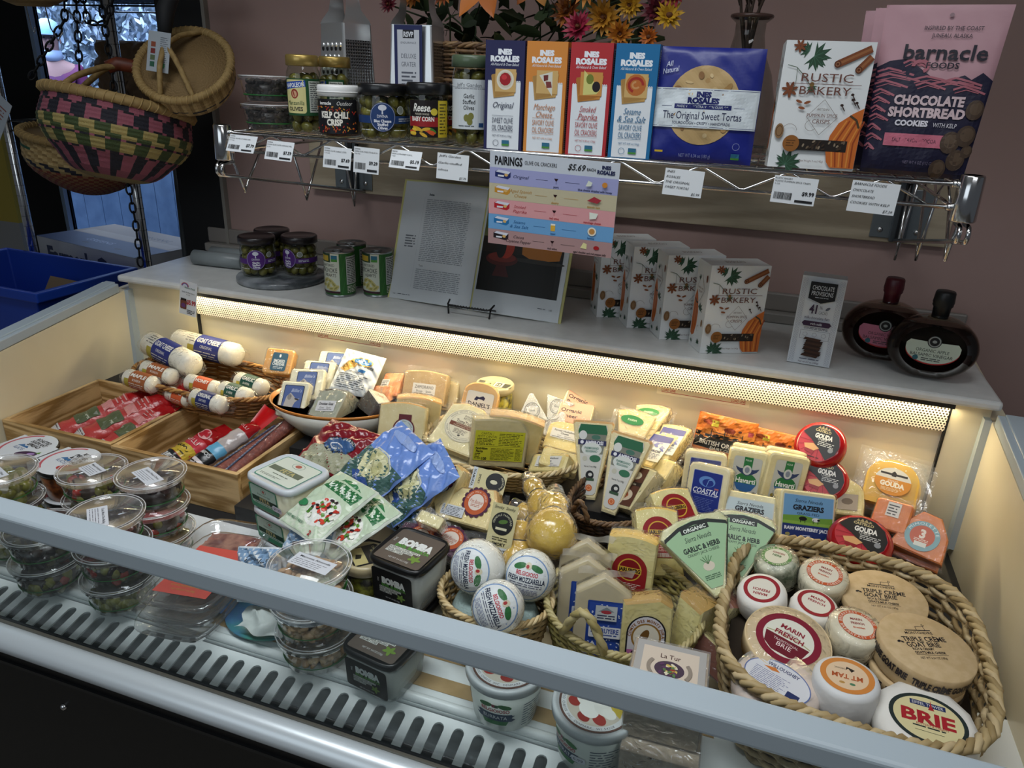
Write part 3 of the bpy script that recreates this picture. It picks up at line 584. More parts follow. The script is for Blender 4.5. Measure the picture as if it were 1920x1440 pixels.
def fill(kind, lvl=.7):
    def f(b, r0, H, sx, sy, rd):
        n = {'tea': 200, 'almond': 170, 'olive': 60, 'mix': 60, 'blackolive': 60}[kind]
        for i in range(n):
            lv = rd.random(); z = .008+lv*(H*lvl-.010); R = (r0+(z/H)*r0*.17)-.009
            a = rd.random()*2*PI; q = math.sqrt(rd.uniform(.15 if lv > .8 else .75, 1)) if rd.random() < .8 else rd.random()
            p = (R*q*math.cos(a)*sx, R*q*math.sin(a)*sy, z); M = Matrix.Rotation(rd.random()*6, 4, 'Z') @ Matrix.Rotation(rd.uniform(-1.2, 1.2), 4, 'X')
            if kind == 'almond': b.ball(p, .0085, mat(rd.choice(('#c4a076', '#b68f63', '#cdb089')), rough=.5), 8, sx=1.15, sy=.75, sz=.5, M=M, k=5)
            elif kind == 'olive': b.ball(p, .0095, mat(rd.choice(('#7a7a38', '#6c6a2e', '#8c8a4a')), rough=.2), 8, sz=1.2, M=M, k=5)
            elif kind == 'mix': b.ball(p, .0085, mat(rd.choice(('#6c6a2e', '#3a2226', '#8c8a4a', '#2a1a20', '#9a2a20')), rough=.2), 8, sz=1.2, M=M, k=5)
            elif kind == 'blackolive': b.ball(p, .0095, mat(rd.choice(('#241a1c', '#3a2a22', '#4c4426')), rough=.2), 8, sz=1.2, M=M, k=5)
            else: b.ball(p, .007, mat(rd.choice(('#241d1a', '#33281f', '#1a1614')), rough=.7), 6, sx=1.3, sy=.5, sz=.8, M=M, k=4)
        if kind != 'almond': b.lathe([(.0001, .003), (r0*.9, .004), (r0*.98+.001, H*lvl*.8), (.0001, H*lvl*.8)], mat({'tea': '#1d1815', 'olive': '#4f4c20', 'mix': '#33241a', 'blackolive': '#1c1512'}[kind], rough=.3), 24, sx=sx*.93, sy=sy*.93)
    return f
def box_thing(name, label, key, d, mats, cat='box', group=None, art=None, artside=None, mx=None, wh=None, zup=0, sidesgn=-1):
    if mx is None: mx, w, h = pose(key)
    else: w, h = wh
    c = mats if isinstance(mats, (list, tuple)) else [mats]*3
    b = MB(); b.box(-w/2, w/2, 0, d, 0, h, c[0]); o = b.build(name, bevel=.0012); o.matrix_world = mx; tag(o, label, cat, group)
    if art: art(w*100, h*100).build('printed_front', o, front(0, -w/2, 0))
    if artside: artside(d*100, h*100).build('printed_side', o, side(sidesgn*w/2, d if sidesgn < 0 else 0, 0, sidesgn))
    return o, w, h

# ---- left part of the shelf: clear tubs and jars
for i, (z, lb) in enumerate(((SH, 'clear tub of dried leafy snack, lower one of the pair on the shelf'), (SH+.052, 'clear tub of dried leafy snack stacked on the other one, top left of shelf'))):
    tub_clear('snack_container', lb, (-.968, 1.335, z), .056, .050, fill('tea', .85), group='stacked clear tubs on the wire shelf', seed=i)
def art_nap():
    a = Art(); a.r(-3.0, 0, 5.2, 6.6, '#1f4a2a'); a.rr(-2.8, .4, 1.6, 6.4, '#cfc68a', .5); a.p([(-2.8, 4.6), (1.6, 5.2), (1.6, 6.3), (-2.8, 5.9)], '#2448a0'); a.t('NAPOLEON', -.6, 5.45, .75, '#eef0ea', w=4.0, bold=.02, rot=5)
    a.e(-.6, 3.9, .75, .85, '#8c2a22'); a.e(-.6, 3.85, .5, .6, '#c99c78'); a.t('Manzanilla', -.6, 2.3, .8, '#1f4a2a', w=3.6, shear=.2); a.t('OLIVES', -.6, 1.2, .7, '#1c1c1c', w=3.0, bold=.02)
    a.r(2.2, .6, 4.9, 6.2, '#b9bdb4'); a.g(2.4, .8, 4.7, 5.6, 14, '#33363a'); a.t('Nutrition Facts', 3.55, 5.9, .35, '#111', w=2.3, bold=.03); return a
jar('olive_jar', 'tall olive jar with a blue and cream label and gold lid, front of the two', (-.880, 1.325, SH), .032, .142, '#b59a55', art=art_nap(), artz=.034, group='tall gold-lidded olive jars', rz=10, seed=3)
jar('olive_jar', 'tall gold-lidded olive jar standing half hidden behind its twin', (-.856, 1.40, SH), .032, .142, '#b59a55', art=art_nap(), artz=.034, group='tall gold-lidded olive jars', rz=-30, seed=4)
a = Art(); a.r(-4.4, -.4, 4.4, 5.6, '#17181c'); a.t('barnacle', -1.9, 4.9, .55, '#d9d9d6', w=2.6, bold=.04); a.t('Outdoor', 1.9, 4.9, .7, '#d9d9d6', w=2.9, shear=.3); a.t('KELP CHILI', -.2, 2.9, 1.05, '#e8e4d8', w=5.2, bold=.05); a.t('CRISP', -.1, 1.6, 1.05, '#e8e4d8', w=3.0, bold=.05)
rd = random.Random(5)
for i in range(70):
    x, y = rd.uniform(-4, 4), rd.choice((rd.uniform(3.6, 4.3), rd.uniform(-.2, 1.)))
    if x > 1.8: y = rd.uniform(0, 4)
    a.e(x, y, .22, .09, rd.choice(('#b0332a', '#c86a2a', '#8a2320', '#d09a3a')), rot=rd.uniform(0, 180), n=8)
jar('kelp_chili_jar', 'black labelled kelp chili crisp jar with a white lid on shelf', (-.785, 1.295, SH), .040, .092, '#e4e4e2', content='solid', cc='#4a120c', art=a, artz=.012, rz=18, neck=.9)
def art_div(c, n1, n2, n3):
    a = Art(); a.r(-9, 1.3, 9, 2.6, c); a.e(0, 2.4, 2.35, 2.5, c, n=40); a.ring(0, 2.4, 2.25, 2.4, .06, '#b7bccb'); a.e(0, 4.0, .75, .5, '#c8ccd6'); a.p([(-.14, 2.9), (.14, 2.9), (.08, 4), (-.08, 4)], '#c8ccd6')
    a.t('DIVINA', 0, 2.55, .5, '#e4e6ec', w=1.9); a.t(n1, 0, 1.75, .48, '#e4e6ec', w=min(3.1, .3*len(n1)), bold=.03); a.t(n2, 0, 1.15, .48, '#e4e6ec', w=1.9, bold=.03); a.t(n3, 0, .55, .48, '#e4e6ec', w=1.7, bold=.03)
    a.e(3.4, 3.6, .7, .7, '#80857c'); a.ring(3.4, 3.6, .7, .7, .08, '#d2d6d8'); a.g(3.0, 1.6, 5.8, 2.3, 2, '#c9cbd6'); a.g(-4.6, 0, -1.6, .3, 1, '#c9cbc6'); a.g(2.0, 0, 4.6, .3, 1, '#c9cbc6'); return a
jar('blue_cheese_olive_jar', 'round blue labelled jar of blue cheese stuffed olives with black lid', (-.694, 1.30, SH), .046, .098, '#121315', art=art_div('#1d3766', 'Blue Cheese', 'Stuffed', 'Olives'), artz=.018, rz=24, neck=.93, seed=6, cc='#8b8040')
jar('blue_cheese_olive_jar', 'black lidded stuffed olive jar behind the round blue labelled one', (-.664, 1.40, SH), .046, .098, '#121315', art=art_div('#1d3766', 'Blue Cheese', 'Stuffed', 'Olives'), artz=.018, neck=.93, seed=7, cc='#8b8040', rz=30)
def art_corn():
    a = Art(); a.r(-3.2, 0, 4.6, 6.2, '#1a1213'); a.r(-3.2, 1.8, 2.4, 3.4, '#8f1f22'); a.t('Reese.', -.5, 5.0, 1.3, '#e9e7e0', w=3.4, shear=.3, bold=.02); a.t('PICKLED WHOLE', -.5, 3.9, .32, '#d9d3c0', w=2.6); a.t('BABY CORN', -.4, 3.1, .75, '#e9e7e0', w=4.2, bold=.03); a.e(1.7, 4.3, .6, .6, '#cbb83e')
    rd = random.Random(8)
    for i in range(12): a.e(rd.uniform(-2.6, 1.8), rd.uniform(.4, 1.5), .8, .28, rd.choice(('#d9b93c', '#c9a02e', '#3f7a2c', '#c8552a')), rot=rd.uniform(-40, 40), n=12)
    a.r(2.4, 0, 4.6, 6.2, '#c4ad2e'); a.g(2.7, .4, 4.3, 5.8, 10, '#5a5018'); return a
jar('baby_corn_jar', 'black and red labelled pickled baby corn jar with black lid', (-.603, 1.298, SH), .037, .103, '#121315', content='corn', art=art_corn(), artz=.012, neck=.95, rz=14)
jar('baby_corn_jar', 'baby corn jar half hidden behind the front one on the shelf', (-.576, 1.385, SH), .037, .103, '#121315', content='corn', art=art_corn(), artz=.012, neck=.95, rz=-8)
a = Art(); a.r(-4.2, -.6, 4.2, 7.6, '#c9cfd2'); a.t("Jeff's Garden", -.2, 6.7, .6, '#5c6168', w=4.6); a.g(-3.2, 6.0, 3.0, 6.2, 1, '#5c6168', rag=0); a.line([(-4, 6.3), (4, 6.3)], .04, '#5c6168')
for i, t in enumerate(('Garlic', 'Stuffed', 'Olives')): a.t(t, -.1, 4.9-i*.95, .7, '#1d2024', w=(1.9, 2.2, 1.9)[i], bold=.01)
for x, y in ((-.5, 1.3), (.3, 1.6), (.1, .7)): a.e(x, y, .5, .6, '#77763a', n=16)
a.r(1.7, -.2, 2.6, .5, '#2a4a7a'); a.g(-2, -.2, 1, .1, 1, '#5c6168')
jar('garlic_olive_jar', 'white labelled garlic stuffed olive jar with dull green lid beside navy box', (-.525, 1.315, SH), .036, .150, '#4f5f48', art=a, artz=.035, neck=.92, seed=9, rz=14)

# ---- cracker boxes
def art_crk(c, nm, tc, flavour, food, nut=True):
    def f(W, H):
        a = Art(); a.r(0, 0, W, H, c); k = W/6.8; a.t('INES', W/2, H-1.7*k, .75*k, '#e8ecf2', w=2.4*k, bold=.07); a.t('ROSALES', W/2, H-2.75*k, .8*k, '#e8ecf2', w=5.0*k, bold=.07); a.t('All-Natural & Oven Baked', W/2, H-3.6*k, .42*k, '#dfe4ea', w=4.9*k, shear=.3)
        a.r(.55*k, .12, W-.55*k, 10.9*k, '#dfe4e8')
        for i in range(18): x = .55*k+i*(W-1.1*k)/18; a.p([(x, 10.85*k), (x+(W-1.1*k)/18, 10.85*k), (x+(W-1.1*k)/36, 11.05*k)], '#dfe4e8')
        for i, q in enumerate((8, -6, 12, 0)):
            b = Art(); b.r(-1.8, -1.75, 1.8, 1.75, ('#b08a4e', '#c39a58', '#a67e42', '#cba769')[i] if nm != 'Smoked' else ('#b0752e', '#c4853a', '#a66a28', '#c98d45')[i]); a.put(b, W/2+(-.25, .2, -.1, .25)[i], 10.7*k+(-.5, 0, -.2, .3)[i], k, q)
        food(a, W/2+.2, 11.1*k, k)
        y = 7.2*k
        for i, t in enumerate(([nm] if nm != 'Sesame' else ['Sesame', '& Sea Salt']) if nm in ('Original', 'Sesame') else [nm, {'Manchego': 'Cheese', 'Smoked': 'Paprika'}[nm]]):
            a.t(t, W/2, y-i*1.15*k, .95*k, tc, w=.46*len(t)*k, shear=.35)
        a.line([(1.4*k, 5.5*k), (W-1.6*k, 5.5*k)], .05, tc); a.t(flavour, W/2-.1, 4.75*k, .85*k, tc, w=3.7*k); a.t('OIL CRACKERS', W/2-.1, 3.6*k, .85*k, tc, w=3.7*k); a.line([(1.4*k, 3.0*k), (W-1.6*k, 3.0*k)], .05, tc)
        a.t('NET WT 4.44 oz (126g)', W/2-.1, 2.3*k, .3*k, tc, w=3.4*k)
        if nut: a.ring(W/2-1.2*k, 1.1*k, .5*k, .5*k, .06, tc)
        a.r(W/2-.1, .7*k, W/2+1.2*k, 1.6*k, '#2e6a86'); a.r(W/2-.1, .7*k, W/2+1.2*k, 1.0*k, '#4a8a3a'); return a
    return f
def fd1(a, x, y, k): a.e(x, y, 1.5*k, 1.55*k, '#d9d3c3'); a.e(x, y, 1.2*k, 1.25*k, '#c9c1ac'); a.e(x, y+.1, 1.0*k, 1.0*k, '#9c1820', n=11); a.e(x-.2, y+.4, .5*k, .4*k, '#c2323a', n=9)
def fd2(a, x, y, k): a.p([(x-1.3*k, y+.9*k), (x+.9*k, y+1.5*k), (x+1.0*k, y-2.2*k)], '#d4d2c4'); a.p([(x-.6*k, y+.9*k), (x+.2*k, y+1.0*k), (x+.2*k, y+.2*k), (x-.5*k, y)], '#6b2a26'); a.p([(x-.2*k, y), (x+.7*k, y), (x+.9*k, y-.9*k), (x, y-1.0*k)], '#7a3430')
def fd3(a, x, y, k): a.p([(x-1.2*k, y+1.9*k), (x-1.2*k, y-1.8*k), (x+1.0*k, y-1.6*k), (x+1.6*k, y-.9*k)], '#cfca7a'); a.e(x-.2*k, y+.6*k, .6*k, .75*k, '#6f7a2c'); a.e(x+.9*k, y-.5*k, .65*k, .8*k, '#1a1018')
def fd4(a, x, y, k): a.e(x, y, 1.6*k, 1.6*k, '#b8682c', n=14); a.ring(x, y, 1.3*k, 1.2*k, .4*k, '#a02a1e', a1=250); a.ring(x, y, .7*k, .6*k, .3*k, '#c9905a', a0=90, a1=330)
def crate_side(c):
    def f(W, H):
        a = Art(); a.r(0, 0, W, H, c); a.r(.5, .5, W-.3, H-.8, '#9aa0a4'); a.g(.7, .6, W-.5, H-1, 46, '#2b2d30'); return a
    return f
ck = [('crk1', '#20204c', 'Original', '#3a3f55', 'SWEET OLIVE', fd1, 'navy blue cracker box with a jam topped cracker, leftmost of the four'), ('crk2', '#cf8436', 'Manchego', '#bd7b4c', 'SAVORY OLIVE', fd2, 'orange manchego cracker box between the navy and the red boxes'),
      ('crk3', '#ae2b30', 'Smoked', '#b04a4a', 'SAVORY OLIVE', fd3, 'red smoked paprika cracker box between the orange and blue boxes'), ('crk4', '#1a6b9e', 'Sesame', '#3b6f95', 'SAVORY OLIVE', fd4, 'bright blue sesame and sea salt cracker box, rightmost of the four')]
for i, (k, c, nm, tc, fl, fd, lb) in enumerate(ck):
    w, h = .069, .173; x = (-.447, -.3745, -.300, -.2265)[i]
    mx = TR((x, 1.264+.001*i, SH), 1.0)
    box_thing('cracker_box', lb, None, .05, mat(c, rough=.45), group='slim cracker boxes in a row on the shelf', art=art_crk(c, nm, tc, fl, fd, nm != 'Manchego'), artside=crate_side(c), sidesgn=1, mx=mx, wh=(w, h))
    if i in (1, 2, 3):
        mx = TR((x+.006, 1.318, SH), 1.0)
        box_thing('cracker_box', ('orange', 'red', 'blue')[i-1]+' cracker box standing directly behind the front '+('orange', 'red', 'blue')[i-1]+' one', None, .05, mat(c, rough=.45), group='slim cracker boxes in a row on the shelf', artside=crate_side(c), sidesgn=1, mx=mx, wh=(w, h))
# ---- sweet tortas pillow pack
M, w, h = pose('tortas'); M = TR((-.1165, 1.268, SH+.001), 3, -4)
w, h = .17, .172
t = thing('tortas_package', 'square royal blue package of round sweet tortas with white band', 'food package', mx=M)
b = MB(); cB = mat('#19247c', rough=.38, bump=.25, bscale=35)
def pillow(w, h, d, ry=.0, crinkle=.0, seed=0, pw=2.2):
    rd = random.Random(seed); ph = [rd.uniform(0, 6) for _ in range(8)]
    def f(sgn):
        def g(u, v):
            x, z = (u-.5)*w, v*h; e = max(0, (1-abs(2*u-1)**pw))*max(0, (1-abs(2*v-1)**pw)); e = e**.5
            c = crinkle*(math.sin(u*17+ph[0]+3*math.sin(v*9+ph[1]))+math.sin(v*23+ph[2]+2*math.sin(u*13+ph[3]))+.6*math.sin((u+v)*41+ph[4]))*min(1, e*2+.15)
            return (x, d/2+sgn*(d/2*e)+c, z)
        return g
    return f
f = pillow(w, h, .03, crinkle=.0006); b.grid(f(-1), 34, 34, cB); b.grid(f(1), 16, 16, cB)
b.build('wrapper', t)
def on(fn, w, h, dx=0, dz=0):
    def q(u, v, l):
        U = min(1, max(0, (u+dx)/w+.5)); Vv = min(1, max(0, (v+dz)/h)); p = fn(U, Vv); return (u+dx, p[1]-.0008-l, v+dz)
    return q
def subdiv_art(a, cutx=1.0): return a
a = Art(); W, H = w*100, h*100
a.e(0, 8.6, 5.6, 5.9, '#b99b6a', n=40)
rd = random.Random(3)
for i in range(46):
    q, rr = rd.uniform(0, 6.28), 5*math.sqrt(rd.random()); a.e(rr*math.cos(q), 8.6+rr*math.sin(q), rd.uniform(.2, .8), rd.uniform(.2, .5), rd.choice(('#c9ad7c', '#a5814e', '#8f6840', '#d2b98a', '#b08c5a')), rot=rd.uniform(0, 180), n=10)
a.r(-8.4, 5.2, 8.4, 11.1, '#d2dade'); a.line([(-8.4, 5.4), (8.4, 5.4)], .06, '#1c2463'); a.line([(-8.4, 10.9), (8.4, 10.9)], .06, '#1c2463')
a.t('INES', 0, 10.2, .75, '#1c2463', w=2.3, bold=.07); a.t('ROSALES', 0, 9.3, .8, '#1c2463', w=4.9, bold=.07); a.r(-4.4, 8.05, 4.4, 8.75, '#1c2463'); a.t('MADE WITH EXTRA VIRGIN OLIVE OIL', 0, 8.4, .38, '#d2dade', w=8.0)
a.line([(-6.4, 8.4), (-4.8, 8.4)], .05, '#1c2463'); a.line([(4.8, 8.4), (6.4, 8.4)], .05, '#1c2463')
a.t('The Original Sweet Tortas', 0, 7.1, 1.15, '#161b45', w=12.2); a.t('SOURDOUGH • CRISPY • HANDMADE', 0, 5.95, .42, '#161b45', w=9); a.t('All', -5.9, 14.6, .8, '#c9cfe0', w=1.2, shear=.3, rot=12); a.t('Natural', -5.6, 13.7, .8, '#c9cfe0', w=2.6, shear=.3, rot=12)
a.t('NET WT 6.34 oz (180 g)', -.4, 1.0, .55, '#8c93b8', w=5); a.r(-6.8, 1.3, -5.5, 1.6, '#d8b52e'); a.r(5.3, .7, 6.6, 1.6, '#2e6a86'); a.r(5.3, .7, 6.6, 1.0, '#4a8a3a'); a.ring(5.9, 2.7, .55, .55, .06, '#8c93b8')
a.build('printed_front', t, on(f(-1), w, h), cut=.5, cutv=.5)

# ---- rustic bakery box artwork, shared by five boxes
def leaf(a, x, y, s, rot, c='#2c4a35', c2='#49705a'):
    q = R_(rot); P = []
    for i in range(11):
        aa = -.9+1.8*i/10; rr = s*(1 if i % 2 == 0 else .55)*(1-.25*abs(aa)); P.append((x+rr*math.cos(q+aa*1.5), y+rr*math.sin(q+aa*1.5)))
    a.p([(x, y)]+P, c)
    for i in (0, 2, 4, 6, 8, 10): a.line([(x, y), (x+(P[i][0]-x)*.8, y+(P[i][1]-y)*.8)], .05, c2)
def art_rustic(W, H):
    a = Art(); k = W/12.5; a.r(.02, .02, W-.02, H-.02, '#dfe2e2'); S = lambda x, y: (x*k, y*H/18)
    def star(x, y, s):
        for i in range(7): q = 2*PI*i/7+.3; X, Y = S(x, y); a.e(X+s*.55*math.cos(q), Y+s*.55*math.sin(q), s*.5, s*.2, '#7a4326', rot=math.degrees(q), n=8)
    X, Y = S(4.2, 15.9); leaf(a, X, Y, 2.6*k, 10); leaf(a, X, Y, 2.3*k, -60); X, Y = S(3.4, 16.6); leaf(a, X, Y, 1.6*k, 160); X, Y = S(2.6, .5); leaf(a, X, Y, 2.6*k, 60); leaf(a, X, Y, 2.4*k, 5); leaf(a, X, Y, 1.8*k, 130)
    star(2.0, 17.2, .9*k); star(1.5, 11.2, 1.15*k)
    for (x0, y0, x1, y1) in ((7.6, 14.9, 11.9, 17.1), (10.6, 14.2, 12.1, 16.0)):
        p, q = S(x0, y0), S(x1, y1); a.line([p, q], 1.0*k, '#7d4526'); a.line([p, q], .35*k, '#96603a'); a.e(*p, .5*k, .5*k, '#5c2f1a', n=12); a.ring(*p, .3*k, .3*k, .08*k, '#a87650', n=12)
    a.line([S(.7, 14.6), S(2.0, 14.3), S(3.2, 13.2), S(4.2, 12.0), S(4.7, 10.9)], .10*k, '#43583f'); a.line([S(2.1, 14.2), S(2.2, 12.5), S(1.9, 10.9)], .06*k, '#43583f'); X, Y = S(4.5, 11.8); leaf(a, X, Y, 1.1*k, -80, '#3a4a2c'); a.e(X, Y+.2, .35*k, .35*k, '#7a6030', n=8)
    a.t('RUSTIC', W*.52, S(0, 13.0)[1], 1.15*k, '#6b4136', w=7.2*k); a.t('BAKERY', W*.52, S(0, 11.2)[1], 1.15*k, '#6b4136', w=7.2*k); a.line([S(1.0, 12.1), S(11.4, 12.1)], .07*k, '#6b4136')
    a.line([S(6.7, 10), S(8.9, 7.5), S(6.7, 5.0), S(4.5, 7.5), S(6.7, 10)], .05*k, '#6b5a50'); a.t('ARTISAN', W*.535, S(0, 8.6)[1], .35*k, '#6b5a50', w=1.7*k); a.t('PUMPKIN SPICE', W*.535, S(0, 7.75)[1], .5*k, '#6b4136', w=4.3*k); a.t('CRISPS', W*.535, S(0, 6.9)[1], .6*k, '#6b4136', w=2.5*k)
    for x, y, r_ in ((3.1, 9.6, -20), (4.3, 9.5, 20), (3.6, 8.7, -10)): X, Y = S(x, y); a.e(X, Y, .5*k, .2*k, '#8a5030', rot=r_, n=10)
    for x, y in ((9.2, 9.3), (10.6, 10.1), (11.2, 9.7), (10.4, 10.8)): a.line([S(x, y), S(x+.5, y-.8)], .14*k, '#33201a'); X, Y = S(x, y); a.e(X, Y, .25*k, .2*k, '#33201a', n=7)
    X, Y = S(.95, 5.3); a.e(X, Y, .65*k, 1.1*k, '#8a6a48', n=14); a.ring(X, Y, .5*k, .8*k, .1*k, '#59381e', n=12)
    a.ring(*S(2.4, 5.3), 1.1*k, 1.1*k, .05*k, '#6b5a50', a0=10, a1=170, n=12); a.ring(*S(5.3, 6.3), .8*k, .8*k, .05*k, '#6b5a50', a0=100, a1=330, n=12)
    P = [S(12.4, 9.0), S(11.0, 8.2), S(9.2, 6.8), S(8.3, 5.0), S(8.0, 3.0), S(8.4, 1.2), S(9.0, .4), S(12.4, .4)]; a.p(P[::-1], '#c4682a')
    for x0, x1, x2 in ((9.9, 9.2, 9.8), (10.9, 10.4, 10.8), (11.9, 11.7, 11.8)): a.line([S(x0+.8, 7.2), S(x1, 4), S(x2, .5)], .22*k, '#96421c'); a.line([S(x0+.4, 7.2), S(x1-.5, 4), S(x2-.5, .5)], .2*k, '#d98a3c')
    a.line([S(10.6, 7.9), S(11.6, 7.3), S(12.1, 6.2)], .3*k, '#4a3a24')
    a.r(*S(3.3, 2.7), *S(10.9, 4.3), '#231c17'); rd = random.Random(2)
    for i in range(26): X, Y = S(rd.uniform(3.6, 10.6), rd.uniform(2.9, 4.1)); a.e(X, Y, .3*k, .15*k, rd.choice(('#6b5a48', '#8a7a66', '#3a2c20')), rot=rd.uniform(0, 90), n=6)
    a.e(*S(2.9, 3.6), 1.2*k, 1.2*k, '#8f5a28', n=24); a.g(*S(2.2, 3.1), *S(3.6, 4.2), 3, '#5f3a18'); a.t('Net Weight 5 oz (142g)', W*.5, S(0, 1.2)[1], .3*k, '#6b4136', w=3.4*k); return a
def art_rustic_side(W, H):
    a = Art(); a.r(.02, .02, W-.02, H-.02, '#dcdedc'); k = H/18
    P = [(.2*W*0+.3, 10.2*k), (1.2, 10.6*k), (2.4, 9.6*k), (3.0, 7.5*k), (2.9, 5*k), (2.2, 2.8*k), (1.2, 2.2*k), (.3, 2.6*k)]; a.p([(.3, 2.6*k), (1.2, 2.2*k), (2.2, 2.8*k), (2.9, 5*k), (3.0, 7.5*k), (2.4, 9.6*k), (1.2, 12.2*k), (.3, 10.2*k)], '#c4682a')
    a.line([(1.2, 10*k), (.9, 6*k), (1.1, 2.4*k)], .2, '#96421c'); a.line([(2.0, 9.6*k), (2.2, 6*k), (1.9, 2.8*k)], .2, '#96421c'); a.line([(.6, 10*k), (1.7, 9.3*k), (2.4, 9.5*k)], .35, '#3e3426')
    leaf(a, W*.55, 8.2*k, 1.9, 70); leaf(a, W*.3, 14*k, 1.4, 60); a.p([(W*.15, 12.5*k), (W*.45, 15.3*k), (W*.75, 12.5*k), (W*.45, 9.8*k)], '#dcdedc'); a.line([(W*.15, 12.5*k), (W*.45, 15.3*k), (W*.75, 12.5*k), (W*.45, 9.8*k), (W*.15, 12.5*k)], .05, '#6b5a50')
    a.t('PUMPKIN SPICE', W*.45, 12.6*k, .35, '#6b4136', w=W*.45); a.t('CRISPS', W*.45, 11.9*k, .4, '#6b4136', w=W*.3); a.e(W*.85, 15*k, .4, .8, '#7a4326', n=8); a.e(W*.85, 6*k, .4, .8, '#8a6a48', n=8); leaf(a, W*.75, 1.5*k, 1.2, 100); leaf(a, W*.2, 1.0*k, .8, 60)
    a.ring(W*.62, 4.5*k, .5, .6, .05, '#6b5a50', a0=60, a1=300, n=10); return a
def rustic_box(label, mx, w=.125, h=.18, d=.062):
    o, w, h = box_thing('crisps_box', label, None, d, mat('#e2e4e3', rough=.5), group='white pumpkin spice crisps boxes', art=art_rustic, artside=art_rustic_side, mx=mx, wh=(w, h))
    a = Art(); a.t('RUSTIC', 0, .35, .7, '#8a7468', w=4.2); a.t('BAKERY', 0, -.55, .7, '#8a7468', w=4.2); a.build('printed_top', o, top(h, 0, d/2)); return o
rustic_box('white pumpkin spice crisps box standing on the wire shelf by the pouch', TR((.056, 1.262, SH+.0035), 4, -3))
# ---- barnacle pouches
def art_barn():
    a = Art(); W, H = 15.4, 23.5; pk = '#b98f97'
    a.p([(-7.7, 0), (7.7, 0), (7.7, 13.6), (6.2, 14.6), (5.0, 13.6), (4.0, 14.2), (2.2, 13.5), (0, 13.7), (-2.2, 15.2), (-4, 16.2), (-6, 15.9), (-7.7, 15.0)], '#1d1b33')
    for i, (x, y, L) in enumerate(((-7.5, 14.4, 5), (-7.6, 13.6, 6), (-7.6, 12.7, 4.6), (-4.2, 15.6, 3), (-2.6, 13.4, 6), (0, 12.9, 6.5), (1.5, 13.3, 5), (-7.6, 11.5, 3), (-2, 12.6, 4), (3, 12.2, 4.2), (-7.6, 10.4, 2.6), (-7.6, 9.2, 2.2), (-7.6, 8.0, 2.8), (-7.6, 6.6, 2.0), (-7.6, 5.2, 2.4), (-7.6, 3.8, 1.5))):
        a.line([(x, y), (x+L*.3, y+.5), (x+L*.65, y+.1), (x+L, y-.4)], .28, '#a5606c'); a.line([(x+.3, y-.45), (x+L*.4, y+.05), (x+L*.8, y-.35)], .13, '#a5606c')
    a.ring(-1.9, 15.2, 1.2, 1.0, .5, '#a5606c', a0=-60, a1=180, n=14)
    a.t('INSPIRED BY THE COAST', 1.2, 20.4, .55, '#2a2632', w=7.2); a.t('JUNEAU, ALASKA', 1.2, 19.4, .55, '#2a2632', w=5.0); a.t('barnacle', .9, 17.2, 2.0, '#1c1a28', w=10.6, bold=.02); a.t('FOODS', .9, 15.4, .8, '#1c1a28', w=4.2, bold=.02)
    a.t('CHOCOLATE', .2, 10.6, 1.25, '#cdb6ba', w=9.4, bold=.05); a.t('SHORTBREAD', .2, 8.9, 1.25, '#cdb6ba', w=10.4, bold=.05); a.t('COOKIES', -1.5, 7.4, .75, '#d8d4dc', w=4.6, bold=.05); a.t('WITH KELP', 3.1, 7.3, .6, '#d8d4dc', w=3.2)
    a.r(-4.9, 4.1, 3.8, 5.9, '#c0697c'); a.t('SALTY, SAVORY COCOA', -.6, 5.0, .55, '#2a1a2a', w=6.2); a.t('NET WT 4 OZ (112 G)', .6, 1.9, .45, '#7a6f86', w=4.2)
    for x, y, r in ((4.4, 5.0, 1.35), (6.5, 9.6, 1.2), (6.3, 6.0, 1.3), (5.8, 2.6, 1.3), (3.6, 1.2, 1.2), (7.0, 3.9, .8)): a.e(x, y, r, r*1.15, '#4a3b30', n=16); a.e(x+.1, y+.2, r*.7, r*.75, '#5b4a3b', n=12)
    a.e(.6, 22.1, .28, .28, '#8f757b', n=12); return a
def art_scale(a, sx, sy): a.ops = [([(x*sx, y*sy) for x, y in vs], fs, c, l) for vs, fs, c, l in a.ops]; return a
for i, (lb) in enumerate(('pink and navy chocolate shortbread cookie pouch in front, right end of shelf', 'pink cookie pouch second in the row, its left edge peeking out', 'pink cookie pouch at the back of the row behind the other two')):
    w, h = .150, .232; t = thing('cookie_pouch', lb, 'pouch', mx=TR((.197-.010*i, 1.262+.045*i, SH+.004), -8, -4), group='standing cookie pouches at the right end of the shelf')
    fB = pillow(w, h, .038, crinkle=.0007, seed=i, pw=2.5)
    def f(sgn, fB=fB):
        g = fB(sgn)
        def q(u, v):
            x, y, z = g(u, v); kk = 1+.14*(v-.5); d = .019+(y-.019)*(1.15-1.0*v); return (x*kk, d, z)
        return q
    b = MB(); cp = mat('#b98f97', rough=.38, bump=.2, bscale=30); b.grid(f(-1), 34, 44, cp); b.grid(f(1), 16, 22, cp); b.build('pouch', t)
    if i < 2:
        fn = f(-1)
        def q(u, v, l, fn=fn, w=w, h=h): p = fn(min(1, max(0, u/w/1.03+.5)), min(1, max(0, v/h))); return (u*(1+.14*(v/h-.5)), p[1]-.0012-l, v)
        art_scale(art_barn(), w/.154, h/.235).build('printed_front', t, q, cut=.6, cutv=.6)
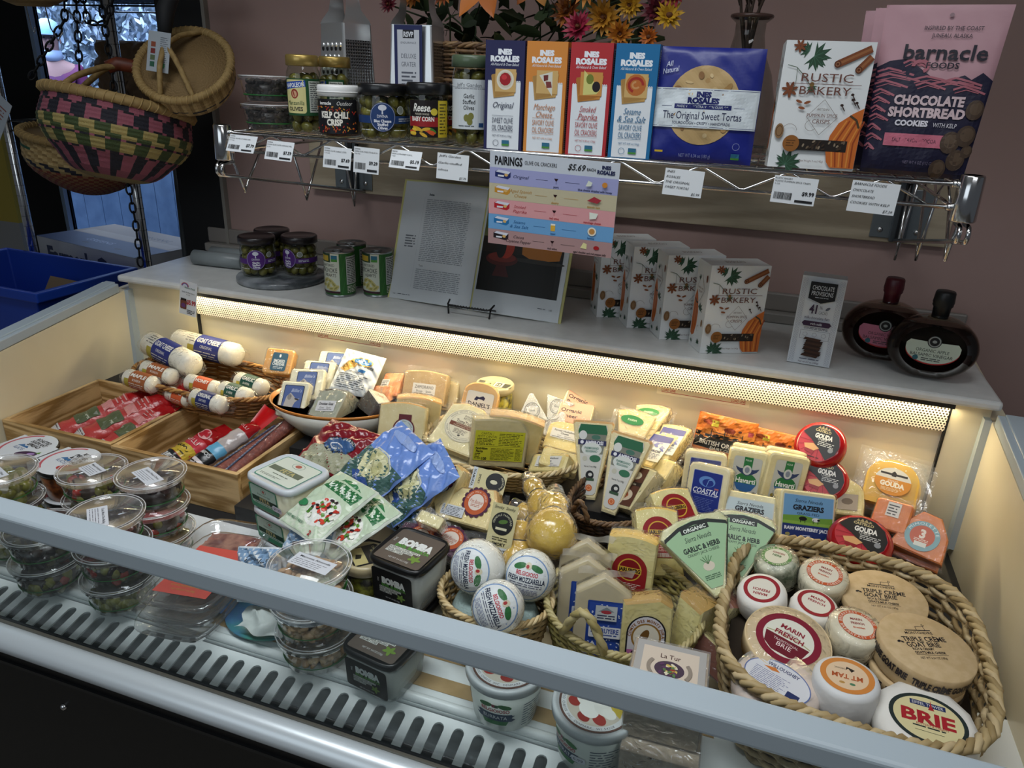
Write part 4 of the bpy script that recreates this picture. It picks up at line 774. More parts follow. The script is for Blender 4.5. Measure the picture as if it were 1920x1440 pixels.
# ------------------------------------------------------------------ behind the shelf goods: graters, wicker basket with flowers, vase
STEEL = mat('#dfe1e2', rough=.28, metal=.85)
def _holes(nt, b, p, r):
    N, L = nt.nodes, nt.links
    tc = N.new('ShaderNodeTexCoord'); v = N.new('ShaderNodeTexVoronoi'); v.inputs['Scale'].default_value = 1/p; v.inputs['Randomness'].default_value = 0.0
    L.new(tc.outputs['Object'], v.inputs['Vector']); m = N.new('ShaderNodeMath'); m.operation = 'LESS_THAN'; m.inputs[1].default_value = r; L.new(v.outputs['Distance'], m.inputs[0])
    mx = N.new('ShaderNodeMixRGB'); mx.inputs[1].default_value = (.6, .62, .63, 1); mx.inputs[2].default_value = (.01, .01, .01, 1); L.new(m.outputs[0], mx.inputs[0]); L.new(mx.outputs[0], b.inputs['Base Color'])
    i = N.new('ShaderNodeMath'); i.operation = 'SUBTRACT'; i.inputs[0].default_value = 1; L.new(m.outputs[0], i.inputs[1]); L.new(i.outputs[0], b.inputs['Metallic']); b.inputs['Roughness'].default_value = .22
    bp = N.new('ShaderNodeBump'); bp.inputs['Strength'].default_value = .9; bp.inputs['Distance'].default_value = .002; L.new(v.outputs['Distance'], bp.inputs['Height']); L.new(bp.outputs[0], b.inputs['Normal'])
def grater(label, x, y, rz, hang, z=SH):
    t = thing('box_grater', label, 'grater', (x, y, z), (0, 0, R_(rz)), 'steel box graters at the back of the shelf'); H = .205; b = MB(); a0, a1, d0, d1 = .053, .044, .040, .033
    def P(u, v, w): s = v/H; return ((a0+(a1-a0)*s)*u, (d0+(d1-d0)*s)*w, v)
    vs = [P(u, v, w) for v in (0, H) for u, w in ((-1, -1), (1, -1), (1, 1), (-1, 1))]; b.add(vs, [(0, 1, 5, 4), (1, 2, 6, 5), (2, 3, 7, 6), (3, 0, 4, 7)], STEEL); b.build('steel_body', t, bevel=.004)
    b = MB()      # big coarse teeth as raised half domes with a dark opening
    for r in range(7):
        for c in range(5):
            u = -.72+.36*c+(.18 if r % 2 else 0); v = .03+r*.022
            if abs(u) > .85: continue
            p = P(u, v, -1); b.ball((p[0], p[1]+.001, v+.003), .0058, STEEL, 8, sy=.7); b.ball((p[0], p[1]-.0006, v-.0035), .0048, BLACK, 8, sy=.25)
    if not hang: b.build('coarse_teeth', t)
    b = MB(); p0 = [P(1, v, w) for v, w in ((.02, -.85), (.02, .85), (.175, .85), (.175, -.85))]; b.add([(q[0]+.0004, q[1], q[2]) for q in p0], [(0, 1, 2, 3)], patterned('fine_grating_surface', lambda nt, bb: _holes(nt, bb, .0058, .33))); b.build('fine_side', t); b = MB()
    p0 = [P(-1, v, w) for v, w in ((.02, -.85), (.02, .85), (.175, .85), (.175, -.85))]; b.add([(q[0]-.0004, q[1], q[2]) for q in p0], [(3, 2, 1, 0)], patterned('medium_grating_surface', lambda nt, bb: _holes(nt, bb, .010, .30))); b.build('medium_side', t)
    b = MB(); hp = [(-.044, 0), (-.043, .008), (-.033, .025), (-.030, .045), (-.036, .062), (-.02, .070), (.02, .070), (.036, .062), (.030, .045), (.033, .025), (.043, .008), (.044, 0)]; b.grid(lambda u, v: (hp[round(u*11)][0], (v-.5)*2*(.033-.018*min(1, hp[round(u*11)][1]/.03)), H+hp[round(u*11)][1]), 11, 2, STEEL); b.box(-.043, .043, -.031, .031, H-.001, H+.001, STEEL); b.build('handle', t)
    if hang:
        b = MB(); b.box(-.032, .028, -.0435, -.0425, .02, .205, ink('#262c58')); o = b.build('card_sleeve', t)
        a = Art(); a.r(-2.5, 3, 2.2, 19.6, '#c9cdd4'); a.r(-1.3, 18.1, 1.1, 19.6, '#23242b'); a.t('RSVP', -.1, 18.8, .9, '#d9dce2', w=2.1, bold=.04); a.t('ENDURANCE', -.1, 17.3, .35, '#5b5f6b', w=3.3); a.t('DELUXE', -.1, 14.9, .85, '#6e727d', w=3.2); a.t('GRATER', -.1, 13.4, .85, '#6e727d', w=3.2)
        a.g(-1.7, 3.6, 1.6, 12.2, 12, '#5b5f6b'); a.build('printed_text', o, front(-.0436))
grater('box grater showing its coarse holed face, left of the carded one', -.868, 1.47, -28, False)
grater('box grater wearing a navy and grey card sleeve', -.715, 1.49, 2, True)

# ---- woven work shared by all baskets
def se_pt(a, rx, ry, se): c, s = math.cos(a), math.sin(a); g = (abs(c)**se+abs(s)**se)**(-1/se); return rx*g*c, ry*g*s
def woven(name, label, mx, rx, ry, H, flare=1.25, rows=14, stakes=28, sr=.0032, se=2.3, cols=('#b79a6c', '#a58557', '#c4a97c'), rim=.007, rimc=None, group=None, handles=0, cat='basket', dip=0., rimtw=26, gloss=.55, hh=.05, ha=0, hr=.006):
    t = thing(name, label, cat, mx=mx, group=group); ms = [mat(c, rough=gloss, noise=cols[1], nscale=60) for c in cols]; rimm = [mat(c, rough=gloss) for c in (rimc or cols)]
    b = MB(); amp = sr*.85
    def rad(z): s = (z/H)**.8; return 1/flare+(1-1/flare)*s
    for k in range(rows):
        z = sr+(H-sr*2)*k/(rows-1); N = stakes*4; pts = []; ph = k % 2
        for i in range(N):
            a = 2*PI*i/N; q = rad(z); o = amp*math.cos(a*stakes/2*1.0+ph*PI)
            x, y = se_pt(a, rx*q+o, ry*q+o, se); pts.append((x, y, z+random.uniform(-.15, .15)*sr - dip*math.cos(2*a)*z/H))
        b.tube(pts, sr*random.uniform(.85, 1.1), random.choice(ms), 5, closed=True)
    for j in range(stakes):
        a = 2*PI*(j+.5)/stakes; pts = []
        for i in range(5): z = H*i/4; q = rad(z); x, y = se_pt(a, rx*q, ry*q, se); pts.append((x, y, z- dip*math.cos(2*a)*z/H))
        b.tube(pts, sr*.9, ms[1], 5)
    b.build('woven_wall', t)
    b = MB(); N = 120
    for s in range(3):
        pts = [];
        for i in range(N):
            a = 2*PI*i/N; th = a*rimtw+2*PI*s/3; x, y = se_pt(a, rx+rim*.6*math.cos(th), ry+rim*.6*math.cos(th), se); pts.append((x, y, H+rim*.6*math.sin(th)- dip*math.cos(2*a)))
        b.tube(pts, rim*.55, rimm[s % len(rimm)], 6, closed=True)
    b.build('braided_rim', t)
    b = MB(); q = 1/flare
    for i in range(9):
        yy = -1+2*(i+.5)/9; w = math.sqrt(1-abs(yy)**se*.98) if abs(yy) < 1 else 0; b.tube([(-rx*q*w, ry*q*yy, sr*.6), (rx*q*w, ry*q*yy, sr*.6)], sr*1.2, ms[i % 3], 5)
    b.lathe([(.0001, sr*.3), (q*.98, sr*.3)], ms[1], 28, sx=rx, sy=ry, se=se); b.build('base', t)
    for h in range(handles):
        b = MB(); a = R_(ha)+PI*h
        for s in (0, 1):
            pts = []
            for i in range(13):
                u = i/12; aa = a+(u-.5)*.75*(.09/max(rx, ry)); x, y = se_pt(aa, rx, ry, se); th = u*20+PI*s
                pts.append((x*1.02+hr*.4*math.cos(th), y*1.02+hr*.4*math.sin(th), H+hh*math.sin(PI*u)))
            b.tube(pts, hr*.75, rimm[s], 6)
        b.build('handle', t)
    return t
woven('wicker_flower_basket', 'brown wicker basket holding the autumn flowers behind the cracker boxes', TR((-.60, 1.62, SH), 0), .20, .105, .175, flare=1.12, rows=22, stakes=30, sr=.0035, cols=('#8a6b48', '#5f4630', '#9b7c56'), se=2.6, rim=.006)
GREENS = [mat(c, rough=.6) for c in ('#23301c', '#2f3f22', '#3a4a2a')]
def petal(mb, M, L, w, m, curl=.25, n=4):
    vs = []
    for i in range(n+1):
        u = i/n; ww = w*math.sin(PI*min(1, u*.9+.12))**.8; z = curl*L*u*u
        for s in (-1, 0, 1): vs.append(M @ Vector((L*u, s*ww, z+(.12*w if s else 0))))
    mb.add(vs, [(i*3+s, i*3+s+1, (i+1)*3+s+1, (i+1)*3+s) for i in range(n) for s in (0, 1)], m, True)
def flower(label, p, R, c, c2, kind='daisy', aim=(0, -1, .3), seed=0, stem=None):
    rd = random.Random(seed); q = Vector(aim).to_track_quat('Z', 'Y').to_matrix().to_4x4(); M0 = Matrix.Translation(p) @ q
    o = MB(); ms = [mat(c, rough=.55), mat(c2, rough=.55)]
    if kind == 'lily':
        for k in range(6): M = M0 @ Matrix.Rotation(k*PI/3+rd.uniform(-.1, .1), 4, 'Z') @ Matrix.Rotation(R_(-38), 4, 'Y'); petal(o, M, R, R*.30, ms[k % 2], -.55, 6)
    else:
        for ring in range(3 if kind == 'mum' else 2):
            n = 16-ring*3
            for k in range(n):
                M = M0 @ Matrix.Rotation(2*PI*k/n+ring*.2+rd.uniform(-.08, .08), 4, 'Z') @ Matrix.Rotation(R_(-12-ring*24+rd.uniform(-8, 8)), 4, 'Y'); petal(o, M, R*(1-.22*ring)*rd.uniform(.88, 1.05), R*.13, ms[(k+ring) % 2], .1, 3)
    t = o.build('flower'); tag(t, label, 'flower', 'artificial autumn flowers in the wicker basket')
    o = MB(); o.ball(M0 @ Vector((0, 0, R*.12)), R*.22, mat('#5b3313', rough=.8), 10, sz=.8); o.build('flower_center', t)
    o = MB(); e = Vector(stem or (-.60+rd.uniform(-.12, .12), 1.62+rd.uniform(-.04, .04), 1.60)); s = M0 @ Vector((0, 0, -.004)); o.tube([s, s.lerp(e, .35)+Vector((0, .02, .02)), s.lerp(e, .7)+Vector((0, .01, .02)), e], .0018, GREENS[1], 5); o.build('stem', t)
fl = [((-.735, 1.53, 1.775), .036, '#b5702a', '#9c5a20', 'mum', 'amber daisy bloom between the two graters and the basket'), ((-.795, 1.56, 1.80), .030, '#5e2420', '#7a3a2a', 'mum', 'small rust bloom above the left end of the wicker basket'),
      ((-.655, 1.50, 1.775), .034, '#a5602a', '#8a4420', 'mum', 'tan orange bloom just right of the carded grater'), ((-.560, 1.50, 1.795), .078, '#c4712c', '#b0601f', 'lily', 'large orange lily drooping over the basket front'),
      ((-.485, 1.56, 1.80), .05, '#b5652a', '#c4812f', 'lily', 'smaller orange lily right of the big one'), ((-.43, 1.50, 1.795), .030, '#8c2230', '#a33040', 'mum', 'crimson bloom above the red cracker box'), ((-.365, 1.50, 1.785), .040, '#c47f28', '#b06a1c', 'mum', 'golden bloom over the blue cracker box, upper one'),
      ((-.335, 1.53, 1.735), .040, '#b07a22', '#c9912f', 'mum', 'mustard bloom low over the blue cracker box'), ((-.375, 1.50, 1.715), .034, '#8f1e3a', '#a52c46', 'mum', 'magenta red bloom touching the top of the blue box'), ((-.315, 1.50, 1.80), .036, '#7a1c1c', '#942c22', 'mum', 'dark red bloom near the right edge, highest of them'),
      ((-.295, 1.50, 1.705), .030, '#c07a20', '#a5601a', 'mum', 'amber bloom over the gap beside the torta package'), ((-.285, 1.52, 1.755), .028, '#c99a2a', '#b5841f', 'mum', 'yellow cluster bloom above the torta package corner'), ((-.245, 1.50, 1.785), .030, '#c4862a', '#d09a34', 'daisy', 'yellow daisy half furled at the upper right of the bouquet'),
      ((-.232, 1.50, 1.745), .032, '#4f1420', '#641a26', 'mum', 'maroon bloom right of the yellow cluster'), ((-.200, 1.49, 1.775), .034, '#7a1420', '#8f1c28', 'mum', 'red bloom at the far right tip of the bouquet'), ((-.205, 1.48, 1.735), .030, '#c49a22', '#b5861c', 'daisy', 'yellow daisy hanging below the far right red bloom'),
      ((-.235, 1.47, 1.700), .022, '#c06a1e', '#a5551a', 'daisy', 'little orange blossom resting above the torta package'), ((-.80, 1.55, 1.755), .022, '#4f1420', '#641a26', 'mum', 'maroon tassel bloom beside the left grater handle'), ((-.41, 1.54, 1.745), .036, '#9a5a1e', '#7e4318', 'mum', 'brown orange bloom behind the golden ones')]
for i, (p, R, c, c2, k, lb) in enumerate(fl): flower(lb, (p[0]-.01, p[1], p[2]+.002), R, c, c2, k, (random.uniform(-.3, .3), -1, random.uniform(-.1, .4)), i)
b = MB(); rd = random.Random(11)
for i in range(150):
    x = rd.uniform(-.80, -.24); p = Vector((x, rd.uniform(1.53, 1.68), rd.uniform(1.70, 1.84)-(.03 if x < -.5 else 0))); M = Matrix.Translation(p) @ Euler((rd.uniform(-1, 1), rd.uniform(-1, 1.2), rd.uniform(0, 6))).to_matrix().to_4x4(); petal(b, M, rd.uniform(.03, .065), rd.uniform(.008, .016), rd.choice(GREENS), -.3, 4)
o = b.build('bouquet_foliage'); tag(o, 'dark green artificial leaves filling out the bouquet in the wicker basket', 'foliage', kind='stuff')
t = thing('bottle_vase', 'smoky pink glass bottle vase holding dry twigs behind the torta package', 'vase', (-.075, 1.55, SH)); b = MB()
b.lathe([(.045, 0), (.062, .004), (.065, .03), (.063, .09), (.05, .14), (.033, .175), (.027, .205), (.027, .225), (.036, .232), (.037, .238), (.033, .240)], clear('#dfe2df', rough=.03, refl=1.5), 36); b.build('glass_body', t)
b = MB(); b.tube([(.035*math.cos(a), .035*math.sin(a), .236) for a in [2*PI*i/32 for i in range(32)]], .0036, mat('#4d3a34', rough=.15), closed=True); b.build('rim', t)
t = tag(thing('dry_twigs', 'x', 'twigs', (-.075, 1.55, SH)), 'dark dry branching twigs standing in the glass bottle vase', 'twigs'); b = MB(); rd = random.Random(4)
for i in range(7):
    a = rd.uniform(0, 6.28); p = Vector((.03*math.cos(a), .03*math.sin(a), .02)); q = Vector((-.018*math.cos(a), -.018*math.sin(a), .23)); e = q+Vector((rd.uniform(-.05, .05), rd.uniform(-.03, .03), .12)); b.tube([p, q, q.lerp(e, .5)+Vector((.004, 0, 0)), e], [.003, .0028, .0024, .0015], mat('#3a2c22', rough=.8), 6)
    for s in range(3): r = q.lerp(e, .2+.25*s); b.tube([r, r+Vector((rd.uniform(-.035, .035), rd.uniform(-.02, .02), .05))], [.002, .0008], mat('#3a2c22', rough=.8), 5)
b.build('branches', t)

# ------------------------------------------------------------------ goods on the counter
Z0 = ZD+.0004
t = MB(); t.lathe([(.108, 0), (.112, .003), (.112, .012), (.109, .015), (.0001, .015)], mat('#3d4245', rough=.18, noise='#8b9094', nscale=14), 64); o = t.build('marble_board'); o.location = (-1.160, 1.59, Z0); tag(o, 'round grey veined marble board under the purple labelled olive jars', 'board')
pj = lambda: art_div('#4d2672', 'Garlic', 'Stuffed', 'Olives')
for lb, x, y, rz in (('purple labelled garlic olive jar, front one on the marble board', -1.205, 1.560, 30), ('garlic olive jar at the back of the marble board, mostly hidden', -1.225, 1.652, -60), ('purple labelled garlic olive jar on the right side of the marble board', -1.118, 1.618, -12)):
    jar('garlic_stuffed_olive_jar', lb, (x, y, Z0+.0155), .0435, .100, '#1c1517', art=pj(), artz=.022, group='purple labelled olive jars on the marble board', rz=rz, neck=.96, seed=int(-x*100), cc='#6f6a30', lidh=.014)
def art_can():
    a = Art(); a.r(-11.4, 0, 11.4, 10.1, '#2e5f2c')
    for i in range(9): a.line([(-1+i*.02-i*1.2+3, .1+i*.2), (1.5-i*1.2+3, 9.9)], .12, '#3c7636')
    a.r(-4.6, .5, 1.6, 10.1, '#c6cbbb'); a.r(-4.6, 8.0, -.5, 10.1, '#20402a'); a.r(-4.0, 8.3, -1.0, 9.6, '#b59a35'); a.r(-.3, 8.2, 1.2, 9.7, '#2e6a86'); a.r(-.3, 8.2, 1.2, 8.8, '#4a8a3a')
    a.t('QUARTERED', -1.6, 7.3, .62, '#1c1c1c', w=4.2); a.t('ARTICHOKE', -1.6, 6.1, 1.1, '#1c1c1c', w=5.4); a.t('HEARTS', -.7, 4.9, .75, '#1c1c1c', w=3.0)
    rd = random.Random(3)
    for x, y, q in ((-2, 3.6, 30), (-.6, 3.4, -30), (.2, 2.6, -50), (-1.4, 2.3, 60), (-2.8, 2.4, 10), (-.4, 1.6, 0), (.6, 1.8, 40)): a.e(x, y, 1.0, .5, '#b9b071', rot=q, n=14); a.e(x, y, .6, .2, '#8f8a4a', rot=q, n=10)
    a.r(-4.6, .5, 1.6, 1.0, '#3d1f2a'); a.r(3.2, 2.6, 6.8, 9.4, '#b9bdb9'); a.t('Nutrition Facts', 5, 9.0, .45, '#111', w=3.3, bold=.04); a.g(3.4, 2.8, 6.6, 8.6, 14, '#2b2d2b'); a.g(3.3, .5, 6.6, 2.3, 5, '#c9cdbf'); return a
for lb, x, y, rz in (('green artichoke hearts can, front left of the three on the counter', -.955, 1.540, 5), ('artichoke can at the back of the three, only its top showing', -.970, 1.625, 10), ('green artichoke hearts can, right one beside the cookbook', -.872, 1.580, 8)):
    t = thing('artichoke_can', lb, 'can', (x, y, Z0), (0, 0, R_(rz)), 'green artichoke cans on the counter'); R = .0365; b = MB(); tin = mat('#a9adae', rough=.28, metal=1.)
    b.lathe([(R, 0), (R+.001, .002), (R, .004), (R-.0008, .006), (R-.0008, .104), (R, .106), (R+.001, .108), (R, .110), (R-.003, .110), (R-.004, .106), (.0001, .106)], tin, 40); b.build('tin_body', t)
    b = MB(); b.tube([(.012*math.cos(a), -.008+.008*math.sin(a), .1085) for a in [2*PI*i/16 for i in range(16)]], .0014, tin, closed=True, n=6); b.box(-.004, .004, .0, .018, .107, .1085, tin); b.build('pull_ring', t); art_can().build('paper_label', t, cyl(R-.0004, .005), cut=.5)
# cling film rolls
for i, (y, z, lb) in enumerate(((1.62, .021, 'frosted cylindrical plastic roll lying at the counter left end, nearer the front'), (1.675, .021, 'frosted cylindrical plastic roll lying behind the other roll'))):
    b = MB(); b.lathe([(.017, 0), (.020, .001), (.020, .15), (.017, .151)], mat('#8d9597', rough=.35, tr=.2), 24); o = b.build('plastic_roll'); o.matrix_world = TR((-1.46+i*.012, y, Z0+.0206), 4, 0, 90); tag(o, lb, 'plastic roll', 'frosted plastic rolls')
# sale tag hanging in the corner
b = MB(); w, h = .046, .092; b.box(-w/2, w/2, 0, .0007, 0, h, mat('#ccd2d8', rough=.5)); o = b.build('sale_tag'); M, _, _ = pose('decktag'); o.matrix_world = TR((-1.335, 1.431, 1.040), 8, 3, 12); tag(o, 'small white sale tag with a jar picture priced $5.99 at the left corner', 'price tag')
a = Art(); W, H = 4.6, 9.2
for i, c in enumerate(('#b0444a', '#5a6ab0', '#d5dae0')): a.ring(-.9, 7.7, 1.0-i*.22, 1.0-i*.22, .2, c, a0=0, a1=180, n=14)
a.t('Rainbow Foods', .4, 7.5, .5, '#2d6a4a', w=2.8, shear=.3); a.t('Garlic Stuffed Olives', 0, 6.2, .36, '#222', w=3.4); a.t('7.7 OZ', 0, 5.6, .25, '#222'); a.t('$5.99', .9, 3.7, 1.2, '#a5232b', w=2.4, bold=.04)
a.rr(-2.0, 1.5, -.3, 4.0, '#6b3a2c', .3); a.r(-1.9, 3.8, -.4, 4.4, '#1a1414'); a.e(-1.15, 2.5, .6, .6, '#5b3470', n=14); a.g(-.2, .4, 2.0, 1.7, 3, '#333'); a.build('printed_text', o, front(-.0002))
# ---- cookbook on a wire easel
M, w, h = pose('book'); M = TR((-.617, 1.535, Z0+.006), -3, -20); w, h = .44, .285
t = thing('open_cookbook', 'large open cookbook showing a text page and a cheese photograph', 'book', mx=M); b = MB(); b.box(-w/2-.004, w/2+.004, .018, .022, -.003, h+.004, mat('#c4c07a', rough=.5)); b.build('cover', t)
pg = mat('#c3c8cb', rough=.22, spec=.6)
def page(s):
    def g(u, v): x = s*(.002+u*(w/2-.004)); return (x, .0165-.011*math.sin(PI*min(1, u*1.15))**.7*(1-u*.35), v*h)
    return g
for s, nm in ((-1, 'left_page'), (1, 'right_page')):
    b = MB(); b.grid(page(s), 18, 6, pg); b.grid(lambda u, v: (page(s)(u, v)[0], .0178, v*h), 1, 1, pg)
    b.add([(s*.002, .0165, 0), (s*(w/2-.002), page(s)(1, 0)[1], 0), (s*(w/2-.002), .018, 0), (s*.002, .018, 0)], [(0, 1, 2, 3)], pg); b.build(nm, t)
mp = lambda s: (lambda u, v, l: (s*(.002+(u if s > 0 else -u)*1), page(s)(min(1, max(0, abs(u)/(w/2-.004))), 0)[1]-.0004-l, v))
mpL = lambda u, v, l: (u-.002, page(-1)(min(1, max(0, -u/(w/2-.004))), 0)[1]-.0005-l, v)
mpR = lambda u, v, l: (u+.002, page(1)(min(1, max(0, u/(w/2-.004))), 0)[1]-.0005-l, v)
a = Art(); k = '#4a4e55'; a.t('Swiss', -13.9, 25.6, .5, k, w=1.4, bold=.03); a.g(-15.0, 9.6, -3.2, 24.6, 34, '#858a90', fill=.36, rag=.04); a.t('Turin', -14.0, 8.6, .45, k, w=1.2); a.g(-15.2, 2.9, -3.2, 7.9, 11, '#858a90', fill=.36, rag=.04); a.g(-19.6, 12.6, -16.6, 15.8, 5, '#6a6e75', rag=.1); a.t('162', -20.4, 1.2, .3, k); a.line([(-15.7, 25.0), (-16.0, 3.2)], .03, '#9a9ea5'); a.g(-19.4, 1.1, -15.8, 1.4, 1, k, rag=0)
a.build('printed_text', t.children[1], mpL, cut=1.2)
a = Art(); a.r(.5, 5.0, 20.4, 26.6, '#15130f'); a.r(.5, 17.5, 20.4, 26.6, '#5c5f3c'); a.r(.5, 14.0, 20.4, 17.6, '#241c14')
a.p([(10.4, 18.8), (12, 20.6), (15.5, 21.0), (19.4, 19.4), (20.0, 17), (19.6, 13.8), (14.0, 12.8), (10.8, 14.2)], '#b5722a'); a.p([(9.6, 20.6), (11.5, 21.6), (12.4, 18.0), (10.2, 16.6)], '#c2a04a'); a.p([(12, 20.6), (15.5, 21.0), (19.4, 19.4), (16, 18.8)], '#c99a3e')
a.e(14.5, 12.9, 6.5, .5, '#33302b'); a.e(6.0, 12.6, 4.0, 1.6, '#54201a'); a.e(6.0, 13.0, 3.5, 1.1, '#7a2e24'); a.p([(5.0, 11.2), (7.2, 11.2), (8.4, 8.6), (4.2, 8.6)], '#4a1a16'); a.e(6.8, 15.4, 2.0, 2.6, '#b03a26'); a.e(5.6, 15.2, 1.2, 2.4, '#1e1c18'); a.e(2.2, 19.6, 1.0, 1.2, '#8a9a3a'); a.e(3.8, 20.0, .8, 1.0, '#6a2a24')
a.t('163', 19.4, 2.6, .4, k); a.g(16.4, 2.5, 18.2, 2.8, 1, k, rag=0); a.build('printed_photograph', t.children[2], mpR, cut=1.2)
t = thing('book_easel', 'black twisted wire easel holding the cookbook open', 'easel', (-.60, 1.525, Z0)); b = MB(); IR = mat('#0c0b0b', rough=.4)
b.tube([(-.055, -.004, .028), (-.052, -.022, .022), (-.045, -.024, .020), (.045, -.024, .020), (.052, -.022, .022), (.055, -.004, .028)], .0022, IR); b.tube([(x*.001, -.024+.0022*math.cos(x*.9), .0205+.0022*math.sin(x*.9)) for x in range(-44, 45, 2)], .0016, IR, 5)
for s in (-1, 1): b.tube([(s*.05, -.022, .0), (s*.052, -.020, .02), (s*.05, .03, .004), (s*.045, .16, .004)], .0022, IR); b.tube([(s*.045, .035, .006), (s*.04, .12, .20)], .0022, IR); b.tube([(s*.04, .12, .20), (s*.045, .16, .004)], .0018, IR)
b.build('wire_frame', t)
# ---- four crisps boxes
for x, y, lb in ((-.023, 1.503, 'white pumpkin spice crisps box at the front right end of the counter row'), (-.114, 1.556, 'pumpkin spice crisps box second from the right in the counter row'), (-.194, 1.606, 'pumpkin spice crisps box third from the right in the counter row'), (-.274, 1.656, 'pumpkin spice crisps box at the back left of the counter row, under the chart')):
    rustic_box(lb, TR((x, y-.002, Z0), 26), .124, .183, .066)
# ---- chocolate carton
def art_choc(W, H):
    a = Art(); a.r(.02, .02, W-.02, H-.02, '#ccd1d6'); p = '#8b8fa0'
    for i in range(34):
        for x in (.45, .95, W-.45, W-.95): a.ring(x, .5+i*.5, .2, .26, .04, p, n=6)
    a.p([(1.7, H-.9), (6.5, H-.9), (6.5, H-4.2), (4.1, H-5.0), (1.7, H-4.2)][::-1], '#141416'); a.t('CHOCOLATE', 4.1, H-2.0, .85, '#d6dade', w=3.9); a.t('PROVISIONS', 4.1, H-3.1, .85, '#d6dade', w=3.9); a.g(2.9, H-4.0, 5.3, H-3.8, 1, '#d6dade', rag=0)
    a.t('41', 3.0, H-6.2, 1.7, '#35203a', w=1.4, bold=.03); a.t('%', 4.4, H-5.8, .6, '#35203a'); a.t('CACAO', 4.9, H-6.8, .6, '#5b5f6b', w=1.6); a.e(5.6, H-5.9, .5, .25, '#5b5f6b', rot=40, n=8); a.t('milk chocolate flats', 4.0, H-7.9, .55, '#35203a', w=4.6)
    a.p([(1.4, H-9.1), (1.8, H-8.6), (6.4, H-8.6), (6.8, H-9.1), (6.4, H-9.6), (1.8, H-9.6)][::-1], '#35203a'); a.t('rich milk', 4.1, H-9.1, .5, '#d6dade', w=2.1); a.g(2.0, H-10.3, 6.3, H-9.8, 2, '#55596a', rag=0); a.line([(1.5, H-10.5), (6.8, H-10.5), (6.8, H-12.2), (1.5, H-12.2), (1.5, H-10.5)], .05, '#55596a')
    for x in (2.4, 4.1, 5.8): a.ring(x, H-11.3, .5, .45, .05, '#55596a', n=5)
    rd = random.Random(1)
    for i in range(9): y = 1.9+i*.42; s = rd.uniform(-.3, .3); a.p([(2.5+s, y), (5.5+s, y-.2), (5.8+s, y+.3), (2.8+s, y+.5)], '#2c1b16' if i % 2 else '#40291f')
    a.g(2.2, 1.1, 5.8, 1.5, 1, '#55596a', rag=0); a.t('Net wt 6.3 oz (180g)', 4, .7, .35, '#35203a', w=3.8); return a
o, w, h = box_thing('chocolate_carton', 'tall white and grey milk chocolate carton standing between the crisps and vinegar', 'choc', .045, mat('#cdd2d6', rough=.4), cat='carton', art=art_choc, mx=TR((.131, 1.497, Z0+.001), -5, -2), wh=(.080, .176))
# ---- round flask vinegar bottles
def flask(label, x, y, rz, liq, cap, lab, txt, lean=0):
    t = thing('vinegar_bottle', label, 'bottle', (x, y, Z0), (0, 0, R_(rz)), 'round flask bottles of balsamic vinegar'); R = .079; D = .026; cz = R*.80
    def prof(k, zc=0):
        mb = MB(); n = 40; pr = []
        for i in range(n): a = 2*PI*i/n; pr.append((R*k*math.cos(a), max(.0035+(1-k)*.05, cz+R*.79*k*math.sin(a))))
        return pr
    def shell(mb, k, m, zmax=9):
        rings = []
        for yy, s in ((-D, .72), (-D*.86, .90), (-D*.5, .985), (0, 1.), (D*.5, .985), (D*.86, .90), (D, .72)):
            rings.append([(x_*s, yy*k, min(zmax, (z_-cz)*s+cz)) for x_, z_ in prof(k)])
        n = len(rings[0]); vs = [p for r in rings for p in r]; fs = [(i*n+j, i*n+(j+1) % n, (i+1)*n+(j+1) % n, (i+1)*n+j) for i in range(6) for j in range(n)]; fs += [tuple(range(n)), tuple(6*n+j for j in range(n-1, -1, -1))]; mb.add(vs, fs, m, True)
    b = MB(); shell(b, 1, clear('#e6ddd4', rough=.01, refl=.8)); b.lathe([(.020, cz+R*.71), (.0135, cz+R*.75+.004), (.0130, cz+R*.75+.012)], GLASS, 24); b.build('glass_body', t)
    b = MB(); shell(b, .982, mat(liq, rough=.08, spec=.7), cz+R*.58); b.build('vinegar', t, kind='stuff')
    b = MB(); zc = cz+R*.75-.004; b.lathe([(.0145, zc+.002), (.0152, zc+.022), (.0180, zc+.026), (.0175, zc+.029), (.0185, zc+.032), (.0172, zc+.050), (.0155, zc+.053), (.0001, zc+.0535)], mat(cap, rough=.42), 28); b.build('wax_cap', t)
    a = Art(); P = []
    for i in range(24): q = PI+PI*i/23; P.append((4.6*math.cos(q), .6+2.9*math.sin(q)))
    P += [(4.6, 1.3), (4.0, 2.0), (1.4, 1.9), (-1.4, 1.9), (-4.0, 2.0), (-4.6, 1.3)]; a.p([(x_, y_-.25) for x_, y_ in P[:24]]+[(4.6, .8), (-4.6, .8)], '#a52a2a'); a.p(P, lab); a.e(0, 2.0, 1.2, 1.2, '#17181a'); a.ring(0, 2.0, 1.05, 1.05, .22, '#8f9490', n=24); a.e(0, 2, .4, .3, '#8f9490', n=10)
    a.t(txt, 0, .2, .62, '#1b1d1e', w=5.6); a.t('BALSAMIC VINEGAR', 0, -.7, .62, '#1b1d1e', w=7.2); a.e(-2.6, -1.45, .5, .5, '#2f5f6a', n=14); a.g(-1.6, -1.9, 1.6, -1.2, 2, '#3b3e40', rag=0); a.e(-3.6, 1.4, .02, .02, lab, n=4)
    a.build('paper_label', t, front(-D, 0, cz-.004), rough=.4)
flask('round flask of dark apple balsamic vinegar with black cap and pale label', .345, 1.525, -6, '#150b09', '#101314', '#b9c4b4', 'ORGANIC APPLE'); flask('round flask of brown balsamic vinegar with maroon cap and pink label', .268, 1.595, -6, '#30150d', '#4d0f1c', '#b56a80', 'ORGANIC WHITE')
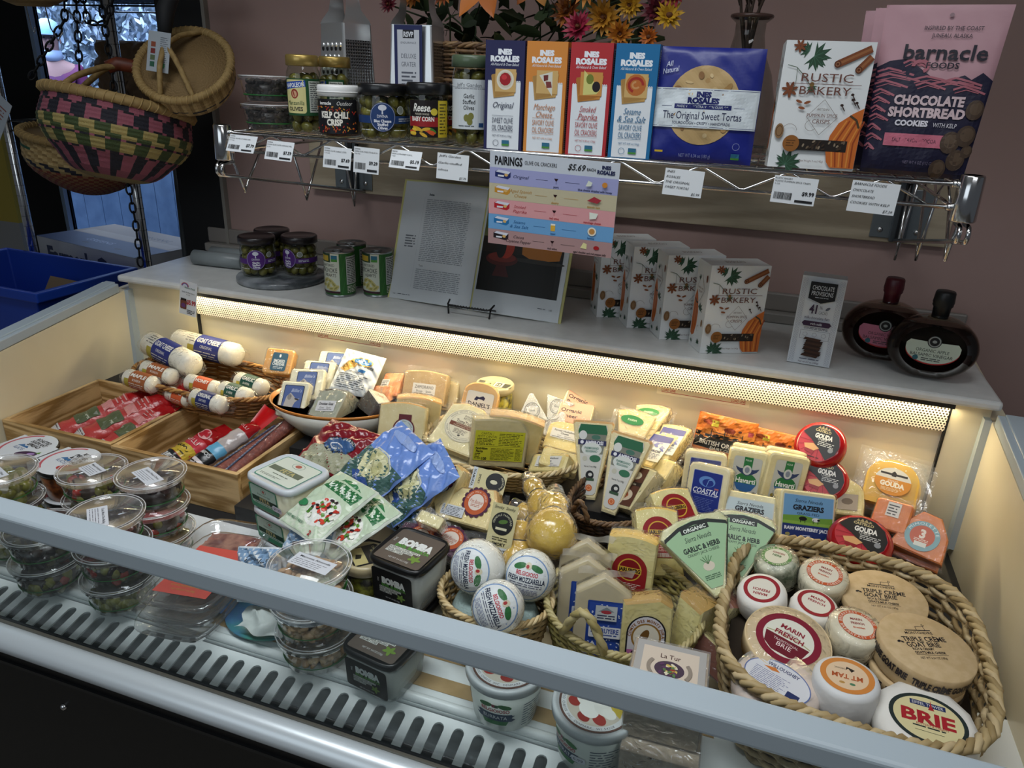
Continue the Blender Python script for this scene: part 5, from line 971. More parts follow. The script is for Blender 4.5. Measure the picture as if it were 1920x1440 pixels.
# ------------------------------------------------------------------ packaged cheese builders
def chz(c, n=None): return mat(c, rough=.42, noise=n or c, nscale=35, bump=.05, bscale=150)
def rrect(w, h, q=.008, n=3, top_only=False):
    P = []
    for cx, cz, a0 in ((w/2-q, q, -90), (w/2-q, h-q, 0), (-w/2+q, h-q, 90), (-w/2+q, q, 180)):
        P += [(cx+q*math.cos(R_(a0+90*i/n)), cz+q*math.sin(R_(a0+90*i/n))) for i in range(n+1)]
    return P
def dome(w, h, q=.25):       # slab with an arched top like a cut from a wheel
    return [(w/2, 0)]+[(w/2*math.cos(a)*1.0, h*(1-q)+h*q*math.sin(a)**.7) for a in [PI*i/10 for i in range(11)]]+[(-w/2, 0)]
def arc_top(w, h, d=.012, wb=None):
    wb = w if wb is None else wb
    return [(wb/2, 0)]+[(w/2-w*i/8, h-d*(abs(i-4)/4)**2) for i in range(9)]+[(-wb/2, 0)]
def slab(name, label, mx, poly, t, c, art=None, ay=0., ax=0., wrap=True, rind=None, fringe='t', cat='cheese', group=None, wm=None, t2=None, n2=None, back=None, seed=0, arough=.4, taper=0.):
    o = thing(name, label, cat, mx=mx, group=group); b = MB(); m = chz(c, n2)
    n = len(poly); zs = [p[1] for p in poly]; xs = [p[0] for p in poly]; h = max(zs); cz = h/2; cx = (min(xs)+max(xs))/2
    bx = .0025; k = lambda p, s: ((p[0]-cx)*s+cx, (p[1]-cz)*s+cz); inset = 1-bx*2/min(h, max(xs)-min(xs))
    rings = [(0, inset), (bx, 1), (t-bx, 1-taper), (t, inset-taper)]
    vs = [(k(p, s)[0], y, k(p, s)[1]) for y, s in rings for p in poly]
    side_f = [(r*n+i, r*n+(i+1) % n, (r+1)*n+(i+1) % n, (r+1)*n+i) for r in range(3) for i in range(n)]
    b.add(vs, [tuple(range(n))[::-1], tuple(3*n+i for i in range(n))], m)
    if rind:
        rm = chz(*rind) if isinstance(rind, tuple) else chz(rind); hi = [f for f in side_f if sum(vs[i][2] for i in f)/4 > h*.72]; lo = [f for f in side_f if f not in hi]; b.add(vs, hi, rm); b.add(vs, lo, m)
    else: b.add(vs, side_f, m)
    b.build('cheese', o)
    if wrap:
        b = MB(); W = wm or WRAP; e = .0012; rd = random.Random(seed)
        ring = [(-e, 1.0), (-e*.2, 1.03), (t+e, 1.03-taper), (t+e*1.5, 1.-taper)]
        vs = [(k(p, s)[0], y, k(p, s)[1]) for y, s in ring for p in poly]
        b.add(vs, [(r*n+i, r*n+(i+1) % n, (r+1)*n+(i+1) % n, (r+1)*n+i) for r in range(3) for i in range(n)], W, True)
        b.add([(p[0], -e, p[1]) for p in poly], [tuple(range(n))[::-1]], W)
        x0, x1 = min(xs), max(xs)
        for s in fringe:
            def g(u, v, s=s):
                w_ = rd.uniform(-1, 1)*.0016*v+.003*math.sin(u*14+seed)*v
                if s == 't': return (x0+(x1-x0)*u*(1+.06*v), t*.5+w_, h*.985+v*.011+.002*math.sin(u*9))
                if s == 'b': return (x0+(x1-x0)*u*(1+.06*v), t*.5+w_, -v*.010)
                if s == 'r': return (x1+v*.010, t*.5+w_, h*u)
                return (x0-v*.010, t*.5+w_, h*u)
            b.grid(g, 12, 2, W)
        b.build('plastic_wrap', o)
    if art: art.build('printed_label', o, front(-.0012 if wrap else 0, ax, ay), rough=arough)
    return o
def pack(name, label, mx, w, h, d, c, artfn=None, crinkle=.001, seed=0, cat='food package', group=None, pw=2.4, seal=.008, m=None, seam=None, cut=.5):
    o = thing(name, label, cat, mx=mx, group=group); f = pillow(w, h, d, crinkle=crinkle, seed=seed, pw=pw); b = MB(); mm = m or mat(c, rough=.3, bump=.35, bscale=45)
    b.grid(f(-1), 40, 40, mm); b.grid(f(1), 18, 18, mm); b.build('pouch', o)
    if artfn:
        fn = f(-1)
        def q(u, v, l): p = fn(min(1, max(0, u/w+.5)), min(1, max(0, v/h))); return (u, p[1]-.0007-l, v)
        artfn(w*100, h*100).build('printed_front', o, q, cut=cut, cutv=cut, rough=.3)
    return o
def disc(name, label, mx, R, H, c, art=None, rc=.006, cat='cheese', group=None, wrapm=None, sidem=None, n2=None, wrinkle=0., seg=40, part='wheel', coat=0.):
    o = thing(name, label, cat, mx=mx, group=group); b = MB(); m = sidem or chz(c, n2)
    pr = [(R-rc, 0), (R-rc*.3, rc*.3), (R, rc), (R, H-rc), (R-rc*.3, H-rc*.3), (R-rc, H), (.0001, H)]
    b.lathe([(.0001, 0)]+pr, m, seg)
    if wrinkle:
        rd = random.Random(int(R*1e5)); b.v = [(x*(1+rd.uniform(-1, 1)*wrinkle), y*(1+rd.uniform(-1, 1)*wrinkle), z) if .15*H < z < .85*H else (x, y, z) for x, y, z in b.v]
    b.build(part, o)
    if wrapm: b = MB(); b.lathe([(R*.7, -.0004), (R+.0006, rc), (R+.0012, H-rc), (R-rc*.2, H+.0004), (.0001, H+.0006)], wrapm, seg); b.build('plastic_wrap', o)
    if art: art.build('round_label', o, top(H+(.0006 if wrapm else 0)))
    return o
def P(k): return pose(k)

# ------------------------------------------------------------------ back left: goat cheese tray
woven('wicker_tray', 'oval brown wicker tray holding the goat cheese logs in the back left corner', TR((-1.215, 1.352, .868), -4), .215, .108, .055, flare=1.18, rows=10, stakes=34, sr=.0030, cols=('#a8763c', '#7d5226', '#bb8a4c'), se=2.3, rim=.006)
def log(label, a, c, R, bandc, txt, sub=None, bw=(.30, .72), yel=True, group=None, name='goat_cheese_log', big=True):
    A, B = Vector(a), Vector(c); d = B-A; L = d.length; yaw = math.atan2(d.y, d.x); pit = math.asin(d.z/L)
    mx = Matrix.Translation(A) @ Matrix.Rotation(yaw, 4, 'Z') @ Matrix.Rotation(-pit, 4, 'Y')
    t = thing(name, label, 'cheese', mx=mx, group=group or 'vacuum packed goat cheese logs in the wicker tray')
    q = Matrix.Rotation(PI/2, 4, 'Y'); b = MB(); b.lathe([(.0001, 0), (R*.8, .001), (R, R*.25), (R, L-R*.4), (R*.8, L-R*.1), (R*.3, L), (.0001, L)], mat('#e9e4d3', rough=.42, bump=.3, bscale=60), 28, M=q); b.build('cheese', t)
    b = MB(); rd = random.Random(int(R*1e5)+int(abs(A.x)*1e4))
    def g(u, v): th = 2*PI*u; r = (R*1.03 if v < .8 else R*(1.03-(v-.8)*2.2))+.0022*math.sin(th*5+v*9)*(v > .75); return (v*(L+.022)-.002, r*math.cos(th), r*math.sin(th))
    b.grid(g, 24, 20, WRAP); b.build('plastic_wrap', t)
    a = Art(); W = L*100; x0, x1 = W*bw[0], W*bw[1]; q_ = R*100
    a.r(x0, -q_*1.5, x1, q_*1.3, bandc)
    if yel: a.r(x0-(x1-x0)*.26, -q_*1.4, x0, -q_*.2, '#a5963a')
    if big: a.g(x0-(x1-x0)*.4, 0, x0-.1, q_*.9, 4, '#3a3a44', fill=.2)
    a.t(txt, (x0+x1)/2, q_*.35, q_*.42, '#e6e4dc', w=(x1-x0)*.9, bold=.03)
    if sub: a.t(sub, (x0+x1)/2, -q_*.2, q_*.24, '#e6e4dc', w=(x1-x0)*.5)
    a.g(x0+.2, -q_*1.2, x1-.2, -q_*.5, 3, '#d6d4cc', fill=.3)
    def fn(u, v, l): th = v/R+R_(38); r = R*1.03+.0006+l; return (u, -r*math.cos(th), r*math.sin(th))
    for i, op in enumerate(a.ops): pass
    for o_ in [1]:      # rotate the cutting axis so the band follows the round body
        a.ops = [([(y, -x) for x, y in vs], fs, c_, l) for vs, fs, c_, l in a.ops]
        a.build('printed_band', t, lambda u, v, l: fn(-v, u, l), cut=.4)
    return t
log('large white goat cheese log with blue band, the rear one', (-1.385, 1.435, .965), (-1.185, 1.425, .955), .030, '#2b3579', 'GOAT CHEESE', 'ORIGINAL', (.42, .80))
log('large white goat cheese log with blue band, the nearer left one', (-1.415, 1.375, .972), (-1.235, 1.325, .955), .030, '#2b3579', 'GOAT CHEESE', 'ORIGINAL', (.30, .68))
log('small goat cheese log with brown maple bourbon band in front', (-1.375, 1.255, .930), (-1.285, 1.248, .925), .021, '#9a5a34', 'MAPLE', 'BOURBON', (.30, .85), big=False)
log('small goat cheese log with brown band behind its maple twin', (-1.360, 1.295, .942), (-1.262, 1.285, .935), .020, '#9a5a34', 'MAPLE', 'BOURBON', (.30, .80), big=False)
log('small goat cheese log with orange label in the tray middle', (-1.240, 1.300, .925), (-1.155, 1.305, .915), .020, '#c2552e', 'HONEY', None, (.35, .80), big=False)
log('small herb speckled goat cheese log with green band, rear one', (-1.130, 1.345, .930), (-1.045, 1.335, .925), .021, '#1f4a40', 'GARLIC', '& HERB', (.30, .75), big=False)
log('small herb goat cheese log with green band, front one', (-1.140, 1.300, .922), (-1.055, 1.290, .918), .021, '#1f4a40', 'GARLIC', '& HERB', (.30, .70), big=False)
log('small goat cheese log with navy original band at the tray front', (-1.180, 1.250, .915), (-1.085, 1.240, .912), .021, '#232f66', 'ORIGINAL', 'GOAT CHEESE', (.28, .72), big=False)
log('small goat cheese log half hidden at the tray front left edge', (-1.262, 1.262, .905), (-1.195, 1.250, .903), .017, '#c2552e', 'HONEY', None, (.4, .9), yel=False, big=False)
M, w, h = P('cheddar'); a = Art(); a.rr(-1.6, -2.2, 2.2, 2.4, '#34566b', .5); a.t('SMOKED', .3, .3, .7, '#d6dce0', w=2.8, bold=.03); a.t('CHEDDAR', .3, -.5, .7, '#d6dce0', w=3.0, bold=.03); a.e(.3, 1.6, .25, .45, '#d6dce0', n=10); a.g(-.9, -1.8, 1.6, -1.1, 2, '#b6c0c6')
slab('smoked_cheddar', 'small orange smoked cheddar block with slate blue label by the tray', M, rrect(w, h+.006, .006), .028, '#d9a352', a, ay=h*.5, n2='#cf9546')

# ------------------------------------------------------------------ white bowl of mixed packs
def bowl(name, label, mx, rx, ry, H, cin, crim):
    t = thing(name, label, 'bowl', mx=mx); b = MB(); n = 48; pr = []
    for q, z in ((.45, 0), (.60, .004), (.82, H*.45), (.97, H*.9), (1.0, H), (.975, H*1.01), (.95, H*.9), (.80, H*.46), (.58, .010), (.0002, .008)): pr.append((q, z))
    b.lathe(pr[:4]+pr[6:], mat(cin, rough=.15), n, sx=rx, sy=ry); b.build('bowl_body', t); b = MB(); b.lathe(pr[3:7], mat(crim, rough=.2), n, sx=rx, sy=ry); b.build('painted_rim', t); return t
bowl('oval_bowl', 'oval white ceramic bowl with an orange painted rim full of cheese packs', TR((-.845, 1.325, .862), 12), .155, .105, .078, '#cfcdc2', '#c07a33')
def art_billie(a=None, c='#56699c'):
    a = Art(); a.rr(-2.3, -2.9, 2.4, 3.1, '#1f2740', .3); a.rr(-2.15, -2.75, 2.25, 2.95, c, .3); a.t("Billie's", .7, 1.9, .8, '#cfd6e6', w=2.5, shear=.3)
    a.p([(-1.9, -2.6), (-1.4, .4), (-.6, 1.3), (.2, .6), (.9, -.1), (1.8, .1), (.8, -.9), (.2, -2.6)], '#b9b4ac'); a.e(-.7, .3, .5, .7, '#8f8a84', n=12); a.e(-.4, .5, .12, .1, '#1a1a1a', n=8); a.e(1.1, -.15, .6, .18, '#3a3432', rot=-10, n=10); return a
for i, k in enumerate(('billie1', 'billie2', 'billie3', 'billie4')):
    M, w, h = P(k); slab('goat_cheese_block', ('creamy goat cheese block with a goat on its blue label, nearest of four', 'creamy goat cheese block second in the blue labelled row of four', 'creamy goat cheese block third in the blue labelled row of four', 'creamy goat cheese block rearmost in the blue labelled row, by the load line')[i], M, rrect(w, h, .005), .022, '#e9e3c6', art_billie(), ay=h*.5, group='blue labelled goat cheese blocks in the bowl', seed=i, fringe='tr')
M, w, h = P('drunken'); a = Art(); a.r(-2.4, -1.2, 2.4, 1.3, '#d5d4d3'); a.t('Drunken Goat', 0, .55, .6, '#1d1d1f', w=3.7, bold=.04); a.t('Goat    Spain', 0, -.35, .5, '#3a3a3e', w=2.9); a.g(-1.8, -1.0, 1.8, -.7, 1, '#3a3a3e', rag=0)
slab('drunken_goat_wedge', 'grey green drunken goat cheese wedge with white label in the bowl', M, [(w/2*.72, 0), (w/2, h*.95), (w*.1, h), (-w*.36, h*.93), (-w/2, 0)], .05, '#aeb09a', a, ay=h*.42, n2='#a3a590', rind=('#4f4440', '#2e2628'))
M2 = TR((-.772, 1.302, .925), -35, -30, 15); slab('drunken_goat_wedge', 'dark rinded goat cheese wedge lying behind the labelled one in the bowl', M2, [(.03, 0), (.035, .055), (-.03, .05), (-.035, 0)], .045, '#4a4240', None, n2='#2c2526', rind='#d9d6c4', group='drunken goat wedges')
M, w, h = P('emmental')
def art_em(W, H):
    a = Art(); a.e(.6, H*.74, W*.25, 1.1, '#d9a93a', n=24); a.e(.6, H*.74, W*.22, .9, '#3a74ad', n=24); a.p([(-1.3, H*.72), (.4, H*.83), (1.2, H*.75), (2.2, H*.72)], '#dfe4e8'); a.t('EMMENTAL CHEESE', .3, H*.66, .5, '#3b3524', w=W*.66, bold=.03, rot=-6); a.p([(-W*.42, H*.5), (-W*.2, H*.78), (-W*.05, H*.62), (-W*.26, H*.44)], '#c89a4a')
    a.g(-W*.4, H*.08, W*.34, H*.42, 8, '#5c6064', fill=.35); a.t('EMMENTHOL', 0, H*.47, .5, '#5c6064', w=W*.42); a.r(W*.02, H*.5, W*.2, H*.56, '#3a74ad'); return a
pack('swiss_cheese_pack', 'shiny white and silver Swiss cheese pack leaning above the bowl', M, w, h, .022, '#d2d5d6', art_em, crinkle=.0012, seed=4, m=mat('#cfd2d2', rough=.22, bump=.5, bscale=40), group=None, cat='cheese')
def chz_marb(): return mat('#d8743a', rough=.4, noise='#edb07a', nscale=55)
for i, k in enumerate(('orange1', 'orange2')):
    M, w, h = P(k); a = Art(); a.r(-2.6, .2, -.4, 4.2, '#cfcdc8'); a.g(-2.4, .5, -.6, 4.0, 7, '#55504a')
    o = slab('marbled_orange_cheese', ('marbled orange cheese piece at the rear right rim of the bowl', 'marbled orange cheese piece in the bowl beside the Swiss pack')[i], M, rrect(w, h, .004), .025, '#d8743a', a, n2='#edb07a', group='marbled orange cheese pieces in the bowl')

# ------------------------------------------------------------------ hard cheese slabs
M, w, h = P('zamorano'); a = Art(); a.r(-2.7, -1.3, 2.7, 1.4, '#d6d2cc'); a.t('ZAMORANO', 0, .6, .75, '#232022', w=4.4); a.t('Sheep    Spain', 0, -.35, .5, '#3a3a3e', w=3.6); a.g(-2.2, -1.1, 2.2, -.8, 1, '#3a3a3e', rag=0)
slab('zamorano_slab', 'tan sheep cheese slab with a white Zamorano label by the back panel', M, arc_top(w, h, .006), .035, '#c9ab78', a, ay=h*.42, n2='#bb9a66', rind='#b3895a')
slab('zamorano_slab', 'grey rinded cheese slab tucked behind the Zamorano piece', M @ Matrix.Translation((.028, .043, -.006)), arc_top(w*.8, h*.95, .006), .03, '#c4b48c', None, rind='#8f856a', group='zamorano slabs')
def art_man():
    a = Art(); a.r(-1.3, .8, 1.5, 3.2, '#5a1620'); a.e(0, 0, 2.4, 2.4, '#5a1620'); a.e(0, 0, 2.1, 2.1, '#b9c3c1'); a.arc("SHEEP'S MILK CHEESE", 0, 0, 1.75, 90, .3, '#2a2a2c', span=150); a.t('MANCHEGO', 0, -.1, .65, '#1c1c1e', w=3.5, bold=.01); a.r(-.5, .5, .5, .8, '#2a2a2c'); a.e(0, -.95, .3, .25, '#2a2a2c', n=12); return a
for i, k in enumerate(('manchego1', 'manchego2')):
    M, w, h = P(k); slab('manchego_slab', ('pale Manchego slab with round maroon bordered label, the front one', 'Manchego slab standing behind the labelled front one')[i], M, arc_top(w, h+.012, .008), .026, '#d8c996', art_man() if i == 0 else None, ay=h*.36, ax=.006, n2='#cfbd85', rind='#cf9c52', group='Manchego slabs', seed=3+i)
# marinated cheese jar
t = jar('marinated_cheese_jar', 'jar of yellow marinated cheese with a brass lid standing at the back panel', (-.505, 1.428, .8604), .043, .136, '#b8ab86', content='solid', cc='#b9a428', neck=.92, lidh=.012)
a = Art(); a.r(-7, -1.15, 7, 1.15, '#3e4038'); a.r(-2.2, -1.3, -.1, 1.4, '#c9c27c'); a.r(.1, -1.3, 2.2, 1.4, '#d2cfbd'); a.p([(-1.6, -.4), (-.9, .5), (-.6, 0), (-.3, -.5), (-1, -.1)], '#2c2c20'); a.r(.5, -.9, 1.8, 1.0, '#3a3a34'); a.t('13', 1.15, 0, .9, '#d2cfbd', w=.9, bold=.04)
a.ops = [([(max(-4.2, min(4.2, x)), y) for x, y in vs], fs, c, l) for vs, fs, c, l in a.ops]; a.build('seal_label', t, top(.1355, 0, -.006))
a = Art(); a.r(-4.6, 0, -1.9, 6, '#22231f'); a.r(2.6, 0, 5.4, 6, '#22231f'); a.g(-4.4, 1, -2.2, 5, 6, '#b9b48c'); a.build('paper_label', t, cyl(.043, .02), cut=.5)
# oval cream basket in the middle
woven('round_willow_basket', 'round pale willow basket in the centre holding cheese slabs', TR((-.44, 1.315, .8605), -6), .175, .140, .058, flare=1.35, rows=12, stakes=40, sr=.0032, cols=('#cdb88a', '#b39c6c', '#dac9a0'), se=2.0, rim=.006)
M, w, h = TR((-.520, 1.348, .930), 8, -26, 6), .07, .08
a = Art(); a.rr(-3.0, -3.6, 3.0, 3.2, '#dcd8ca', .6); a.t("DANIEL'S", 0, .4, .85, '#1f1d28', w=4.9, bold=.02); a.t('ARTISAN', 0, -.6, .42, '#6a6670', w=3.3); a.t('FUEGO', 0, -2.3, .6, '#3a3640', w=2.3); a.g(-2, -1.7, 2, -1.4, 1, '#6a6670', rag=0); a.g(-2.4, -3.3, 2.4, -2.9, 1, '#6a6670', rag=0)
a.p([(-1.3, 1.3), (-.9, 2.1), (-.2, 2.0), (.6, 2.4), (1.1, 2.0), (.9, 1.4), (.4, 1.6), (-.4, 1.6), (-.6, 1.2)], '#2a2440')
slab('fuego_cheese', 'pale orange cheese with a cream lion label in front of the jar', M, dome(w+.01, h+.01, .35), .025, '#e3b874', a, ay=h*.46, n2='#dca960')
def art_toma():
    a = Art(); a.e(0, 0, 4.1, 4.1, '#d8d2ba', n=44); a.ring(0, 0, 4.0, 4.0, .06, '#6b655a', n=44); a.ring(0, 0, 3.15, 3.15, .05, '#6b655a', n=40); a.arc('MADE FROM SPARKLING MILK', 0, 0, 3.55, 90, .36, '#55504a', span=150); a.arc('POINT REYES FARMSTEAD CHEESE', 0, 0, 3.55, 270, .36, '#55504a', span=150, inv=True)
    b = Art(); b.t('POINT', 0, 2.3, .5, '#4a453f', w=1.7); b.t('REYES', 0, 1.7, .5, '#4a453f', w=1.7); b.t('TomaTruffle', 0, .75, .8, '#3a2a22', w=4.2, bold=.01); b.r(-3.1, -.75, 3.1, .25, '#6b3828'); b.t('ARTISAN CHEESE WITH', 0, 0, .3, '#d9cdb4', w=3.8); b.t('ITALIAN BLACK TRUFFLE', 0, -.45, .3, '#d9cdb4', w=4.4); b.g(-1.6, -2.3, 1.6, -1.1, 4, '#6b655a'); b.e(0, -2.6, .3, .25, '#55504a', n=12); a.put(b); return a
M, w, h = P('toma'); pl = [(.050, 0), (.045, .10), (.02, .116), (-.02, .118), (-.048, .105), (-.055, 0)]
slab('toma_truffle_slice', 'cream coloured truffle cheese slice with a large round label, topmost of three', M, pl, .022, '#e6dcae', art_toma(), ay=.062, n2='#dccf98', rind='#dfb46a', fringe='tl', group='truffle cheese slices')
for i in (1, 2): slab('toma_truffle_slice', ('cream truffle cheese slice directly under the labelled one', 'lowest cream truffle cheese slice in the willow basket')[i-1], M @ Matrix.Translation((-.006*i, .026*i, -.012*i)), pl, .022, '#e3dcb8', None, n2='#d6cc9a', rind='#dfb46a', fringe='', group='truffle cheese slices', seed=i)
M, w, h = P('cantal1'); a = Art(); W = w*100; y_ = '#b9b930'; a.r(-5.2, -3.4, 5.0, 3.0, y_); k = '#33351a'; a.t('CANTAL /', -2.7, 2.4, .5, k, w=2.6, shear=.2); a.t('PETIT CANTAL', -2.7, 1.75, .5, k, w=4.0, shear=.2); a.g(-4.8, -.1, -.7, 1.4, 5, k); a.g(-.3, -.1, 4.7, 2.6, 8, k, fill=.35); a.line([(-5.1, -.3), (4.9, -.3)], .04, k)
a.t('Nutrition', -3.6, -.8, .5, k, w=2.4, bold=.04); a.t('Facts', -4.0, -1.4, .5, k, w=1.4, bold=.04); a.t('100', -2.9, -3.0, .55, k, w=1.0, bold=.04); a.g(-4.9, -3.1, -3.6, -1.8, 4, k); a.g(-1.7, -3.2, 3.2, -.6, 9, k, fill=.3); a.g(3.4, -3.2, 4.8, -.6, 9, k, fill=.3)
slab('cantal_slab', 'Cantal cheese slab with a yellow green nutrition label in the willow basket', M, arc_top(w, h, .004), .03, '#d0c596', a, ay=h*.47, n2='#c7bb88', rind='#a99c72', fringe='')
M, w, h = P('cantal2'); slab('cantal_slab', 'Cantal slab standing behind the yellow green labelled one', M, arc_top(w, h, .008), .03, '#dacb8e', None, n2='#cfbd7c', rind='#c49a5c', fringe='r', group='cantal slabs')
# snowy goat wedges
for i, (x, y, z, rz, rx) in enumerate(((-.405, 1.400, .934, 25, -36), (-.366, 1.415, .936, -14, -38), (-.362, 1.368, .922, -30, -45))):
    a = Art(); a.ring(0, .2, 1.7, 1.7, .10, '#4a4e58', n=24); a.arc('BONNE BOUCHE CHEESE', 0, .2, 1.3, 90, .3, '#4a4e58', span=330); a.t('Goat', 0, .2, .5, '#5a5e66', w=1.3)
    slab('ripened_goat_wedge', ('snowy wrinkled goat cheese wedge, left of three in silvery paper', 'snowy wrinkled goat cheese wedge, right of three in silvery paper', 'snowy goat cheese wedge lying in front of its two twins')[i], TR((x, y, z), rz, rx), [(.036, 0), (.004, .062), (-.004, .062), (-.036, 0)] if i != 1 else [(.012, 0), (.036, .05), (-.034, .055), (-.012, 0)], .025, '#dedfdc', a, ay=.022 if i != 1 else .032, n2='#c4c6c6', wm=clear(rough=.12, refl=1.8, bump=1., bscale=90, milk=.15), fringe='', group='snowy goat cheese wedges')
for i, k in enumerate(('paneer1', 'paneer2')):
    M, w, h = P(k); a = Art(); W, H = w*100, h*100; a.r(-W/2+.2, .1, W/2-.1, H-.1, '#c08a76'); a.t('SACH', -W/2+1.3, H-1.0, .5, '#ecd6c8', w=1.3); a.t('Organic', -W/2+.6, H-2.5, .95, '#26202a', w=4.6, al='l', bold=.03); a.t('Paneer', -W/2+.6, H-4.0, .95, '#26202a', w=4.0, al='l', bold=.03)
    slab('paneer_block', ('peach labelled organic paneer block, the front one', 'peach labelled organic paneer block peeking over the front one')[i], M, rrect(w, h, .004), .03, '#e6dcb4', a, fringe='r', group='organic paneer blocks', seed=i)
def art_far(full=True):
    a = Art(); a.r(-2.9, -1.1, 3.0, 1.3, '#cfcdc8'); a.t('Farmer Hushallsost', 0, .8, .42, '#2a2a2c', w=4.6, bold=.02); a.t('Cheese', 0, .2, .42, '#2a2a2c', w=1.7, bold=.02); a.t('Cow     Sweden', 0, -.4, .32, '#4a4a4c', w=2.9); a.g(-2.5, -.95, 2.5, -.7, 1, '#4a4a4c', rag=0); return a
for i, k in enumerate(('farmer1', 'farmer3', 'farmer2')):
    if k not in POSE: continue
    M, w, h = P(k); slab('farmer_cheese', ('pale yellow farmer cheese slice with white label leaning on the paneer', 'yellow farmer cheese slice lying between its two labelled neighbours', 'pale farmer cheese piece lying lowest at the basket front')[i], M, dome(w, h, .3) if i == 0 else rrect(w, h, .006), .026, '#e2d294', art_far() if i != 1 else None, ay=h*.52, n2='#d9c680', rind='#d9b25e', group='farmer cheese pieces', seed=i)

# ------------------------------------------------------------------ dark basket of parmesan wedges
woven('dark_wicker_basket', 'dark brown oval wicker basket holding the tall hard cheese wedges', TR((-.148, 1.268, .822), 62), .165, .092, .075, flare=1.35, rows=14, stakes=34, sr=.0034, cols=('#4a3424', '#33231a', '#5e4430'), se=2.1, rim=.0055, rimc=('#6b5036', '#55402c'), handles=2, ha=0, hh=.035, dip=.0, hr=.005)
def art_par():
    a = Art(); a.p([(-2.9, 7.0), (-2.6, 7.8), (2.6, 7.8), (2.9, 7.0), (1.3, -5.6), (.8, -6.1), (-.8, -6.1), (-1.3, -5.6)], '#c6c6bf'); a.p([(-2.9, 6.4), (-2.5, 7.8), (2.5, 7.8), (2.9, 6.4), (2.8, 5.8), (-2.8, 5.8)], '#1f5f3e')
    a.p([(-2.75, 5.9), (2.75, 5.9), (2.2, 2.0), (-2.2, 2.0)], '#77796c'); a.e(-1.9, 5.6, .8, .9, '#cdd0cc', n=16); a.e(.7, 5.3, .9, .5, '#3f6a5a', n=12); a.r(-2.8, 3.7, 2.8, 4.7, '#242650'); a.t('AMBROSI', .4, 4.2, .7, '#dcdde2', w=3.6, bold=.04); a.e(-2.0, 4.2, .35, .35, '#dcdde2', n=12)
    a.e(0, 2.9, 2.0, 1.3, '#cdd2cc', n=28); a.t('PARMIGIANO', 0, 3.1, .45, '#2c6a58', w=2.8, bold=.03); a.t('REGGIANO', 0, 2.5, .45, '#2c6a58', w=2.3, bold=.03); a.e(.8, 1.1, 1.1, .7, '#2c6a4a', n=14); a.e(-1.2, 1.0, .5, .5, '#b9b8a6', n=10)
    a.t('Net wt. 7 oz (198g)', 0, -.5, .35, '#2a2a2a', w=2.4); a.e(0, -2.2, .8, .9, '#17181a', n=20); a.e(.1, -2.1, .4, .35, '#c6c6bf', n=10); a.r(-.9, -3.3, .9, -2.8, '#2f4a30'); a.e(0, -4.7, .65, .65, '#c4632f', n=20); a.ring(0, -4.7, .4, .4, .08, '#e8b890', n=14); return a
M, w, h = P('parm1'); pw_ = [(.014, 0), (.041, .152), (.038, .156), (-.038, .156), (-.041, .152), (-.014, 0)]
MP1 = TR((-.190, 1.205, .866), -3, -33, 5); MP2 = TR((-.238, 1.242, .864), 6, -30, -3)
slab('parmesan_wedge', 'tall Parmigiano wedge with green topped label, front one in the dark basket', MP1, pw_, .032, '#e0d3a4', art_par(), ay=.070, n2='#d8c994', rind='#c99a56', fringe='t', group='tall wrapped Parmigiano wedges')
slab('parmesan_wedge', 'tall Parmigiano wedge standing half covered left of the front one', MP2, pw_, .032, '#e0d3a4', art_par(), ay=.070, n2='#d8c994', rind='#c99a56', fringe='t', group='tall wrapped Parmigiano wedges', seed=2)
for i, k in enumerate(('parm3', 'parm4')):
    M, w, h = P(k); a = Art(); a.e(-.6, h*100-2.6, 2.4, 1.1, '#2f7a44', n=24); a.t('PARM', -.6, h*100-2.6, .5, '#d6dcc6', w=1.8)
    slab('parmesan_wedge', ('Parmigiano wedge with orange rind behind the two labelled ones', 'Parmigiano piece at the very back of the basket under crinkled film')[i], M, arc_top(w*.9, h, .008, w*.35), .03, '#e4d096', a, n2='#d9c07c', rind='#cf9a50', fringe='trl', group='tall wrapped Parmigiano wedges', seed=5+i, wm=clear(rough=.08, refl=1.8, bump=1.1, bscale=60, milk=.08))
def art_blue():
    a = Art(); a.r(-2.6, -3.6, 2.6, 3.6, '#cdcdc6'); a.p([(-2.6, 1.4), (2.6, 2.0), (2.6, 3.6), (-2.6, 3.6)], '#3b3f86'); rd = random.Random(3)
    for i in range(14): a.e(rd.uniform(-2, 2), rd.uniform(-.4, 1.6), .5, .25, rd.choice(('#5a60a0', '#8f92b4')), rot=rd.uniform(0, 180), n=9)
    a.t('AMBROSI', 0, -.9, .6, '#24264a', w=3.6, bold=.04); a.g(-2.2, -3.2, 2.2, -1.5, 5, '#4a4c66'); return a
for i, k in enumerate(('blue1', 'blue2')):
    M, w, h = P(k); slab('grana_wedge', ('hard cheese wedge with blue label at the rear right of the dark basket', 'hard cheese wedge with a blue floral label in front of its twin')[i], M, arc_top(w*.95, h, .005, w*.6), .03, '#e2cf94', art_blue(), ay=h*.5, n2='#d8c27c', rind='#d9aa5c', fringe='tr', group='blue labelled hard cheese wedges', seed=i)
M, w, h = P('smokedlabel'); a = Art(); a.r(-2.4, -4.2, 2.6, 4.2, '#5a382a'); a.e(.2, 2.4, 1.5, .9, '#cfc3a4', n=18); a.t('SMOKED', .2, 2.4, .5, '#5a382a', w=2); a.r(-2.4, .2, 2.6, 1.0, '#2a211d'); a.t('Maple', .2, .6, .5, '#cfc3a4', w=2.4); a.e(0, -2.0, 1.9, 1.3, '#c9b9a0', n=20); a.e(-.2, -2.0, 1.2, .8, '#9a5236', n=7)
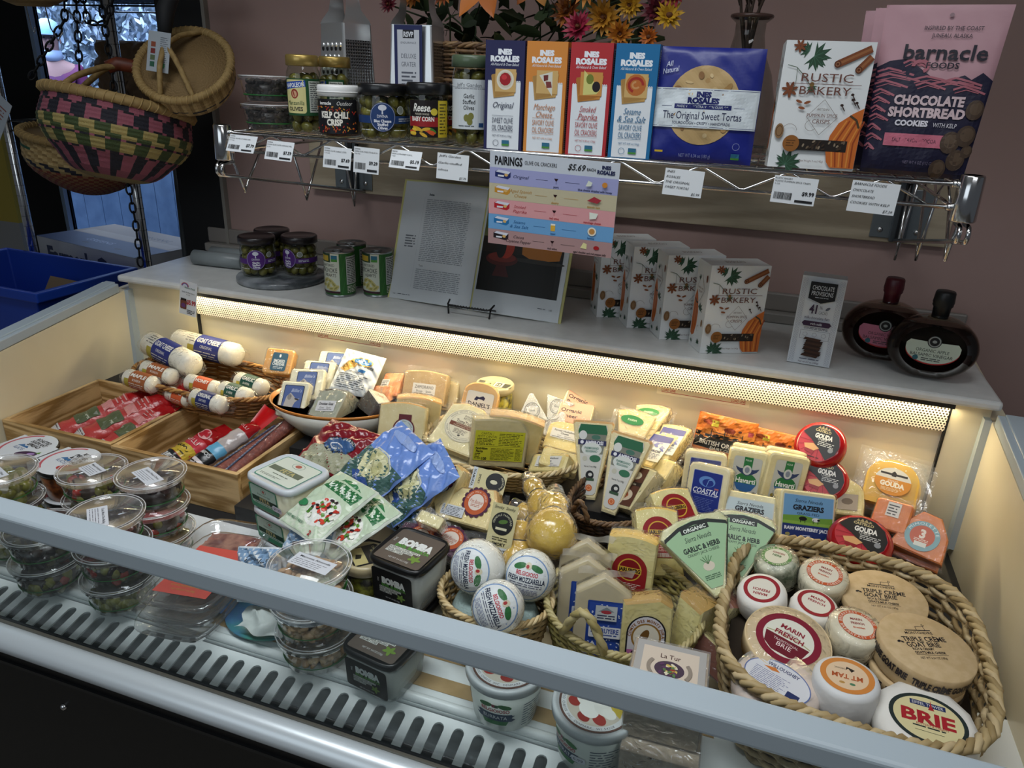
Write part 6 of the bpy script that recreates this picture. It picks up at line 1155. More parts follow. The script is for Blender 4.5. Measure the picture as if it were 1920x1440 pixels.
slab('smoked_wedge', 'pale wedge with a brown smoked label at the front of the dark basket', M, arc_top(w, h, .004, w*.6), .034, '#e3d7a6', a, ay=h*.5, ax=-.005, n2='#dacc94', fringe='r', seed=4)
M, w, h = P('palewedge'); slab('pale_wedge', 'unlabelled pale yellow wedge at the right side of the dark basket', M, arc_top(w, h, .004, w*.6), .035, '#e0d094', None, n2='#d6c483', rind='#d9bf78', fringe='tr', seed=5)
# ------------------------------------------------------------------ back right
def art_brit(W, H):
    a = Art(); a.r(-W/2+.1, .1, W/2-.1, H-.1, '#c9702f'); a.p([(-W/2+.1, H*.62), (-W*.1, H*.78), (W*.2, H*.70), (W/2-.1, H*.82), (W/2-.1, H*.55), (-W/2+.1, H*.45)], '#d98a45'); a.r(-W/2+.1, H*.22, W/2-.1, H*.58, '#26282b')
    for s in (-1, 1): a.line([(s*W*.48, H*.24), (s*W*.2, H*.56)], .12, '#c6b9a0'); a.line([(s*W*.48, H*.56), (s*W*.2, H*.30)], .12, '#a8562c')
    for q in range(3): a.line([(-W*.24, H*(.44+.09*q)), (W*.28, H*(.44+.09*q))], .14, '#33363a')
    for x in (-.24, -.02, .28): a.line([(W*x, H*.36), (W*x, H*.68)], .18, '#33363a')
    a.e(.6, H*.72, W*.10, .55, '#7a3526', n=12); a.r(.1, H*.60, .3, H*.7, '#7a3526'); a.r(1.3, H*.60, 1.5, H*.7, '#7a3526'); a.e(-W*.3, H*.82, W*.12, .5, '#8f4226', n=10); a.e(W*.22, H*.74, .4, .22, '#4a2a22', n=10); a.r(-W*.27, H*.74, -W*.15, H*.88, '#b9a83c'); a.r(W*.36, H*.68, W*.45, H*.78, '#b0505a')
    a.t('BRITISH ORGANIC', .1, H*.36, .95, '#d6d4cc', w=W*.82, bold=.03); a.t('DAIRY CO.', -.3, H*.245, .6, '#d6d4cc', w=W*.36, bold=.02); return a
for i, k in enumerate(('brit1', 'brit2')):
    M, w, h = P(k)
    M, w, h = (TR((.097, 1.437, .895), -2, -10, 3), .11, .075) if i else (TR((-.006, 1.425, .908), 6, -12, 6), .120, .080)
    pack('british_cheddar_pack', ('orange and black British organic cheese pack standing at the back panel', 'second orange British cheese pack to the right of the first')[i], M, w, h+.012, .022, '#c9702f', art_brit, seed=i, crinkle=.0008, group='orange British organic cheese packs', cat='cheese')
def art_coast():
    a = Art(); a.rr(-2.9, -3.9, 2.9, 3.9, '#c2c4c8', .2); a.rr(-2.8, -3.8, 2.8, 3.8, '#1c2f82', .2); a.e(0, 2.0, 1.6, 1.0, '#5c86c4', n=20); a.e(.2, 1.8, 1.1, .7, '#1c2f82', n=16); a.line([(0, 1.2), (.3, 2.3), (.9, 2.5)], .12, '#7aa2d6'); a.t('COASTAL', 0, .2, .95, '#dfe2ea', w=5.0, shear=.25, bold=.02); a.r(1.6, .8, 2.4, 1.1, '#a5606c'); a.g(-2.3, -.6, 2.4, -.3, 1, '#b9bfd6', rag=0); a.g(-2.0, -3.4, 2.0, -1.0, 8, '#6f7fb8', fill=.25); return a
for i, k in enumerate(('coastal1', 'coastal2')):
    M, w, h = P(k)
    if i: M = TR((-.028, 1.285, .885), 4, -12)
    slab('coastal_cheddar', ('cream cheddar block with large royal blue label, the front one', 'cream cheddar block with blue label standing behind its twin')[i], M, rrect(w, h+.004, .010), .026, '#e7ddb6', art_coast(), ay=h*.50, n2='#e0d4a6', fringe='t', group='royal blue labelled cheddar blocks', seed=i)
def art_hav():
    a = Art(); a.rr(-2.6, -3.9, 2.6, 3.9, '#b9bcb8', .5); a.r(-.7, -3.9, .9, 3.9, '#23713f'); a.e(.1, -.9, 2.1, 1.7, '#23713f', n=26); a.p([(-2.0, -1.3), (2.2, -1.3), (1.4, -2.6), (.1, -3.0), (-1.2, -2.6)], '#2f62a0'); a.t('Havarti', .1, -.7, .95, '#e3e8e4', w=3.7, bold=.03)
    a.p([(-2.1, 1.9), (-1.7, 1.2), (-1, .7), (.1, .2), (1.2, .7), (1.9, 1.2), (2.3, 1.9), (1.4, 1.6), (-1.2, 1.6)], '#2a3c66'); a.e(.1, 1.4, .8, .95, '#c3c8c8', n=18); a.e(.1, 1.4, .45, .6, '#7c8698', n=14); a.t('FOUR', .1, 3.3, .35, '#dfe6e0', w=1.1); a.e(-1.9, -3.1, .4, .4, '#8c7a2c', n=12); a.e(2.0, -3.1, .4, .4, '#20201e', n=12); a.g(-.4, -3.7, .6, -3.1, 2, '#cfe0d2'); return a
for i, k in enumerate(('havarti1', 'havarti2')):
    M, w, h = P(k)
    if i == 0: M = TR((.046, 1.315, .892), 4, -14, 2)
    slab('havarti_block', ('cream Havarti block with green crest label, left one of the two', 'herb flecked Havarti block with green crest label, right one of the two')[i], M, rrect(w, h+.008, .008), .024, '#e4daae', art_hav(), ay=h*.50, n2='#dccf9a', fringe='', group='green labelled Havarti blocks', seed=i)
    slab('havarti_block', ('Havarti block right behind the left labelled one', 'Havarti block right behind the right labelled one')[i], M @ Matrix.Translation((.006, .027, .004)), rrect(w, h+.008, .008), .020, '#e1d6a6', None, fringe='', group='green labelled Havarti blocks', seed=i+5)
def art_graz(W, H, c1, c2, t1, big=True):
    a = Art(); w2, h2 = W*.46, H*.47; a.rr(-w2, -h2, w2, h2, '#c9c9c0', .25); a.r(-w2+.15, 0, w2-.15, h2-.15, '#6f9ec6' if big else '#b9c8cc'); a.p([(-w2+.15, -h2*.45), (w2-.15, -h2*.45), (w2-.15, .3), (w2*.3, .05), (-w2*.2, .35), (-w2+.15, .1)], '#6f9a3c'); a.r(-w2+.15, -h2*.32, w2-.15, -h2*.2, '#88ad48'); a.r(-w2+.15, -h2+.15, w2-.15, -h2*.34, c1)
    a.t('Sierra Nevada', 0, h2*.72, .6, '#20242c', w=W*.5, shear=.3); a.t('GRAZIERS', 0, h2*.42, .85, '#20242c', w=W*.56, bold=.05); a.t('GRASS-FED', 0, h2*.16, .42, '#20242c', w=W*.40)
    for x, c in ((-.9, '#161616'), (1.5, '#dcdcd8')): a.e(x, -h2*.06, .75, .38, c, n=12); a.e(x+.5, -h2*.06, .28, .2, '#161616', n=8); a.r(x-.5, -h2*.24, x-.4, -h2*.06, '#161616'); a.r(x+.35, -h2*.24, x+.45, -h2*.06, '#161616')
    a.t(t1, 0, -h2*.52, .55, '#e2e4ea', w=W*.82, bold=.05); a.e(-w2*.75, -h2*.8, .45, .3, '#8f8a58', n=12); a.e(w2*.8, -h2*.82, .35, .35, '#3a7a6a', n=12); a.g(-.8, -h2*.85, .8, -h2*.75, 1, '#c9cde0', rag=0); return a
M, w, h = P('grazier2'); slab('grass_fed_jack_block', 'Monterey Jack block with a blue label of cows on a green field', M, rrect(w, h+.004, .006), .030, '#e6dcae', art_graz(w*100, h*100, '#24356e', None, 'RAW MONTEREY JACK'), ay=h*.5, n2='#ddd09c', fringe='')
M, w, h = P('grazier1'); slab('grass_fed_cheddar_block', 'cheddar block with a pale landscape label and red band beside the blue labelled jack', TR((.062, 1.192, .885), 6, -42, 2), rrect(w+.006, h+.01, .006), .028, '#e6dcae', art_graz(w*100, h*100, '#a5504a', None, 'RAW SHARP CHEDDAR', False), ay=h*.5, n2='#ddd09c', fringe='b')
# red wax gouda wheels
def art_gouda():
    a = Art(); R = 3.9; a.e(0, 0, R, R, '#b5323c', n=44)
    for i in range(18): q = 2*PI*i/18; a.line([(0, 0), (R*.97*math.cos(q), R*.97*math.sin(q))], .12, '#8f1f2a')
    cl = lambda pts: [(x*min(1, R*.985/max(.01, math.hypot(x, y))), y*min(1, R*.985/max(.01, math.hypot(x, y)))) for x, y in pts]
    b = [(-1.1, 3.8), (1.9, 3.6), (3.2, 2.6), (3.85, .9), (3.7, -1.3), (2.4, -3.2), (1.0, -1.2)]; a.p(cl([(-3.6, 1.5), (-2.4, 3.2), (-.4, 3.9), (1.6, 3.6), (3.2, 2.2), (3.9, .2), (3.6, -1.6), (2.2, -3.2), (.2, -1.2), (-1.6, .3)])[::-1], '#1f2023')
    a.p([(-1.2, 2.9), (-.9, 3.4), (-.6, 3.0), (-.3, 3.6), (0, 3.0), (.3, 3.6), (.6, 3.0), (.9, 3.4), (1.2, 2.9)], '#a5946a'); a.t('CASTELLO', 0, 2.5, .5, '#c9b98a', w=3.0, bold=.03); a.t('GOUDA', .5, 1.4, .95, '#e2e0da', w=3.4, bold=.05); a.t('CHEESE', .4, .7, .4, '#e2e0da', w=1.7); a.g(-.2, -.6, 2.9, .4, 3, '#c6c6c2'); a.p([(-2.6, -.9), (-1.0, -.4), (.4, -1.2), (-.4, -1.9), (-2.2, -1.7)], '#d3a06a'); a.p([(-2.2, -1.7), (-.4, -1.9), (-.4, -2.6), (-2.1, -2.3)], '#8c1e26'); a.e(2.5, -1.0, .5, .5, '#8a8c90', n=14); a.g(-1.2, -3.4, 1.0, -3.0, 1, '#2a1416', rag=0); return a
WAX = mat('#9c1418', rough=.16, spec=.6, coat=.3)
for lb, x, y, z, rz, rx, R in (('red waxed gouda wheel with a black and red label near the back panel', .176, 1.412, .985, -20, 48, .048), ('red waxed gouda wheel mostly hidden under the upper one', .188, 1.372, .930, -8, 44, .048), ('red waxed gouda wheel lying lower, beside the orange mimolette', .246, 1.215, .905, -10, 22, .053)):
    o = disc('red_gouda_wheel', lb, TR((x, y, z), rz, rx) @ Matrix.Translation((0, 0, -.015)), R, .034, '#9c1418', None, rc=.013, sidem=WAX, group='red waxed gouda wheels', seg=48)
    a = art_gouda(); k = R*.79/.039; a.ops = [([(p[0]*k, p[1]*k) for p in vs], fs, c, l) for vs, fs, c, l in a.ops]; a.build('round_label', o, top(.034))
M, w, h = P('hollander'); a = Art(); a.r(-3.0, -2.2, .6, 2.6, '#3a2a22'); a.r(.8, -2.2, 4.2, 1.2, '#8f8478'); a.e(-1.4, .6, .8, 1.0, '#7a5c48', n=12); a.r(-3.0, -.8, .6, -.4, '#c9c0b0'); a.e(2.4, -.4, 1.0, .7, '#5f5348', n=10)
slab('aged_farmhouse_wedge', 'brownish rounded cheese wedge with old photograph labels behind the jack block', M, dome(w*1.15, h*1.1, .6), .03, '#c9bc82', a, ay=h*.42, n2='#b8a96c', rind='#a08a54')
# smoked gouda tray packs
for i in range(3):
    M, w, h = P('smokedgouda'); M = TR((.300+.006*i, 1.335+.022*i, .912-.018*i), -4-3*i, -46, 4)
    t = thing('smoked_gouda_pack', ('vacuum tray of yellow smoked gouda slices with an orange label, uppermost', 'second smoked gouda tray directly below the labelled one', 'lowest smoked gouda tray in the right back corner')[i], 'cheese', mx=M, group='vacuum trays of smoked gouda slices'); W_, H_ = .128, .125
    b = MB(); f_ = clear(rough=.06, refl=1.6, bump=.5, bscale=30, milk=.05); b.grid(lambda u, v: ((u-.5)*W_, .001*math.sin(u*9)+.001*math.sin(v*11)+.016, v*H_), 10, 10, f_); b.grid(lambda u, v: ((u-.5)*W_*.86, .016-.020*min(1, 6*min(u, 1-u, v, 1-v)), .008+v*H_*.86), 14, 14, f_); b.build('plastic_tray', t)
    b = MB(); pl = [(.045, 0)]+[(.045*math.cos(a_), .052+.040*math.sin(a_)) for a_ in [PI*j/14 for j in range(15)]]+[(-.045, 0)]
    for j in range(4): b.prism([(x, z+.012) for x, z in pl], .001+j*.0036, .0042+j*.0036, chz('#e3b848', '#dcab3a'))
    b.build('cheese_slices', t)
    if i == 0:
        a = Art(); a.e(0, 0, 3.1, 2.7, '#d2cfc4', n=36); P_ = [(3.1*math.cos(q), 2.7*math.sin(q)) for q in [PI+PI*j/20 for j in range(21)]]; a.p([(-3.05, .5)]+P_+[(3.05, .5)], '#cf8a33'); a.r(-2.3, 1.2, 2.3, 1.6, '#3a3632'); a.p([(-.4, 1.0), (-.4, 1.7), (0, 2.1), (.4, 1.7), (.4, 1.0)][::-1], '#3a3632'); a.t('SMOKED', 0, .1, .4, '#efe3cc', w=1.8); a.t('GOUDA', 0, -.6, .9, '#efe3cc', w=4.2, bold=.06); a.g(-1.8, -2.0, 1.8, -1.3, 3, '#e8cfa4'); a.build('printed_label', t, front(-.0052, 0, .058))
M = TR((.338, 1.222, .898), -22, -46, -2); a = Art(); a.e(0, 0, 2.7, 2.7, '#7fa5a8', n=36); a.e(0, 0, 1.9, 1.9, '#c2552c', n=30); a.arc('MIMOLETTE', 0, 0, 2.3, 90, .5, '#dfe6e0', span=150); a.t('3', 0, .4, 1.5, '#ecd9c6', w=.9, bold=.05); a.g(-1.1, -1.0, 1.1, -.5, 2, '#ecd9c6', rag=0); a.r(-.9, -1.9, 1.0, -1.1, '#d9d8c9')
pl = [(.038, 0), (.036, .045), (.018, .078), (-.012, .082), (-.034, .055), (-.046, .008)]
slab('mimolette_wedge', 'deep orange mimolette wedge with a round blue label, topmost at the right wall', M, pl, .024, '#df7c14', a, ay=.037, ax=-.002, n2='#d06c0c', fringe='b', group='orange mimolette wedges')
slab('mimolette_wedge', 'orange mimolette wedge lying under the labelled one', M @ Matrix.Translation((-.004, .027, -.008)), pl, .022, '#df7c14', None, n2='#d06c0c', fringe='b', group='orange mimolette wedges', seed=3)
slab('mimolette_wedge', 'orange mimolette piece with a white sticker peeking out behind the red wheel', TR((.292, 1.262, .915), -30, -40, -8), rrect(.06, .055, .006), .022, '#df7c14', Art().r(-1, -1, 1.2, 1.6, '#d6cfc4').g(-.8, -.8, 1, 1.3, 4, '#55504a'), ay=.035, n2='#d06c0c', group='orange mimolette wedges', seed=4)
# ------------------------------------------------------------------ pine boxes of salami
def along(A, B, face=(0, -.45, 1)):
    A, B = Vector(A), Vector(B); z = (B-A).normalized(); y = -(Vector(face)-z*z.dot(Vector(face))).normalized(); x = y.cross(z)
    M = Matrix.Identity(4)
    for i in range(3): M[i][0] = x[i]; M[i][1] = y[i]; M[i][2] = z[i]; M[i][3] = A[i]
    return M, (B-A).length
def crate(label, x0, x1, y0, y1, z0, z1):
    t = thing('pine_crate', label, 'crate', ((x0+x1)/2, (y0+y1)/2, z0), group='open pine boxes of salami'); a, c, h, k = (x1-x0)/2, (y1-y0)/2, z1-z0, .010
    for nm, bx, m in (('front_board', (-a, a, -c, -c+k), PINE), ('back_board', (-a, a, c-k, c), PINE), ('left_board', (-a, -a+k, -c+k, c-k), PINEY), ('right_board', (a-k, a, -c+k, c-k), PINEY)):
        b = MB(); b.box(*bx, 0, h, m)
        b.build(nm, t, bevel=.0008)
    b = MB(); b.box(-a+k, a-k, -c+k, c-k, .002, .010, PINE); b.build('bottom_board', t)
crate('open pine box of red salami packs at the left end wall', -1.545, -1.236, 1.055, 1.322, .7755, .872)
crate('open pine box of mixed salami sticks, right of the other box', -1.230, -.910, 1.050, 1.312, .7755, .872)
def salami(label, A, B, w, d, kind, seed=0):
    M, L = along(A, B); t = thing('salami_pack', label, 'salami', mx=M, group='wrapped salami in the pine boxes'); rd = random.Random(seed)
    red = mat('#a01418', rough=.25, bump=.8, bscale=40); red2 = mat('#b8423f', rough=.28, bump=.8, bscale=40); b = MB()
    def body(sgn, e=0):
        def g(u, v):
            k = min(1, 7*v*(1.001-v)+.12)**.5 if kind != 'stick' else 1
            th = PI*u; r = w/2*(1 if .12 < v < .86 else (.80 if kind != 'stick' else .9)); c = .0018*math.sin(v*40+seed+3*math.sin(u*5))*(kind != 'stick')
            x = -math.cos(th)*r; y = -sgn*math.sin(th)*d/2*k*(1.0)+c
            return (x, y+d/2-e*sgn, v*L)
        return g
    if kind == 'red':
        mf = lambda i, j: red if (j > 15 or j < 3) else red2
        b.grid(body(1), 12, 20, red, mfn=mf); b.grid(body(-1), 12, 20, red, mfn=mf); b.build('pouch', t)
        b = MB(); b.grid(lambda u, v: ((u-.5)*w*(.9+.5*v), d/2+.004*math.sin(u*7+seed)-.012*v, L*.98+v*.045), 10, 4, red); b.build('foil_tail', t)
        b = MB(); b.grid(lambda u, v: ((u-.5)*w*(.9+.3*v), d/2+.002*math.sin(u*7), -v*.015), 10, 2, red); b.build('foil_foot', t)
        a = Art(); W = w*50; LL = L*100; a.rr(-W*.62, LL*.30, W*.62, LL*.52, '#586044', .3); a.t('SALAMI', 0, LL*.41, .6, '#d2d6c2', w=W*1.1); a.p([(-W*.6, LL*.56), (W*.6, LL*.56), (W*.45, LL*.61), (W*.6, LL*.66), (-W*.6, LL*.66), (-W*.45, LL*.61)], '#cf8a86'); a.g(-W*.7, LL*.68, W*.7, LL*.80, 3, '#cfa09c', fill=.3); a.r(-W*.6, LL*.06, W*.35, LL*.16, '#c9c6c4'); a.g(-W*.5, LL*.07, W*.3, LL*.15, 4, '#4a4a4a')
    elif kind == 'napoli':
        b.grid(body(1), 12, 20, red2, mfn=lambda i, j: red if j > 13 else mat('#bf3b46', rough=.25, bump=.4, bscale=40)); b.grid(body(-1), 12, 20, red); b.build('pouch', t)
        b = MB(); b.grid(lambda u, v: ((u-.5)*w*(.8-.2*v), d/2, L*.98+v*.03), 6, 3, red); b.build('foil_tail', t)
        a = Art(); W = w*50; LL = L*100; a.e(0, LL*.80, W*.62, LL*.10, '#d99a98', n=20); a.e(0, LL*.80, W*.5, LL*.08, '#b02833', n=20); a.t('OLLI', 0, LL*.60, 1.1, '#e8cfcb', w=W*1.2); a.r(-W, LL*.28, W, LL*.50, '#c6a93c'); a.t('NAPOLI', 0, LL*.42, .9, '#1e1b16', w=W*1.5, bold=.03, shear=.2); a.g(-W*.8, LL*.31, W*.8, LL*.36, 1, '#4a4020', rag=0); a.r(-W, 0, W, LL*.27, '#25282b')
        for i in (-1, 0, 1): a.rr(i*W*.6-W*.26, LL*.05, i*W*.6+W*.26, LL*.22, '#c9ccce', .2); a.t('806'[i+1], i*W*.6, LL*.14, .7, '#25282b', bold=.03)
    elif kind == 'blue':
        b.grid(body(1), 12, 20, red2, mfn=lambda i, j: red if j > 15 else (mat('#b5aaa6', rough=.2, bump=.4) if 9 < j <= 15 else (mat('#62a6c8', rough=.3) if 6 < j <= 9 else (mat('#1a1b1d', rough=.3) if 3 < j <= 6 else mat('#cfc6c6', rough=.25))))); b.grid(body(-1), 12, 20, mat('#c9b9b6', rough=.25)); b.build('pouch', t)
        b = MB(); b.grid(lambda u, v: ((u-.5)*w*(.9+.4*v), d/2+.003*math.sin(u*7)-.014*v, L*.98+v*.05), 8, 4, mat('#c21419', rough=.25)); b.build('foil_tail', t)
        a = Art(); W = w*50; LL = L*100; a.t('FRESCO', 0, LL*.30, .8, '#c9ccce', w=W*1.5, rot=0, bold=.03); a.g(-W*.8, LL*.02, W*.7, LL*.16, 4, '#1c1c1e'); a.t('OLLI', 0, LL*.86, .7, '#dba9a6', w=W)
    else:
        sm = mat('#6a2c22', rough=.28, noise='#8f4a3a', nscale=130); b.grid(body(1), 12, 24, sm); b.grid(body(-1), 12, 24, sm); b.build('sausage', t)
        b = MB(); b.grid(body(1, .0012), 10, 14, WRAP); b.grid(lambda u, v: ((u-.5)*w*(.7+.5*math.sin(v*3)), d/2-.012*math.sin(u*PI)*(1-v), L*.97+v*.05), 10, 6, clear(rough=.08, refl=1.9, bump=.9, bscale=60, milk=.12)); b.build('plastic_wrap', t)
        a = Art(); W = w*50; LL = L*100; a.r(-W*.95, LL*.05, -W*.1, LL*.86, '#454d66'); a.g(-W*.9, LL*.08, -W*.2, LL*.84, 22, '#a9afc0', fill=.3)
    fnb = body(1, .002)
    def q(u, v, l): U = math.acos(max(-1, min(1, -u/(w/2)*1.02)))/PI; p = fnb(U, min(1, max(0, v/(L)))); return (u, p[1]-l, v)
    a.build('printed_front', t, q, cut=.5, cutv=1.0, rough=.3)
salami('red salami pouch nearest the left end wall in the left pine box', (-1.465, 1.080, .840), (-1.335, 1.270, .905), .058, .046, 'red', 1)
salami('red salami pouch with a green label, middle of the left pine box', (-1.390, 1.078, .842), (-1.265, 1.265, .912), .066, .052, 'red', 2)
salami('red salami pouch leaning on the divider side of the left pine box', (-1.318, 1.080, .832), (-1.250, 1.240, .895), .052, .044, 'red', 3)
salami('red and yellow Napoli salami pouch in the right pine box', (-1.145, 1.085, .835), (-1.095, 1.215, .868), .055, .034, 'napoli', 4)
salami('salami pouch with a light blue and black band and bright red tail', (-1.075, 1.080, .838), (-1.005, 1.235, .895), .044, .034, 'blue', 5)
salami('brown salami stick in clear film, third from the left in the right box', (-1.010, 1.075, .838), (-.955, 1.285, .885), .034, .032, 'stick', 6)
salami('brown salami stick in clear film along the right board of the box', (-.972, 1.075, .842), (-.930, 1.275, .905), .032, .030, 'stick', 7)

# ------------------------------------------------------------------ dips and olive containers
def paper(x, y, r, t1, n=4, W=6.4, H=3.0):
    a = Art(); a.r(-W/2, -H/2, W/2, H/2, '#c9ccd2'); a.t(t1, 0, H*.28, .42, '#25262b', w=W*.78, bold=.02); a.g(-W*.44, -H*.42, W*.40, H*.1, n, '#6a6b72', fill=.28); return a.shift(x, y, 1, r)
def stack(lb, x, y, R, kinds, rz, lab=None, n=3, H=.0575, z0=.7755, grp=None):
    for i in range(n):
        up = i == n-1; tub_clear('deli_container', lb[i], (x+random.uniform(-.002, .002), y+random.uniform(-.002, .002), z0+i*(H+.0008)), R, H, fill(kinds[i % len(kinds)], .72), art=lab if up else None, group=grp, rz=rz if up else 0, seed=int(abs(x)*1e3)+i)
pos3 = ('bottom', 'middle', 'top')
stack([f'clear container of green olives, {p} one of the stack at the far left front corner' for p in pos3], -1.205, .800, .058, ['olive'], -20, paper(-.5, -1, 0, 'Castelvetrano Olives'), grp='clear olive containers on the front deck')
stack([f'clear olive container, {p} of the white labelled stack before the pine box' for p in pos3], -.958, .888, .0585, ['mix', 'mix', 'blackolive'], -15, paper(.3, -.8, -8, 'Jumbo Pitted Olives'), grp='clear olive containers on the front deck')
stack([f'clear olive container, {p} of the stack nearest the front rail beside the prosciutto' for p in pos3], -.928, .762, .0585, ['olive', 'mix', 'blackolive'], -28, paper(.2, -1.2, -14, 'Greek Mixed Olive Medley'), grp='clear olive containers on the front deck')
stack([f'clear pepper and olive container, {p} of the stack behind the black olives' for p in ('bottom', 'middle', 'top')], -1.083, .880, .0585, ['mix', 'olive'], 30, paper(0, .2, -50, 'Mixed Antipasti', W=4.6), H=.053, grp='clear olive containers on the front deck')
stack([f'clear olive container, {p} of the two standing low behind the glass' for p in ('lower', 'upper')], -1.075, .752, .0575, ['mix', 'blackolive'], 0, None, n=2, grp='clear olive containers on the front deck')
def spread(label, x, y, z, rz, nm, col, fcol, group='black tubs of Greek spread'):
    t = thing('spread_tub', label, 'tub', (x, y, z), (0, 0, R_(rz)), group); R, H = .056, .064; b = MB(); b.lathe([(R*.82, 0), (R*.84, .003), (R*.97, H-.008)], mat(col, rough=.3, noise='#3a1a10', nscale=60, coat=.6), 36); b.lathe([(R*.97, H-.009), (R*1.02, H-.008), (R*1.02, H-.002), (R*.98, H), (.0001, H)], mat('#121213', rough=.35), 36); b.build('tub', t)
    b = MB(); w = .034
    for s in (-1, 1): b.add([(s*(R*1.03), -w, H-.001), (s*(R*1.03), w, H-.001), (s*(R*.95), w, .012), (s*(R*.95), -w, .012)], [(0, 1, 2, 3)], mat('#c9ccd0', rough=.5))
    b.build('card_sleeve', t)
    a = Art(); P_ = [(5.8, -3.0), (5.8, 3.0)]+[(5.5*math.cos(q), 5.5*math.sin(q)) for q in [R_(33+ (180-66)*i/12) for i in range(13)]]+[(-5.8, 3.0), (-5.8, -3.0)]+[(5.5*math.cos(q), 5.5*math.sin(q)) for q in [R_(213+(180-66)*i/12) for i in range(13)]]; a.p(P_, '#ccd0d4'); a.ring(0, 0, 5.2, 5.2, .5, '#b5515a', n=30, a0=110, a1=250)
    for i, s_ in enumerate(nm): a.t(s_, .6, 3.2-i*1.05, .8, '#161618', w=min(4.6, .62*len(s_)), bold=.04, rot=0)
    a.p([(-2.6, -.2), (-1.6, .7), (-.9, .2), (-.2, .5), (.6, -.2)], '#3a6a9a'); a.t('ILIOS', -1.0, -.9, .8, '#2a4a7a', w=2.8); a.e(2.6, -1.7, 2.3, 1.1, fcol, rot=25, n=20); a.e(3.4, -1.2, .8, .4, '#9a7ab0' if fcol[1] < '5' else '#d2605a', rot=25, n=10); a.p([(3.9, -.6), (4.9, -.4), (4.4, .4)], '#5a8a3a'); a.build('printed_top', t, top(H)); return t
for i in range(2):
    spread(('tub of red pepper and feta spread under its twin', 'tub of red pepper feta spread with a red pepper on its sleeve')[i], -1.197, .925, .7755+.0655*i, -14, ('RED', 'PEPPER', '& FETA', 'SPREAD')[:4], '#8a4a1e', '#a8322c')
    spread(('tub of roasted eggplant spread under its twin', 'tub of roasted eggplant spread with a purple eggplant on its sleeve')[i], -1.318, .935, .7755+.0655*i, -10, ('ROASTED', 'EGGPLANT', 'SPREAD'), '#5a3a2a', '#3a1a3e')
# prosciutto trays
for i in range(3):
    t = thing('prosciutto_pack', ('bottom clear tray of sliced prosciutto behind the glass', 'middle clear tray of sliced prosciutto behind the glass', 'top clear tray of sliced prosciutto with a coral red label')[i], 'meat', mx=TR((-.797+.003*i, .812+.004*i, .7765+.0265*i), 6+i, 3), group='stacked clear prosciutto trays'); W_, D_, H_ = .071, .116, .024
    b = MB(); pr = [(.78, .001), (.84, .003), (.90, H_-.004), (.93, H_-.002), (1, H_-.001), (1, H_), (.90, H_+.001), (.86, H_-.006), (.0001, H_-.0055)]; b.lathe(pr, clear(rough=.05, refl=1.7, milk=.04, bump=.2, bscale=25), 44, sx=W_, sy=D_, se=5); b.build('plastic_tray', t)
    b = MB(); rd = random.Random(i)
    for j in range(6): b.grid(lambda u, v, j=j: ((u-.5)*.095, -.02+j*.012+v*.05, .004+j*.0012+.0025*math.sin(u*5+j)+.002*math.sin(v*7)), 8, 4, mat(('#77382e', '#8a4a3c', '#632c26')[j % 3], rough=.35, noise='#a87a64', nscale=40))
    b.build('prosciutto_slices', t, kind='stuff')
    if i == 2:
        a = Art(); a.p([(-5.0, -9.0), (4.4, -9.0), (5.0, 3.0), (-4.0, 3.0)], '#c04f45'); a.t('La Quercia', .4, .7, .6, '#b39a4a', w=3.6, shear=.3); a.t('Prosciutto', .2, -1.2, .9, '#b39a4a', w=5.0, shear=.3); a.t('Small Batch', 0, -3.2, .6, '#b39a4a', w=3.4, shear=.3); a.ring(0, -5.1, .9, .9, .1, '#b39a4a', n=20); a.g(-.5, -5.4, .5, -4.8, 3, '#b39a4a', rag=0); a.g(-3.1, -5.5, -1.8, -4.7, 2, '#b39a4a', rag=0); a.g(1.8, -5.5, 3.1, -4.7, 2, '#b39a4a', rag=0); a.t('NO NITRATES OR NITRITES ADDED', -.1, -7.0, .35, '#b39a4a', w=5.6); a.t('NET WEIGHT 3 oz (85g)', -.2, -7.9, .35, '#b39a4a', w=4.2); a.build('printed_label', t, top(H_-.0045, 0, .01))
# ------------------------------------------------------------------ feta tubs
def sqtub(name, label, x, y, z, rz, w, d, H, lidc, bodyc, tartfn, fartfn=None, group=None, tilt=0, lidmilk=None, clearbody=True, tx=0):
    t = thing(name, label, 'tub', mx=TR((x, y, z), rz, tilt, tx), group=group); b = MB(); hb = H-.010
    b.lathe([(.86, 0), (.89, .004), (.97, hb)], bodyc, 44, sx=w/2, sy=d/2, se=5.5); b.build('tub_body', t)
    b = MB(); b.lathe([(1.0, hb-.002), (1.03, hb), (1.03, H-.004), (1.0, H-.001), (.95, H), (.92, H-.002), (.0001, H-.002)], lidc, 44, sx=w/2, sy=d/2, se=5.5); b.build('lid', t)
    if tartfn: tartfn(w*100, d*100).build('printed_lid', t, top(H-.0018))
    if fartfn: k = (1-.86*1)*d/2/hb*.8; fartfn(w*100, H*100).build('printed_front', t, lambda u, v, l: (u, -(.885*d/2+v*(.085*d/2/hb))-.0008-l, v))
    return t
def feta_top(W, D):
    a = Art(); a.rr(-W*.40, -D*.38, W*.40, D*.38, '#4d8a72', .6); a.rr(-W*.385, -D*.36, W*.385, D*.36, '#c9cfc2', .5); a.r(-W*.36, -.9, W*.30, .5, '#5c6656'); a.t('FETA', .2, -.2, 1.0, '#b5ab72', w=3.4, bold=.02); a.ring(0, 2.3, 1.4, .9, .08, '#3f6e5c', n=20); a.e(0, 2.3, .7, .5, '#a5574a', n=12); a.g(-2, -1.9, 2, -1.5, 1, '#5c6656', rag=0); a.g(-W*.34, -3.0, W*.1, -2.4, 2, '#7a8274'); return a
